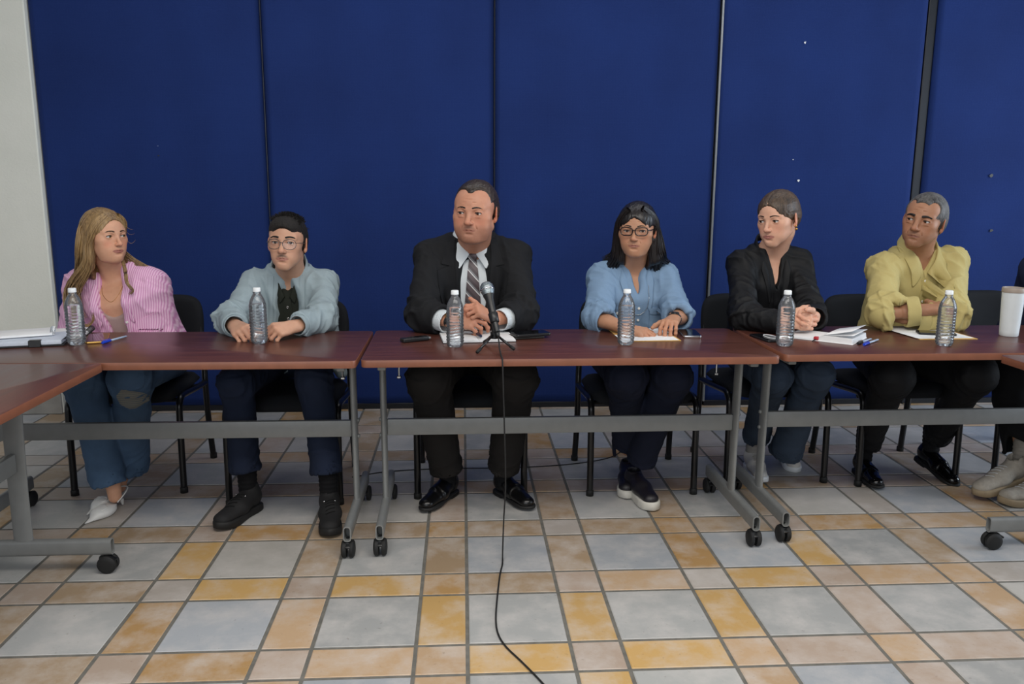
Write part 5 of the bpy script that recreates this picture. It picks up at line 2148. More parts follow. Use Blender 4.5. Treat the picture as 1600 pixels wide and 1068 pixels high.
# ------------------------------------------------------------------ the man in the dark suit
def suited_man():
    c = dict(skin='#c28c72', lips='#8f5a4c', shL=(-0.135, 3.645, 1.030), shR=(0.222, 3.645, 1.030), elL=(-0.168, 3.440, 0.812), elR=(0.248, 3.440, 0.812), wrL=(-0.052, 3.322, 0.792), wrR=(0.140, 3.322, 0.800),
             hip=(0.040, 3.74, 0.565), knL=(-0.138, 3.27, 0.570), knR=(0.212, 3.27, 0.572), anL=(-0.070, 3.425, 0.10), anR=(0.172, 3.425, 0.10), fat=1.20, wide=1.12, nb=0.062, neck_r=0.062)
    P = Person('man in a dark suit and striped tie speaking behind the microphone', (0.04, 3.65), c)
    P.setup()
    fr = P.fr
    P.head((0.055, 3.515, 1.234), -17, 3, 2, 1.09, fr.p(0, -0.005, -0.02), fw=1.10, jaw=1.25, cheek=1.2, nose=1.08, under=0.5, age=1.0, beard=0.45, moustache=0.35, blush=0.4, brow_t=0.0024, brow_z=0.0195, gaze=(-8, 0), mouth=0.95, lipk=0.8, open=0.9, socket=0.45, neck_r=0.062)
    P.inner_body()
    # image-left hand with its index finger out towards the other, half open hand
    P.hand((-0.035, 3.310, 0.800), (0.88, -0.42, 0.08), (-0.25, -0.60, 0.75), (0.2, 0.5, 0.8), ((12, 14, 8), (38, 46, 24), (52, 60, 30), (58, 62, 30)), 1.0, elbow=c['elL'], thumbdirs=((0.55, 0.75, -0.2), (0.25, 0.95, -0.2), (0.1, 0.98, -0.15)))
    P.hand((0.122, 3.315, 0.812), (-0.66, -0.35, 0.46), (0.45, -0.25, 0.55), (-0.2, -0.1, 0.9), ((48, 52, 28), (56, 62, 32), (62, 66, 34), (66, 66, 34)), 1.0, elbow=c['elR'], thumbdirs=((0.75, 0.60, -0.2), (0.55, 0.82, -0.1), (0.35, 0.93, 0.0)))
    P.body_done()
    shirt_m = fabric('white_shirt_cloth', '#cfd6da', 900, 0.03, rough=0.7)
    suit = fabric('black_suit_cloth', '#17181b', 900, 0.08, rough=0.8, big=4)
    st = P.build_upper('dress_shirt', shirt_m, 0.001, 0, arms=False, cuts=[(neck_hole(fr, 0.068), 0.004)], bottom=0.42, wr=0.0015, h=0.006, cap=0.75)
    P.collar('collar', [(0.012, 0.088, -0.038), (0.044, 0.07, -0.014), (0.074, 0.008, 0.02), (0.052, -0.055, 0.046), (0, -0.076, 0.052)], shirt_m, st, stand=0.036, fall=0.036, point=0.026, out=0.018, key=None, spread=0.042)
    tie = striped('striped_tie', '#4b4448', '#3a3438', 28, 0, 0.5, soft=0.1)
    # tie: diagonal stripes of taupe, white and grey
    t = NT('striped_silk_tie', 0.45, 0, 0.4)
    v = t.coords((1, 1, 1), 'Object', (0, math.radians(-48), 0))
    s = t.sep(v)[2]
    f = t.math('FRACT', t.math('MULTIPLY', s, 27.0))
    col = t.ramp(f, [(0.0, srgb('#5b5053')), (0.40, srgb('#5b5053')), (0.42, srgb('#d6d6d6')), (0.50, srgb('#d6d6d6')), (0.52, srgb('#77787c')), (0.68, srgb('#77787c')), (0.70, srgb('#4a4144'))])
    t.color(col)
    t.bump(t.noise(t.coords(), 900, 1), 0.2, 0.0005)
    tie = t.m
    tie_o = P.patch('necktie', 'dress_shirt', [(-0.016, -0.055), (-0.022, -0.10), (-0.036, -0.26), (-0.040, -0.42)], [(0.018, -0.055), (0.024, -0.10), (0.038, -0.26), (0.042, -0.42)], tie, None, ncol=8, nrow=30, off=0.007, puff=0.006)
    b = bmesh.new()
    hk, nk = P.cast('dress_shirt', fr.p(0.0, 0.12, -0.045), -fr.v)
    hk = fr.p(0.001, 0.096, -0.040) if hk is None else hk + fr.v * 0.012
    Mk = Matrix(np.vstack([np.stack([fr.u, fr.v, fr.w, hk], 1), [0, 0, 0, 1]]).tolist())
    bm_lathe(b, [(0, -0.026), (0.011, -0.025), (0.015, -0.012), (0.020, 0.006), (0.021, 0.014), (0.014, 0.020), (0, 0.021)], 18, Mk @ Matrix.Diagonal((1, 0.62, 1, 1)))
    P.bm('tie_knot', b, tie, tie_o)
    jk = P.build_upper('suit_jacket', suit, 0.024, 0.014, sleeve_end=0.70, r=(0.056, 0.055, 0.044), wr=0.0105, seed=9, fold_f=50,
                       cuts=[(neck_hole(fr, 0.078), 0.008), (cone(fr.p(0.003, 0.19, -0.46), fr.p(0.004, 0.155, 0.02), 0.058, 0.078, (fr.v, 1.18)), 0.004)], bottom=0.47,
                       extra=[(cone(fr.p(-0.10, -0.03, -0.012), V3(c['shL']) + V3(-0.03, 0, 0.022), 0.040, 0.045), 0.03), (cone(fr.p(0.10, -0.03, -0.012), V3(c['shR']) + V3(0.03, 0, 0.022), 0.040, 0.045), 0.03)])
    for q in (-1, 1):
        P.patch('lapel', 'suit_jacket', [(q * 0.078, -0.065), (q * 0.073, -0.14), (q * 0.067, -0.28), (q * 0.058, -0.44)], [(q * 0.150, -0.085), (q * 0.146, -0.12), (q * 0.112, -0.28), (q * 0.068, -0.44)], suit, jk, ncol=8, nrow=30, off=0.006, puff=0.003)
        P.patch('lapel', 'suit_jacket', [(q * 0.076, 0.03), (q * 0.080, -0.02), (q * 0.077, -0.075)], [(q * 0.100, 0.03), (q * 0.122, -0.03), (q * 0.134, -0.062)], suit, jk, ncol=6, nrow=16, off=0.007, puff=0.002)
    P.collar('jacket_collar', [(0.082, 0.05, -0.018), (0.084, 0.01, 0.0133), (0.062, -0.055, 0.042), (0, -0.082, 0.048)], suit, jk, stand=0.022, fall=0.030, point=0.0, out=0.012, th=0.004)
    for el, wr_ in ((c['elL'], c['wrL']), (c['elR'], c['wrR'])):
        el, wr_ = V3(el), V3(wr_)
        d = unit(wr_ - el)
        e = el + (wr_ - el) * 0.70
        Rm = np.stack([d, *P._perp(d)], 0)
        F = Field(np.minimum(e, wr_) - 0.07, np.maximum(e, wr_) + 0.07, 0.0035)
        e2 = e + d * 0.034
        F.add(cone(e - d * 0.04, e2 + d * 0.03, 0.047, 0.043))
        F.cut(boxp(e2 + d * 0.06, (0.06, 0.09, 0.09), Rm), 0.002)
        F.cut(cone(e - d * 0.05, e2 + d * 0.05, 0.041, 0.038))
        V, Q = F.mesh(1)
        P.mesh('shirt_cuff', V, Q, shirt_m, st)
    watch(P, (-0.046, 3.322, 0.800), c['elL'], (-0.2, -0.3, 1), MAT['black_plastic'], MAT['gold'], 0.029, 0.80, 0.008)
    tr = fabric('charcoal_brown_trousers', '#1e1c1b', 800, 0.10, big=4)
    P.trousers(tr, hem=(0.070, 0.070), thigh=0.106, knee=0.088, calf=0.076, wr=0.0065, seed=8, end=(0.93, 0.93))
    for a in (c['anL'], c['anR']):
        P.ankle_skin((a[0], a[1] + 0.01, 0.06), (a[0], a[1] + 0.01, 0.20), 0.036, 0.042, name='sock', m=SOCK_BLACK)
    lea = plain('black_leather', '#0b0b0c', 0.28, var=0.2, nscale=30)
    P.shoe((-0.070, 3.445), (-0.46, -0.89), 'dress', (lea, MAT['rubber']), 1.08, z0=0.002)
    P.shoe((0.178, 3.445), (0.50, -0.87), 'dress', (lea, MAT['rubber']), 1.08, z0=0.002)
    hm = hair_mat('dark_hair_receding', '#17110e', '#3a2c22', 0.4)
    F = Field((-0.11, -0.13, -0.12), (0.11, 0.13, 0.15), 0.0026)
    F.add(ell((0, 0.018, 0.038), (0.082, 0.097, 0.084)))
    F.add(ell((0, -0.028, 0.034), (0.067, 0.0635, 0.067)), 0.02)
    F.add(ell((0, 0.045, 0.0), (0.083, 0.073, 0.080)), 0.02)
    F.cut(ell((0, -0.112, 0.012), (0.062, 0.066, 0.070)), 0.006)
    for q in (-1, 1):
        F.cut(ell((q * 0.040, -0.085, 0.062), (0.030, 0.046, 0.025)), 0.020)
    F.cut(ell((0, -0.095, -0.050), (0.130, 0.100, 0.080)), 0.006)
    F.cut(boxp((0, -0.03, -0.085), (0.12, 0.075, 0.066)), 0.006)
    F.cut(boxp((0, 0.06, -0.140), (0.12, 0.12, 0.072)), 0.006)
    P.hair_mesh(F, hm, 0.0013, (220, 40, 120), seed=4)
    return P


# ------------------------------------------------------------------ the woman in the denim shirt
def woman_denim():
    c = dict(skin='#b98a6d', lips='#8c5750', shL=(0.630, 3.685, 0.938), shR=(0.905, 3.685, 0.938), elL=(0.578, 3.470, 0.785), elR=(0.930, 3.480, 0.788), wrL=(0.660, 3.325, 0.768), wrR=(0.892, 3.372, 0.792),
             hip=(0.780, 3.76, 0.555), knL=(0.668, 3.27, 0.572), knR=(0.858, 3.27, 0.572), anL=(0.738, 3.54, 0.14), anR=(0.765, 3.41, 0.14), fat=1.15, wide=1.04, bust=0.032, nb=0.050)
    P = Person('woman with black shoulder-length hair and dark glasses in a blue denim shirt', (0.78, 3.65), c)
    P.setup()
    fr = P.fr
    P.head((0.757, 3.580, 1.157), -19, 2, 0, 0.97, fr.p(0, -0.01, -0.02), fw=1.12, cheek=1.15, under=0.5, age=0.6, nose=1.0, lipk=0.95, blush=0.3, gaze=(9, 2), lash=0.0013, brow_t=0.0022, neck_r=0.054)
    P.inner_body()
    P.hand((0.668, 3.312, 0.768), (0.80, -0.52, -0.10), (0.15, -0.40, 0.88), (0.4, 0.7, 0), ((28, 26, 14), (30, 28, 16), (32, 30, 16), (34, 32, 18)), 0.93, elbow=c['elL'], r_el=0.044, upto=0.95)
    P.hand((0.880, 3.362, 0.798), (-0.42, -0.86, 0.0), (-0.15, -0.35, 0.92), (-0.9, 0.2, 0), ((40, 42, 22), (44, 44, 24), (46, 44, 24), (48, 44, 24)), 0.93, elbow=c['elR'], r_el=0.044, upto=0.95, splay=(0.16, 0.05, -0.06, -0.18))
    tipsR = P.tips
    P.body_done()
    den = fabric('light_denim_shirt', '#7791ad', 900, 0.08, rough=0.85, big=5)
    sh = P.build_upper('shirt', den, 0.014, 0.012, sleeve_end=(0.36, 0.30), r=(0.048, 0.046, 0.042), wr=0.0110, seed=12, fold_f=62,
                       cuts=[(neck_hole(fr, 0.066), 0.008), (vee(fr, 0.118, 0.036, f=0.125, ff=1.9), 0.004)], bottom=0.38)
    P.collar('collar', [(0.014, 0.118, -0.121), (0.042, 0.092, -0.054), (0.068, 0.018, 0.014), (0.048, -0.052, 0.042), (0, -0.07, 0.048)], den, sh, stand=0.028, fall=0.046, point=0.022, key='shirt', out=0.018, spread=0.038)
    P.patch('placket', 'shirt', [(-0.016, -0.130), (-0.016, -0.37)], [(0.016, -0.130), (0.016, -0.37)], den, sh, ncol=4, off=0.003)
    for z in (-0.148, -0.205, -0.262):
        P.button('shirt', 0.0, z, SHIRT_BTN, sh, off=0.0055)
    for q in (-1, 1):
        P.patch('pocket', 'shirt', [(q * 0.050, -0.165), (q * 0.050, -0.268), (q * 0.092, -0.282)], [(q * 0.134, -0.165), (q * 0.132, -0.268), (q * 0.094, -0.282)], den, sh, ncol=8, off=0.0035, puff=0.002)
        P.patch('pocket_flap', 'shirt', [(q * 0.048, -0.150), (q * 0.049, -0.176), (q * 0.090, -0.190)], [(q * 0.136, -0.150), (q * 0.134, -0.174), (q * 0.094, -0.190)], den, sh, ncol=8, off=0.0065, puff=0.001)
        P.button('shirt', q * 0.092, -0.172, SHIRT_BTN, sh, off=0.009, r=0.006)
    P.band('cuff', c['elL'], c['wrL'], 0.37, 0.05, 0.059, 0.007, den, sh, 0.003)
    P.band('cuff', c['elR'], c['wrR'], 0.31, 0.05, 0.059, 0.007, den, sh, 0.003)
    P.trousers(fabric('navy_denim', '#131829', 700, 0.2, big=8), hem=(0.062, 0.062), thigh=0.098, knee=0.080, calf=0.068, wr=0.005, seed=15, end=(0.95, 0.95))
    slip = plain('black_sequin_slip_on', '#1c1a20', 0.3, var=0.5, nscale=220, bump=0.6)
    wsole = plain('off_white_sole', '#c9c6bd', 0.6, var=0.05)
    P.shoe((0.748, 3.560), (-0.20, -0.98), 'slip', (slip, wsole), 0.95, z0=0.002)
    P.shoe((0.752, 3.425), (0.24, -0.97), 'slip', (slip, wsole), 0.98, z0=0.002)
    watch(P, (0.880, 3.362, 0.798), c['elR'], (-0.1, -0.4, 0.9), MAT['black_plastic'], MAT['black_plastic'], 0.0275, 0.84, 0.016)
    hm = hair_mat('black_hair', '#0a0808', '#1c1718', 0.38)
    F = Field((-0.12, -0.125, -0.19), (0.12, 0.14, 0.14), 0.0026)
    F.add(ell((0, 0.016, 0.034), (0.087, 0.101, 0.093)))
    F.add(ell((0, -0.028, 0.034), (0.071, 0.0655, 0.067)), 0.02)
    F.add(cone((-0.066, 0.0, 0.02), (-0.076, 0.02, -0.13), 0.030, 0.030), 0.03)
    F.add(cone((0.066, 0.022, 0.02), (0.080, 0.040, -0.13), 0.030, 0.032), 0.03)
    F.add(cone((0, 0.07, 0.0), (0, 0.065, -0.15), 0.062, 0.060), 0.04)
    F.cut(ell((0.0, -0.100, -0.016), (0.060, 0.078, 0.062)), 0.008)
    F.cut(cone((0.0, -0.105, 0.024), (-0.010, -0.105, 0.070), 0.042, 0.010), 0.010)
    F.cut(ell((0.0, -0.070, -0.085), (0.068, 0.085, 0.075)), 0.010)
    F.cut(ell((0.080, -0.045, -0.02), (0.024, 0.05, 0.040)), 0.008)
    F.cut(cone((0, 0.02, -0.08), (0, 0.02, -0.25), 0.050, 0.052), 0.01)
    
    h = lambda *p: P.H([p])[0]
    ex = []
    L = [h(-0.03, -0.072, 0.095), h(-0.070, -0.052, 0.040), h(-0.084, -0.020, -0.04), h(-0.086, 0.0, -0.12), fr.p(-0.105, 0.040, -0.005), fr.p(-0.095, 0.075, -0.055), fr.p(-0.055, 0.10, -0.075)]
    ex += strands(L, 120, [0.010, 0.014, 0.016, 0.022, 0.028, 0.030, 0.022], 0.0036, 11, 0.006, 22, 1.2)
    L = [h(0.03, -0.066, 0.100), h(0.072, -0.020, 0.055), h(0.086, 0.016, -0.02), h(0.086, 0.028, -0.11), fr.p(0.092, 0.045, -0.02), fr.p(0.085, 0.085, -0.085), fr.p(0.060, 0.105, -0.115)]
    ex += strands(L, 120, [0.010, 0.014, 0.016, 0.022, 0.030, 0.030, 0.022], 0.0036, 12, 0.006, 22, 1.2)
    L = [h(-0.06, 0.03, 0.06), h(-0.088, 0.04, -0.04), h(-0.10, 0.05, -0.12), fr.p(-0.150, -0.01, 0.028)]
    ex += strands(L, 60, [0.02, 0.02, 0.026, 0.012], 0.0034, 13, 0.006, 18, 1.2)
    L = [h(0.06, 0.03, 0.06), h(0.090, 0.04, -0.04), h(0.105, 0.045, -0.12), fr.p(0.150, 0.0, 0.012), fr.p(0.172, 0.0, 0.020)]
    ex += strands(L, 70, [0.02, 0.02, 0.028, 0.018, 0.008], 0.0034, 14, 0.006, 18, 1.2)
    P.hair_mesh(F, hm, 0.0015, (170, 60, 30), extra=tube_mesh(ex, 5))
    glasses(P, 'square', plain('dark_plastic_frame', '#1a1215', 0.25), 0.0265, 0.0175, 0.0325, 0.000, -0.103, 0.0023, 0.078)
    # long thin chain
    N = spl([fr.p(-0.062, 0.06, -0.03), fr.p(-0.052, 0.12, -0.10), fr.p(-0.028, 0.14, -0.165), fr.p(0.004, 0.14, -0.178), fr.p(0.034, 0.14, -0.150), fr.p(0.046, 0.12, -0.08), fr.p(0.055, 0.06, -0.02)], 8)
    pl = []
    for p in N:
        a, n_ = P.cast('shirt', p, -fr.v)
        pl.append(a + fr.v * 0.006 if a is not None else p)
    V, Q = tube_mesh([(pl, 0.0011)], 5)
    P.mesh('necklace', V, Q, MAT['silver'])
    return P


# ------------------------------------------------------------------ the woman in the black blouse
def woman_black():
    c = dict(skin='#d9a98f', lips='#a0625e', shL=(1.262, 3.675, 1.000), shR=(1.520, 3.675, 1.005), elL=(1.205, 3.455, 0.795), elR=(1.515, 3.480, 0.795), wrL=(1.335, 3.300, 0.788), wrR=(1.478, 3.345, 0.800),
             hip=(1.42, 3.78, 0.555), knL=(1.300, 3.32, 0.560), knR=(1.480, 3.31, 0.568), anL=(1.385, 3.70, 0.15), anR=(1.485, 3.60, 0.09), fat=0.98, wide=0.95, bust=0.018, nb=0.050)
    P = Person('young woman with hair tied back in a black blouse, hands clasped behind a bottle', (1.42, 3.68), c)
    P.setup()
    fr = P.fr
    P.head((1.385, 3.590, 1.207), -49, 8, -3, 1.03, fr.p(0, -0.01, -0.02), fw=0.98, cheek=1.05, nose=0.95, lipk=1.2, blush=0.35, gaze=(-14, -3), lash=0.0014, brow_mat=plain('brow_soft_brown', '#3f2c22', 0.8), brow_t=0.0024, neck_r=0.050)
    P.inner_body()
    P.hand((1.352, 3.296, 0.795), (0.96, -0.02, 0.02), (-0.15, -0.92, 0.25), (0, 0, 1), ((30, 48, 28), (34, 50, 28), (36, 52, 28), (40, 52, 28)), 0.95, elbow=c['elL'], nails='#1a1013', splay=(0.10, 0.03, -0.03, -0.08), thumbdirs=((0.7, 0.6, -0.35), (0.4, 0.9, -0.2), (0.2, 0.95, -0.15)))
    P.hand((1.468, 3.348, 0.805), (-0.92, -0.30, 0.04), (0.0, 0.85, 0.35), (0, 0, 1), ((46, 60, 30), (50, 62, 30), (54, 64, 30), (56, 64, 30)), 0.95, elbow=c['elR'], nails='#1a1013', thumbdirs=((0.7, 0.6, -0.35), (0.35, 0.9, -0.3), (0.1, 0.95, -0.3)))
    P.body_done()
    blk = fabric('black_blouse_cloth', '#0f1013', 800, 0.1, rough=0.6, big=4)
    sh = P.build_upper('blouse', blk, 0.014, 0.010, sleeve_end=0.92, r=(0.047, 0.046, 0.038), wr=0.0105, seed=21, fold_f=60,
                       cuts=[(neck_hole(fr, 0.062), 0.008), (vee(fr, 0.140, 0.034, f=0.115, ff=1.9), 0.004)], bottom=0.42)
    P.collar('collar', [(0.012, 0.1, -0.146), (0.038, 0.086, -0.067), (0.062, 0.018, 0.014), (0.044, -0.05, 0.042), (0, -0.066, 0.048)], blk, sh, stand=0.028, fall=0.044, point=0.026, key='blouse', out=0.018)
    P.patch('placket', 'blouse', [(-0.014, -0.15), (-0.014, -0.38)], [(0.014, -0.15), (0.014, -0.38)], blk, sh, ncol=4, off=0.003)
    P.trousers(fabric('washed_dark_denim', '#303c4c', 700, 0.25, big=8), hem=(0.062, 0.074), thigh=0.090, knee=0.074, calf=0.064, wr=0.006, seed=22, end=(0.92, 0.90))
    wh = plain('white_trainer_leather', '#cfccc6', 0.5, var=0.08)
    gs = fabric('grey_sock', '#8d8a86', 400)
    P.ankle_skin((1.387, 3.725, 0.07), (1.385, 3.70, 0.24), 0.034, 0.038, name='sock', m=gs)
    P.ankle_skin((1.598, 3.872, 0.09), (1.51, 3.66, 0.20), 0.033, 0.036, name='sock', m=gs)
    P.shoe((1.385, 3.715), (-0.10, -0.99), 'sneaker', (wh, MAT['white_plastic'], wh), 0.95, z0=0.002)
    P.shoe((1.600, 3.880), (-0.05, -1.0), 'sneaker', (wh, MAT['white_plastic'], wh), 0.95, z0=0.004, pitch=14)
    hm = hair_mat('dark_blonde_tied_hair', '#251b15', '#5e4a38', 0.5)
    F = Field((-0.105, -0.125, -0.14), (0.105, 0.17, 0.14), 0.0024)
    F.add(ell((0, 0.016, 0.035), (0.0795, 0.0985, 0.0865)))
    F.add(ell((0, -0.028, 0.034), (0.067, 0.0635, 0.067)), 0.02)
    F.add(ell((0, 0.050, -0.005), (0.070, 0.065, 0.060)), 0.03)
    F.add(ell((0, 0.118, -0.020), (0.034, 0.030, 0.034)), 0.012)
    F.cut(ell((0.0, -0.108, -0.008), (0.060, 0.066, 0.078)), 0.008)
    F.cut(ell((0, -0.080, -0.060), (0.120, 0.090, 0.085)), 0.008)
    F.cut(boxp((0, -0.03, -0.085), (0.12, 0.060, 0.075)), 0.008)
    F.cut(boxp((0, 0.06, -0.140), (0.12, 0.14, 0.072)), 0.008)
    F.cut(cone((-0.003, -0.090, 0.062), (-0.003, -0.060, 0.099), 0.0040, 0.0036), 0.003)
    F.cut(cone((-0.003, -0.060, 0.099), (-0.003, 0.0, 0.122), 0.0036, 0.0025), 0.003)
    P.hair_mesh(F, hm, 0.0011, (260, 24, 90), seed=6)
    h = lambda *p: P.H([p])[0]
    b = bmesh.new()
    bmesh.ops.create_uvsphere(b, u_segments=12, v_segments=8, radius=0.0062, matrix=Matrix.Translation(tuple(h(0.080, 0.000, -0.046))))
    bmesh.ops.create_uvsphere(b, u_segments=12, v_segments=8, radius=0.0048, matrix=Matrix.Translation(tuple(h(0.080, 0.000, -0.034))))
    P.bm('earring', b, MAT['gold'])
    pts = [h(0.080 + 0.0015 * math.cos(a), -0.002 + 0.006 * math.cos(a), -0.042 + 0.012 * math.sin(a)) for a in np.linspace(0, 6.283, 15)]
    return P


# ------------------------------------------------------------------ the man in the yellow shirt
def man_yellow():
    c = dict(skin='#a87a5e', lips='#7a4c42', shL=(1.905, 3.635, 0.985), shR=(2.215, 3.635, 1.015), elL=(1.800, 3.400, 0.812), elR=(2.115, 3.410, 0.800), wrL=(2.045, 3.335, 0.842), wrR=(1.905, 3.400, 0.784),
             hip=(2.045, 3.76, 0.560), knL=(1.812, 3.30, 0.555), knR=(2.195, 3.33, 0.560), anL=(1.890, 3.62, 0.13), anR=(2.225, 3.64, 0.15), fat=1.05, wide=1.04, nb=0.058, neck_r=0.058)
    P = Person('man with greying short hair in a yellow shirt, arms folded on the table', (2.05, 3.65), c)
    P.setup()
    fr = P.fr
    P.head((2.030, 3.560, 1.200), -45, -2, 9, 1.05, fr.p(0, -0.005, -0.02), fw=1.0, jaw=1.05, cheek=0.95, nose=1.12, age=1.0, beard=0.32, moustache=0.2, blush=0.2, brow_t=0.0036, brow_z=0.0175, gaze=(-16, 2), mouth=1.0, lipk=0.75, open=0.9, socket=0.5, neck_r=0.058)
    P.inner_body()
    P.hand((2.030, 3.352, 0.840), (0.60, 0.78, -0.02), (0.2, -0.6, 0.75), (-0.3, 0.5, 0.4), RELAX, 1.0, elbow=c['elL'], r_el=0.046, upto=0.62)
    P.hand((1.905, 3.405, 0.786), (-0.25, 0.97, 0.02), (0.1, -0.55, 0.75), (0.3, 0.5, 0.4), RELAX, 1.0, elbow=c['elR'], r_el=0.046, upto=0.62)
    P.body_done()
    yel = fabric('yellow_shirt_cloth', '#b8a970', 1000, 0.05, rough=0.75, big=4)
    sh = P.build_upper('shirt', yel, 0.014, 0.010, sleeve_end=(0.52, 0.86), r=(0.053, 0.053, 0.046), wr=0.0145, seed=31, fold_f=52,
                       cuts=[(neck_hole(fr, 0.068), 0.008), (vee(fr, 0.085, 0.040, f=0.105, ff=1.8), 0.004)], bottom=0.42)
    P.band('cuff', c['elL'], c['wrL'], 0.54, 0.055, 0.0640, 0.006, yel, sh, 0.002)
    P.band('cuff', c['elR'], c['wrR'], 0.88, 0.055, 0.0600, 0.006, yel, sh, 0.002)
    P.collar('collar', [(0.01, 0.096, -0.078), (0.044, 0.082, -0.026), (0.071, 0.01, 0.02), (0.05, -0.055, 0.046), (0, -0.072, 0.052)], yel, sh, stand=0.034, fall=0.048, point=0.020, key='shirt', out=0.024, spread=0.045)
    P.patch('placket', 'shirt', [(-0.018, -0.095), (-0.018, -0.36)], [(0.018, -0.095), (0.018, -0.36)], yel, sh, ncol=4, off=0.003)
    for z in (-0.100, -0.190, -0.280):
        P.button('shirt', 0.0, z, SHIRT_BTN, sh, off=0.0055)
    P.patch('pocket', 'shirt', [(0.055, -0.175), (0.055, -0.275), (0.10, -0.290)], [(0.150, -0.170), (0.147, -0.270), (0.104, -0.290)], yel, sh, ncol=8, off=0.0035, puff=0.002)
    P.trousers(fabric('black_dress_trousers', '#0e0f12', 800, 0.1, rough=0.7, big=4), hem=(0.056, 0.060), thigh=0.098, knee=0.084, calf=0.064, wr=0.0055, seed=33, end=(0.92, 0.90))
    for a in (c['anL'], c['anR']):
        P.ankle_skin((a[0], a[1] + 0.01, 0.06), (a[0], a[1] + 0.01, 0.22), 0.036, 0.042, name='sock', m=SOCK_BLACK)
    lea = plain('polished_black_leather', '#08080a', 0.15, var=0.2, nscale=20)
    P.shoe((1.886, 3.630), (-0.08, -0.99), 'dress', (lea, MAT['rubber']), 1.04, z0=0.002)
    P.shoe((2.215, 3.670), (0.22, -0.97), 'dress', (lea, MAT['rubber']), 1.04, z0=0.004, pitch=14)
    hm = hair_mat('grey_short_hair', '#1d1b1a', '#6c6967', 0.6)
    F = Field((-0.10, -0.12, -0.12), (0.10, 0.13, 0.15), 0.0026)
    F.add(ell((0, 0.016, 0.037), (0.0790, 0.096, 0.083)))
    F.add(ell((0, -0.028, 0.034), (0.067, 0.0635, 0.067)), 0.02)
    F.add(ell((0, 0.042, 0.0), (0.0785, 0.074, 0.075)), 0.02)
    F.cut(ell((0, -0.112, 0.000), (0.060, 0.066, 0.088)), 0.006)
    for q in (-1, 1):
        F.cut(ell((q * 0.052, -0.080, 0.060), (0.026, 0.040, 0.035)), 0.006)
    F.cut(ell((0, -0.100, -0.060), (0.120, 0.100, 0.080)), 0.006)
    F.cut(boxp((0, -0.03, -0.085), (0.12, 0.075, 0.062)), 0.006)
    F.cut(boxp((0, 0.06, -0.135), (0.12, 0.12, 0.068)), 0.006)
    P.hair_mesh(F, hm, 0.0010, (300, 300, 160), seed=8)
    return P


# ------------------------------------------------------------------ the person at the frame's edge
def person_edge():
    c = dict(skin='#b98a6d', shL=(2.700, 3.720, 0.975), shR=(2.990, 3.720, 0.975), elL=(2.690, 3.60, 0.74), elR=(3.02, 3.60, 0.74), wrL=(2.73, 3.44, 0.640), wrR=(2.87, 3.44, 0.640),
             hip=(2.80, 3.86, 0.560), knL=(2.430, 3.44, 0.545), knR=(2.80, 3.36, 0.555), anL=(2.470, 3.36, 0.16), anR=(2.50, 3.27, 0.16), fat=1.05, wide=1.0, nb=0.058)
    P = Person('person at the frame edge in black trousers with crossed beige sneakers', (2.76, 3.8), c)
    P.setup()
    fr = P.fr
    P.head((2.845, 3.70, 1.21), -20, 0, 0, 1.02, fr.p(0, -0.01, -0.02))
    P.inner_body()
    P.hand((2.73, 3.44, 0.655), (0.30, -0.95, -0.1), (0, -0.1, 1), (1, 0, 0), RELAX, 0.98, elbow=c['elL'], upto=0.6)
    P.hand((2.87, 3.44, 0.655), (-0.30, -0.95, -0.1), (0, -0.1, 1), (-1, 0, 0), RELAX, 0.98, elbow=c['elR'], upto=0.6)
    P.body_done()
    nav = fabric('navy_jacket_cloth', '#1a2038', 800, 0.1)
    P.build_upper('jacket', nav, 0.014, 0.012, sleeve_end=0.88, r=(0.062, 0.054, 0.042), wr=0.006, seed=41, h=0.006, cuts=[(neck_hole(fr, 0.064), 0.008)], bottom=0.42)
    P.trousers(fabric('plain_black_trousers', '#0c0d10', 800, 0.1, big=4), hem=(0.068, 0.068), thigh=0.098, knee=0.086, calf=0.076, wr=0.006, seed=43, end=(0.93, 0.9))
    bei = plain('beige_canvas_shoe', '#9a948a', 0.85, var=0.12, nscale=60, bump=0.3)
    bsole = plain('tan_rubber_sole', '#8f7f66', 0.7, var=0.1)
    for a in ((2.47, 3.36), (2.51, 3.28)):
        P.ankle_skin((a[0], a[1], 0.07), (a[0], a[1], 0.24), 0.035, 0.040, name='sock', m=fabric('beige_sock', '#8f8a82', 400))
    P.shoe((2.440, 3.345), (-0.97, -0.25), 'sneaker', (bei, bsole, MAT['paper']), 1.06, z0=0.030, pitch=12)
    P.shoe((2.520, 3.255), (-0.99, -0.10), 'sneaker', (bei, bsole, MAT['paper']), 1.06, z0=0.002)
    hm = hair_mat('dark_plain_hair', '#15100d', '#2a201a', 0.5)
    F = Field((-0.10, -0.12, -0.12), (0.10, 0.13, 0.15), 0.003)
    F.add(ell((0, 0.016, 0.041), (0.082, 0.097, 0.087)))
    F.cut(ell((0, -0.112, 0.000), (0.066, 0.066, 0.080)), 0.006)
    F.cut(ell((0, -0.100, -0.060), (0.120, 0.100, 0.080)), 0.006)
    F.cut(boxp((0, -0.0, -0.085), (0.12, 0.15, 0.070)), 0.006)
    P.hair_mesh(F, hm, 0.001, (260, 260, 120))
    return P


PEOPLE = [woman_pink, young_man, suited_man, woman_denim, woman_black, man_yellow, person_edge]
for fn in PEOPLE:
    fn()

# ------------------------------------------------------------------ things on the tables
TT = TH + 0.0004


def water_mat():
    t = NT('drinking_water', 0.02, 0, 0.5)
    t.b.inputs['Base Color'].default_value = (0.96, 0.98, 1.0, 1)
    t.b.inputs['Transmission Weight'].default_value = 1.0
    t.b.inputs['IOR'].default_value = 1.20
    t.b.inputs['Roughness'].default_value = 0.03
    return t.m


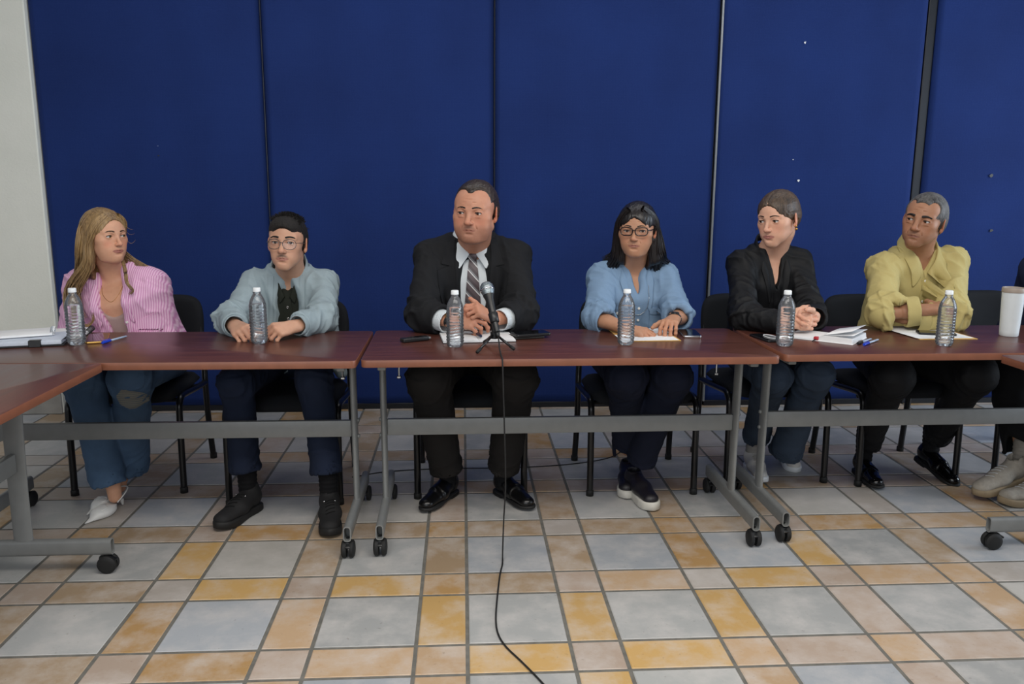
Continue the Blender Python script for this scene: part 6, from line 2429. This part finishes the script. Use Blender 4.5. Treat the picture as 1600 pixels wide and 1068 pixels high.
WATER = water_mat()
PET = clear_mat('clear_pet', 0.10, (0.97, 0.985, 1.0), haze=0.07)


def make_bottle(label):
    root = empty('water_bottle', (0, 0, 0), 0, label, 'bottle', 'plastic water bottles along the tables')

    def prof(inset, z0, z1):
        P = []
        key = [(0.0, 0.0), (0.020, 0.001), (0.028, 0.004), (0.0315, 0.012), (0.0325, 0.024), (0.0325, 0.140), (0.0322, 0.150), (0.0285, 0.166), (0.0215, 0.182), (0.0150, 0.192), (0.0128, 0.197), (0.0128, 0.203)]
        zz = [k[1] for k in key]
        rr = [k[0] for k in key]
        zs = [z for z in np.concatenate([[0.0, 0.0015, 0.003, 0.006, 0.010], np.arange(0.014, 0.142, 0.0022), np.linspace(0.143, 0.203, 16)]) if z0 <= z <= z1]
        for z in zs:
            r = float(np.interp(z, zz, rr)) - inset
            P.append((max(r, 0.0), float(z)))
        return P

    def rf(th, z):
        if z < 0.012:
            return 1 - 0.10 * (0.5 + 0.5 * math.cos(5 * th)) * (1 - z / 0.012)
        if z < 0.140:
            w = min(1, (z - 0.012) / 0.01, (0.142 - z) / 0.01)
            amp = 0.045 if z < 0.085 else 0.028
            return 1 + w * amp * math.sin(2 * math.pi * z / 0.0118 + (1.3 * math.sin(3 * th) if z < 0.085 else 0.3 * math.sin(4 * th)))
        return 1.0
    b = bmesh.new()
    bm_lathe(b, prof(0, 0, 0.203), 36, None, 0, rf)
    bm_obj('bottle_shell', b, PET, root)
    b = bmesh.new()
    P = prof(0.0009, 0.0, 0.156)
    P = [(0.0, 0.0018)] + [(r, max(z, 0.0018)) for r, z in P[1:]] + [(0.0, 0.1562)]
    bm_lathe(b, P, 36, None, 0, rf)
    bm_obj('water', b, WATER, root)
    b = bmesh.new()
    bm_lathe(b, [(0.0, 0.2165), (0.0125, 0.2165), (0.0142, 0.2150), (0.0145, 0.2030), (0.0145, 0.2015), (0.0130, 0.2010)], 24, None, 0, lambda th, z: 1 + (0.018 * math.cos(24 * th) if z < 0.2149 else 0))
    bm_obj('cap', b, MAT['white_plastic'], root, angle=50)
    b = bmesh.new()
    bm_lathe(b, [(0.0130, 0.1985), (0.0155, 0.1985), (0.0155, 0.2000), (0.0130, 0.2000)], 24)
    bm_obj('neck_ring', b, PET, root)
    return root


BOT = [(-1.462, 3.168, 'water bottle by the spiral notebooks of the woman in pink'), (-0.783, 3.175, 'water bottle between the hands of the young man in glasses'),
       (-0.030, 3.082, 'water bottle on the open notebook side of the suited man'), (0.628, 3.108, 'water bottle in front of the woman in the denim shirt'),
       (1.238, 3.062, 'water bottle beside the white diary of the woman in black'), (1.868, 3.050, 'water bottle on the manila folder side of the man in yellow')]
b0 = make_bottle(BOT[0][2])
b0.location = (BOT[0][0], BOT[0][1], TT)
for i, (x, y, lab) in enumerate(BOT[1:]):
    c = copy_tree(b0, None, (x, y, TT), 0.7 * (i + 1))
    c['label'] = lab

# microphone and its little tripod --------------------------------------------
grille = NT('steel_grille', 0.35, 0.9)
_v = grille.coords()
_vo = grille.n('ShaderNodeTexVoronoi')
_vo.inputs['Scale'].default_value = 420
grille.l(_v, _vo.inputs['Vector'])
grille.color(grille.ramp(_vo.outputs['Distance'], [(0.2, srgb('#3c4245')), (0.55, srgb('#a3aeb2'))]))
grille.bump(_vo.outputs['Distance'], 0.6, 0.001)
mic = empty('microphone', (0.115, 3.070, 0.865), 0, 'black handheld microphone with silver grille pointing at the suited man', 'microphone')
top, tail = Vector((-0.020, 0.052, 0.080)), Vector((0.012, -0.032, -0.060))
ax = (top - tail).normalized()
Mq = Matrix.Translation(tail) @ ax.to_track_quat('Z', 'Y').to_matrix().to_4x4()
L_ = (top - tail).length
b = bmesh.new()
bm_lathe(b, [(0, 0), (0.0105, 0), (0.0115, 0.004), (0.0125, 0.05), (0.0165, L_ - 0.030), (0.0215, L_ - 0.016), (0.0215, L_ - 0.012)], 24, Mq)
bm_obj('handle', b, MAT['black_plastic'], mic, angle=50)
b = bmesh.new()
bm_lathe(b, [(0.0205, L_ - 0.014), (0.0235, L_ - 0.006), (0.0262, L_ + 0.004), (0.0268, L_ + 0.014), (0.0250, L_ + 0.026), (0.018, L_ + 0.036), (0.008, L_ + 0.041), (0, L_ + 0.042)], 28, Mq)
bm_obj('grille', b, grille.m, mic)
b = bmesh.new()
bm_lathe(b, [(0.0262, L_ + 0.004), (0.0282, L_ + 0.005), (0.0282, L_ + 0.012), (0.0262, L_ + 0.013)], 28, Mq)
bm_obj('grille_band', b, MAT['chrome'], mic)
b = bmesh.new()
bm_box(b, Mq @ Vector((0, -0.0150, 0.085)), (0.008, 0.005, 0.022), 0.002, 2, Mq.to_3x3())
bm_obj('switch', b, MAT['chrome'], mic, angle=40)
b = bmesh.new()
bm_lathe(b, [(0, -0.022), (0.006, -0.022), (0.0085, -0.012), (0.0095, 0.001), (0, 0.001)], 16, Mq)
bm_obj('plug', b, MAT['black_plastic'], mic)

st = empty('tabletop_tripod', (0.118, 3.062, TT), 0, 'small black folding tripod stand holding the microphone', 'microphone stand')
b = bmesh.new()
bm_tube(b, [(0, 0, 0.040), (0, 0.002, 0.092)], 0.010, 14)
bm_tube(b, [(0, 0.0, 0.036), (0, 0, 0.060)], 0.0155, 14)
bm_obj('hub', b, MAT['black_plastic'], st, angle=50)
b = bmesh.new()
Mc = Matrix.Translation(Vector((0.115, 3.070, 0.865)) - Vector((0.118, 3.062, TT))) @ Mq
bm_lathe(b, [(0.0150, 0.038), (0.0175, 0.040), (0.0185, 0.075), (0.0165, 0.078)], 20, Mc)
bm_box(b, (0, 0.004, 0.098), (0.014, 0.020, 0.030), 0.004, 2)
bm_obj('clip', b, MAT['black_plastic'], st, angle=50)
for fx, fy in ((0.050, 2.950), (0.190, 3.004), (0.082, 3.150)):
    b = bmesh.new()
    f = Vector((fx - 0.118, fy - 3.062, 0.006))
    bm_tube(b, [(f.x * 0.08, f.y * 0.08, 0.052), tuple(f.lerp(Vector((0, 0, 0.05)), 0.15))], 0.0048, 10)
    lg = bm_obj('leg', b, MAT['black_steel'], st)
    b = bmesh.new()
    bm_tube(b, [tuple(f.lerp(Vector((0, 0, 0.05)), 0.20)), tuple(f)], 0.0062, 10)
    bm_obj('rubber_tip', b, MAT['rubber'], lg)

b = bmesh.new()
t0 = Vector((0.115, 3.070, 0.865)) + (Mq @ Vector((0, 0, -0.02)))
P = catmull([t0, t0 + Vector((0.003, -0.012, -0.022)), (0.133, 2.975, 0.757), (0.136, 2.90, 0.7445), (0.137, 2.862, 0.7450), (0.138, 2.842, 0.735), (0.140, 2.832, 0.66), (0.146, 2.828, 0.47), (0.150, 2.828, 0.28), (0.144, 2.826, 0.15), (0.140, 2.815, 0.03), (0.137, 2.77, 0.004),
             (0.124, 2.683, 0.0035), (0.106, 2.50, 0.0035), (0.098, 2.38, 0.0035), (0.102, 2.30, 0.0035), (0.122, 2.23, 0.0035), (0.163, 2.149, 0.0035), (0.212, 2.045, 0.0035), (0.27, 1.90, 0.0035), (0.30, 1.6, 0.0035)], 10)
bm_tube(b, P, 0.0029, 8)
tag(bm_obj('microphone_cable', b, MAT['rubber']), 'thin black cable hanging from the microphone over the table edge onto the tiles', 'cable')
b = bmesh.new()
bm_tube(b, catmull([(-0.52, 3.70, 0.003), (-0.359, 3.77, 0.003), (-0.10, 3.80, 0.003), (0.25, 3.80, 0.003), (0.567, 3.851, 0.003), (0.78, 3.98, 0.003), (0.9, 4.3, 0.003)], 8), 0.0024, 8)
tag(bm_obj('power_cord', b, MAT['rubber']), 'thin dark cord lying on the tiles under the chairs in the middle', 'cable')


# paper goods ----------------------------------------------------------------
def sheet(name, w, h, z, t, m, parent, dx=0, dy=0, rz=0.0, curl=0.0):
    b = bmesh.new()
    n = 8
    c, s = math.cos(rz), math.sin(rz)
    top, bot = [], []
    for j in range(n + 1):
        for i in range(n + 1):
            u, v = i / n - 0.5, j / n - 0.5
            x, y = u * w, v * h
            zz = z + curl * (max(0, u + v) ** 2)
            q = (dx + c * x - s * y, dy + s * x + c * y)
            top.append(b.verts.new((q[0], q[1], zz + t)))
            bot.append(b.verts.new((q[0], q[1], zz)))
    for j in range(n):
        for i in range(n):
            a = j * (n + 1) + i
            b.faces.new((top[a], top[a + 1], top[a + n + 2], top[a + n + 1]))
            b.faces.new((bot[a + n + 1], bot[a + n + 2], bot[a + 1], bot[a]))
    for i in range(n):
        for e in ((i, i + 1), (n * (n + 1) + i + 1, n * (n + 1) + i), ((i + 1) * (n + 1), i * (n + 1)), (i * (n + 1) + n, (i + 1) * (n + 1) + n)):
            b.faces.new((top[e[1]], top[e[0]], bot[e[0]], bot[e[1]]))
    return bm_obj(name, b, m, parent, smooth=False)


def coil(length, r, n, m, parent, M, name='wire_coil'):
    P = []
    for i in range(n * 12 + 1):
        a = 2 * math.pi * i / 12
        P.append(M @ Vector((r * math.cos(a), -length / 2 + length * i / (n * 12), r * math.sin(a))))
    b = bmesh.new()
    bm_tube(b, P, 0.0007, 5)
    return bm_obj(name, b, m, parent)


def open_book(label, cat, loc, rz, w, h, tl, tr, group=None, raise_leaf=False):
    """Open book: spine along local y, pages bulging; tl, tr thickness of the halves."""
    root = empty('open_notebook', loc, rz, label, cat, group)
    b = bmesh.new()
    bm_box(b, (0, 0, 0.001), (2 * w + 0.006, h + 0.006, 0.002), 0.0006, 1)
    bm_obj('cover', b, MAT['black_plastic'] if not raise_leaf else MAT['paper'], root, smooth=False)
    for s, t in ((-1, tl), (1, tr)):
        V, F = [], []
        n = 14
        for j in (-0.5, 0.5):
            for i in range(n + 1):
                u = i / n
                z = 0.002 + t * (0.35 + 0.65 * min(1, u / 0.18) ** 0.6) * (1 - 0.18 * u ** 2)
                V.append((s * (0.0005 + u * w * (1 - 0.02 * t / 0.02)), j * h, z))
            for i in range(n + 1):
                u = i / n
                V.append((s * (0.0005 + u * w), j * h, 0.002))
        k = 2 * (n + 1)
        for i in range(n):
            F.append((i, i + 1, k + i + 1, k + i))
            F.append((i, n + 1 + i, n + 2 + i, i + 1))
            F.append((k + i, k + i + 1, k + n + 2 + i, k + n + 1 + i))
        F.append((n, 2 * n + 1, k + 2 * n + 1, k + n))
        F.append((0, k, k + n + 1, n + 1))
        o = mesh_obj('page_block', V, F, MAT['paper'], root, smooth=False)
        bmx = bmesh.new(); bmx.from_mesh(o.data); bmesh.ops.recalc_face_normals(bmx, faces=bmx.faces); bmx.to_mesh(o.data); bmx.free()
    if raise_leaf:
        for q, (amt, ww) in enumerate(((0.030, 0.98), (0.012, 1.02))):
            V, F = [], []
            n = 14
            for j in (-0.5, 0.5):
                for i in range(n + 1):
                    u = i / n
                    V.append((u * w * ww, j * h, 0.002 + tr * 0.9 * min(1, u / 0.2) ** 0.6 + amt * u ** 1.3 + 0.0008))
            for i in range(n):
                F.append((i, i + 1, n + 2 + i, n + 1 + i))
            o = mesh_obj('loose_leaf', V, F, MAT['paper'], root)
            md = o.modifiers.new('t', 'SOLIDIFY')
            md.thickness = 0.0005
    return root


nb = open_book('open notebook with blank white pages under the hands of the suited man', 'notebook', (0.055, 3.268, TT), 0.10, 0.142, 0.205, 0.008, 0.008)
dy = open_book('thick white diary lying open beside the clasped hands of the woman in black', 'notebook', (1.475, 3.235, TT), -0.72, 0.135, 0.195, 0.004, 0.024, raise_leaf=True)
b = bmesh.new()
bm_box(b, (-0.004, -0.092, 0.010), (0.022, 0.018, 0.014), 0.005, 2)
bm_obj('red_clip', b, plain('red_enamel', '#b02a34', 0.35, var=0.15), dy, angle=40)
b = bmesh.new()
bm_tube(b, catmull([(-0.004, -0.085, 0.006), (-0.006, -0.105, 0.006), (-0.010, -0.122, 0.002)], 5), 0.0022, 8)
bm_obj('ribbon_marker', b, MAT['rubber'], dy)

fo = empty('paper_folder', (0.742, 3.312, TT), 0.03, 'manila envelope with white sheets under the hands of the woman in denim', 'folder', 'papers on the tables')
sheet('envelope', 0.238, 0.275, 0.0, 0.0025, MAT['manila'], fo)
sheet('white_sheet', 0.232, 0.128, 0.0030, 0.0006, MAT['paper'], fo, -0.006, -0.072, 0.015)
sheet('white_sheet', 0.200, 0.120, 0.0040, 0.0006, MAT['paper'], fo, 0.016, 0.068, 0.04)
fo2 = empty('paper_folder', (1.962, 3.322, TT), 0.02, 'manila folder with loose white sheets under the folded arms of the man in yellow', 'folder', 'papers on the tables')
sheet('folder_cover', 0.245, 0.290, 0.0, 0.0025, MAT['manila'], fo2)
sheet('white_sheet', 0.236, 0.280, 0.0029, 0.0008, MAT['paper'], fo2, -0.008, 0.004, 0.02)
sheet('white_sheet', 0.232, 0.270, 0.0043, 0.0008, MAT['paper'], fo2, -0.022, 0.012, 0.06)

# pile of writing pads beside the woman in pink
n1 = empty('spiral_notebook', (-1.665, 3.215, TT), 0.24, 'thick white spiral notebook with a black binder clip, bottom of the pile', 'notebook', 'notebooks piled at the table corner')
b = bmesh.new()
bm_box(b, (0, 0, 0.0035), (0.285, 0.205, 0.005), 0.001, 1)
bm_obj('cover', b, MAT['black_plastic'], n1, smooth=False)
b = bmesh.new()
bm_box(b, (-0.002, 0, 0.0145), (0.272, 0.198, 0.017), 0.0035, 2)
bm_obj('page_block', b, plain('bluish_white_pages', '#c6cedb', 0.8, var=0.06, nscale=60), n1, angle=40)
coil(0.185, 0.0115, 26, MAT['rubber'], n1, Matrix.Translation((0.143, 0, 0.0125)))
b = bmesh.new()
bm_box(b, (0.045, -0.094, 0.0125), (0.042, 0.026, 0.026), 0.002, 1)
bm_obj('binder_clip', b, MAT['black_plastic'], n1, angle=40)
n2 = empty('spiral_notebook', (-1.700, 3.255, TT + 0.0258), 0.42, 'small white spiral pad on top of the pile', 'notebook', 'notebooks piled at the table corner')
b = bmesh.new()
bm_box(b, (0, 0, 0.005), (0.200, 0.150, 0.009), 0.002, 2)
bm_obj('page_block', b, MAT['paper'], n2, angle=40)
coil(0.135, 0.0085, 22, MAT['chrome'], n2, Matrix.Translation((0.100, 0, 0.0075)))
n3 = empty('spiral_notebook', (-1.612, 3.392, TT), 0.24, 'white spiral pad with a black coil behind the bottle, next to the long hair', 'notebook', 'notebooks piled at the table corner')
b = bmesh.new()
bm_box(b, (0, 0, 0.008), (0.180, 0.140, 0.014), 0.003, 2)
bm_obj('page_block', b, MAT['paper'], n3, angle=40)
coil(0.130, 0.0115, 18, MAT['rubber'], n3, Matrix.Translation((0.092, 0, 0.0115)))


def pen(label, a, b_, cap, body, r=0.0042):
    a, b_ = Vector(a), Vector(b_)
    root = empty('pen', tuple(a), 0, label, 'pen', 'ballpoint pens on the tables')
    d = b_ - a
    L = d.length
    M = d.to_track_quat('Z', 'Y').to_matrix().to_4x4()
    bb = bmesh.new()
    bm_lathe(bb, [(0, 0.0), (r, 0.001), (r * 0.95, L * 0.93), (r * 0.6, L * 0.97), (0.0008, L)], 12, M)
    bm_obj('barrel', bb, body, root)
    bb = bmesh.new()
    bm_lathe(bb, [(0, -0.003), (r * 1.3, -0.002), (r * 1.4, 0.004), (r * 1.25, L * 0.30), (r * 1.0, L * 0.31)], 12, M)
    bm_box(bb, M @ Vector((0, r * 1.9, L * 0.15)), (0.003, 0.0016, L * 0.26), 0.0006, 1, M.to_3x3())
    bm_obj('pen_cap', bb, cap, root, angle=40)
    return root


BLUE = plain('blue_pen_plastic', '#2146c8', 0.3, var=0.05)
CLEARP = plain('clear_pen_barrel', '#9fb0c8', 0.2, var=0.05)
z = TT + 0.006
pen('blue capped ballpoint pen beside the gold phone', (-1.372, 3.180, z), (-1.335, 3.318, z), BLUE, CLEARP)
pen('dark pen lying on the open notebook of the suited man', (0.070, 3.215, TT + 0.0175), (0.030, 3.345, TT + 0.0175), plain('navy_pen', '#1d2740', 0.3), plain('navy_pen_barrel', '#1d2740', 0.3))
pen('black capped pen next to the white diary', (1.538, 3.078, z), (1.640, 3.172, z), MAT['black_plastic'], CLEARP)
pen('blue capped pen nearest the table edge by the white diary', (1.552, 3.055, z), (1.662, 3.158, z), BLUE, CLEARP)


def phone(label, loc, rz, case, w=0.075, l=0.155, t=0.009, tilt=0.0):
    root = empty('mobile_phone', loc, rz, label, 'phone', 'mobile phones on the tables')
    M = Matrix.Rotation(tilt, 4, 'X')
    R = 0.010
    pts = []
    for cx, cy, a0 in ((w / 2 - R, l / 2 - R, 0), (-w / 2 + R, l / 2 - R, 90), (-w / 2 + R, -l / 2 + R, 180), (w / 2 - R, -l / 2 + R, 270)):
        for k in range(5):
            a = math.radians(a0 + 22.5 * k)
            pts.append((cx + R * math.cos(a), cy + R * math.sin(a)))
    b = bmesh.new()
    lift = abs(math.sin(tilt)) * l / 2
    bm_prism(b, pts, 0, t, 0.002, 2, Matrix.Translation((0, 0, lift)) @ M)
    bm_obj('case', b, case, root, angle=40)
    b = bmesh.new()
    k = 0.94
    bm_prism(b, [(x * k, y * 0.965) for x, y in pts], t, t + 0.0006, 0, 1, Matrix.Translation((0, 0, lift)) @ M)
    bm_obj('screen', b, SCREEN, root, smooth=False)
    return root


SCREEN = plain('dark_glass_screen', '#0a0c10', 0.06, var=0.05, spec=0.8)
phone('phone in a gold case beside the pink shirt woman', (-1.425, 3.262, TT), 0.33, MAT['gold'], 0.078, 0.160, 0.009, 0.03)
ph = phone('black phone lying on a dark wallet beside the suited man', (0.272, 3.272, TT + 0.010), -1.25, MAT['black_plastic'], 0.078, 0.150, 0.011)
b = bmesh.new()
w_ = empty('wallet', (0.255, 3.276, TT), 0.30, 'dark wallet under the black phone beside the suited man', 'wallet')
bm_box(b, (0, 0, 0.0048), (0.125, 0.088, 0.009), 0.003, 2)
bm_obj('leather_body', b, plain('dark_leather_wallet', '#17130f', 0.5, var=0.2), w_, angle=40)
b = bmesh.new()
bm_tube(b, catmull([(-0.060, -0.02, 0.006), (-0.080, -0.030, 0.003), (-0.090, -0.005, 0.003), (-0.075, 0.02, 0.003)], 6), 0.0020, 8)
bm_obj('key_loop', b, MAT['silver'], w_)
phone('black phone with a silver rim by the wristwatch of the woman in denim', (0.935, 3.312, TT), -0.10, MAT['silver'], 0.075, 0.150, 0.010)
p5 = phone('phone with a white cord loop on it beside the bottle of the woman in black', (1.222, 3.212, TT), 0.16, MAT['black_plastic'], 0.072, 0.155, 0.009)
b = bmesh.new()
bm_tube(b, [(0.012 + 0.020 * math.cos(a), -0.01 + 0.042 * math.sin(a), 0.0115) for a in [k * math.pi / 12 for k in range(24)]], 0.0018, 6, closed=True)
bm_obj('cord_loop', b, MAT['paper'], p5)
phone('black phone on the white sheets under the folded arms', (1.965, 3.272, TT + 0.0056), 1.30, MAT['black_plastic'], 0.070, 0.145, 0.008)

rec = empty('voice_recorder', (-0.190, 3.206, TT), 0.52, 'small black voice recorder lying on the table before the suited man', 'recorder')
b = bmesh.new()
bm_box(b, (0, 0, 0.0085), (0.112, 0.036, 0.016), 0.004, 3)
bm_obj('recorder_body', b, MAT['black_plastic'], rec, angle=40)
b = bmesh.new()
bm_box(b, (0.018, 0, 0.0168), (0.030, 0.024, 0.0012), 0.0004, 1)
bm_obj('display', b, SCREEN, rec, smooth=False)
for k in range(3):
    b = bmesh.new()
    bm_lathe(b, [(0, 0.0015), (0.004, 0.0012), (0.0045, 0)], 12, Matrix.Translation((-0.010 - 0.013 * k, 0, 0.0165)))
    bm_obj('button', b, MAT['rubber'], rec)
for s in (-1, 1):
    b = bmesh.new()
    bm_tube(b, [(0.054, s * 0.009, 0.009), (0.064, s * 0.011, 0.009)], 0.0050, 10)
    bm_obj('microphone_capsule', b, MAT['grey_steel'], rec)

cup = empty('travel_tumbler', (2.268, 3.255, TT), 0, 'white insulated tumbler with a beige lid by the frame edge', 'tumbler')
b = bmesh.new()
bm_lathe(b, [(0, 0.0), (0.033, 0.0), (0.0355, 0.003), (0.0365, 0.02), (0.0425, 0.178), (0.0425, 0.182), (0, 0.182)], 40)
bm_obj('cup_body', b, plain('matt_white_cup', '#d4dadc', 0.45, var=0.02), cup, angle=40)
b = bmesh.new()
bm_lathe(b, [(0.040, 0.1825), (0.0440, 0.1825), (0.0445, 0.186), (0.0440, 0.199), (0.0425, 0.2015), (0.0385, 0.2015), (0.037, 0.198), (0, 0.198)], 40)
bm_obj('lid', b, plain('beige_lid', '#9d9084', 0.5, var=0.04), cup, angle=40)
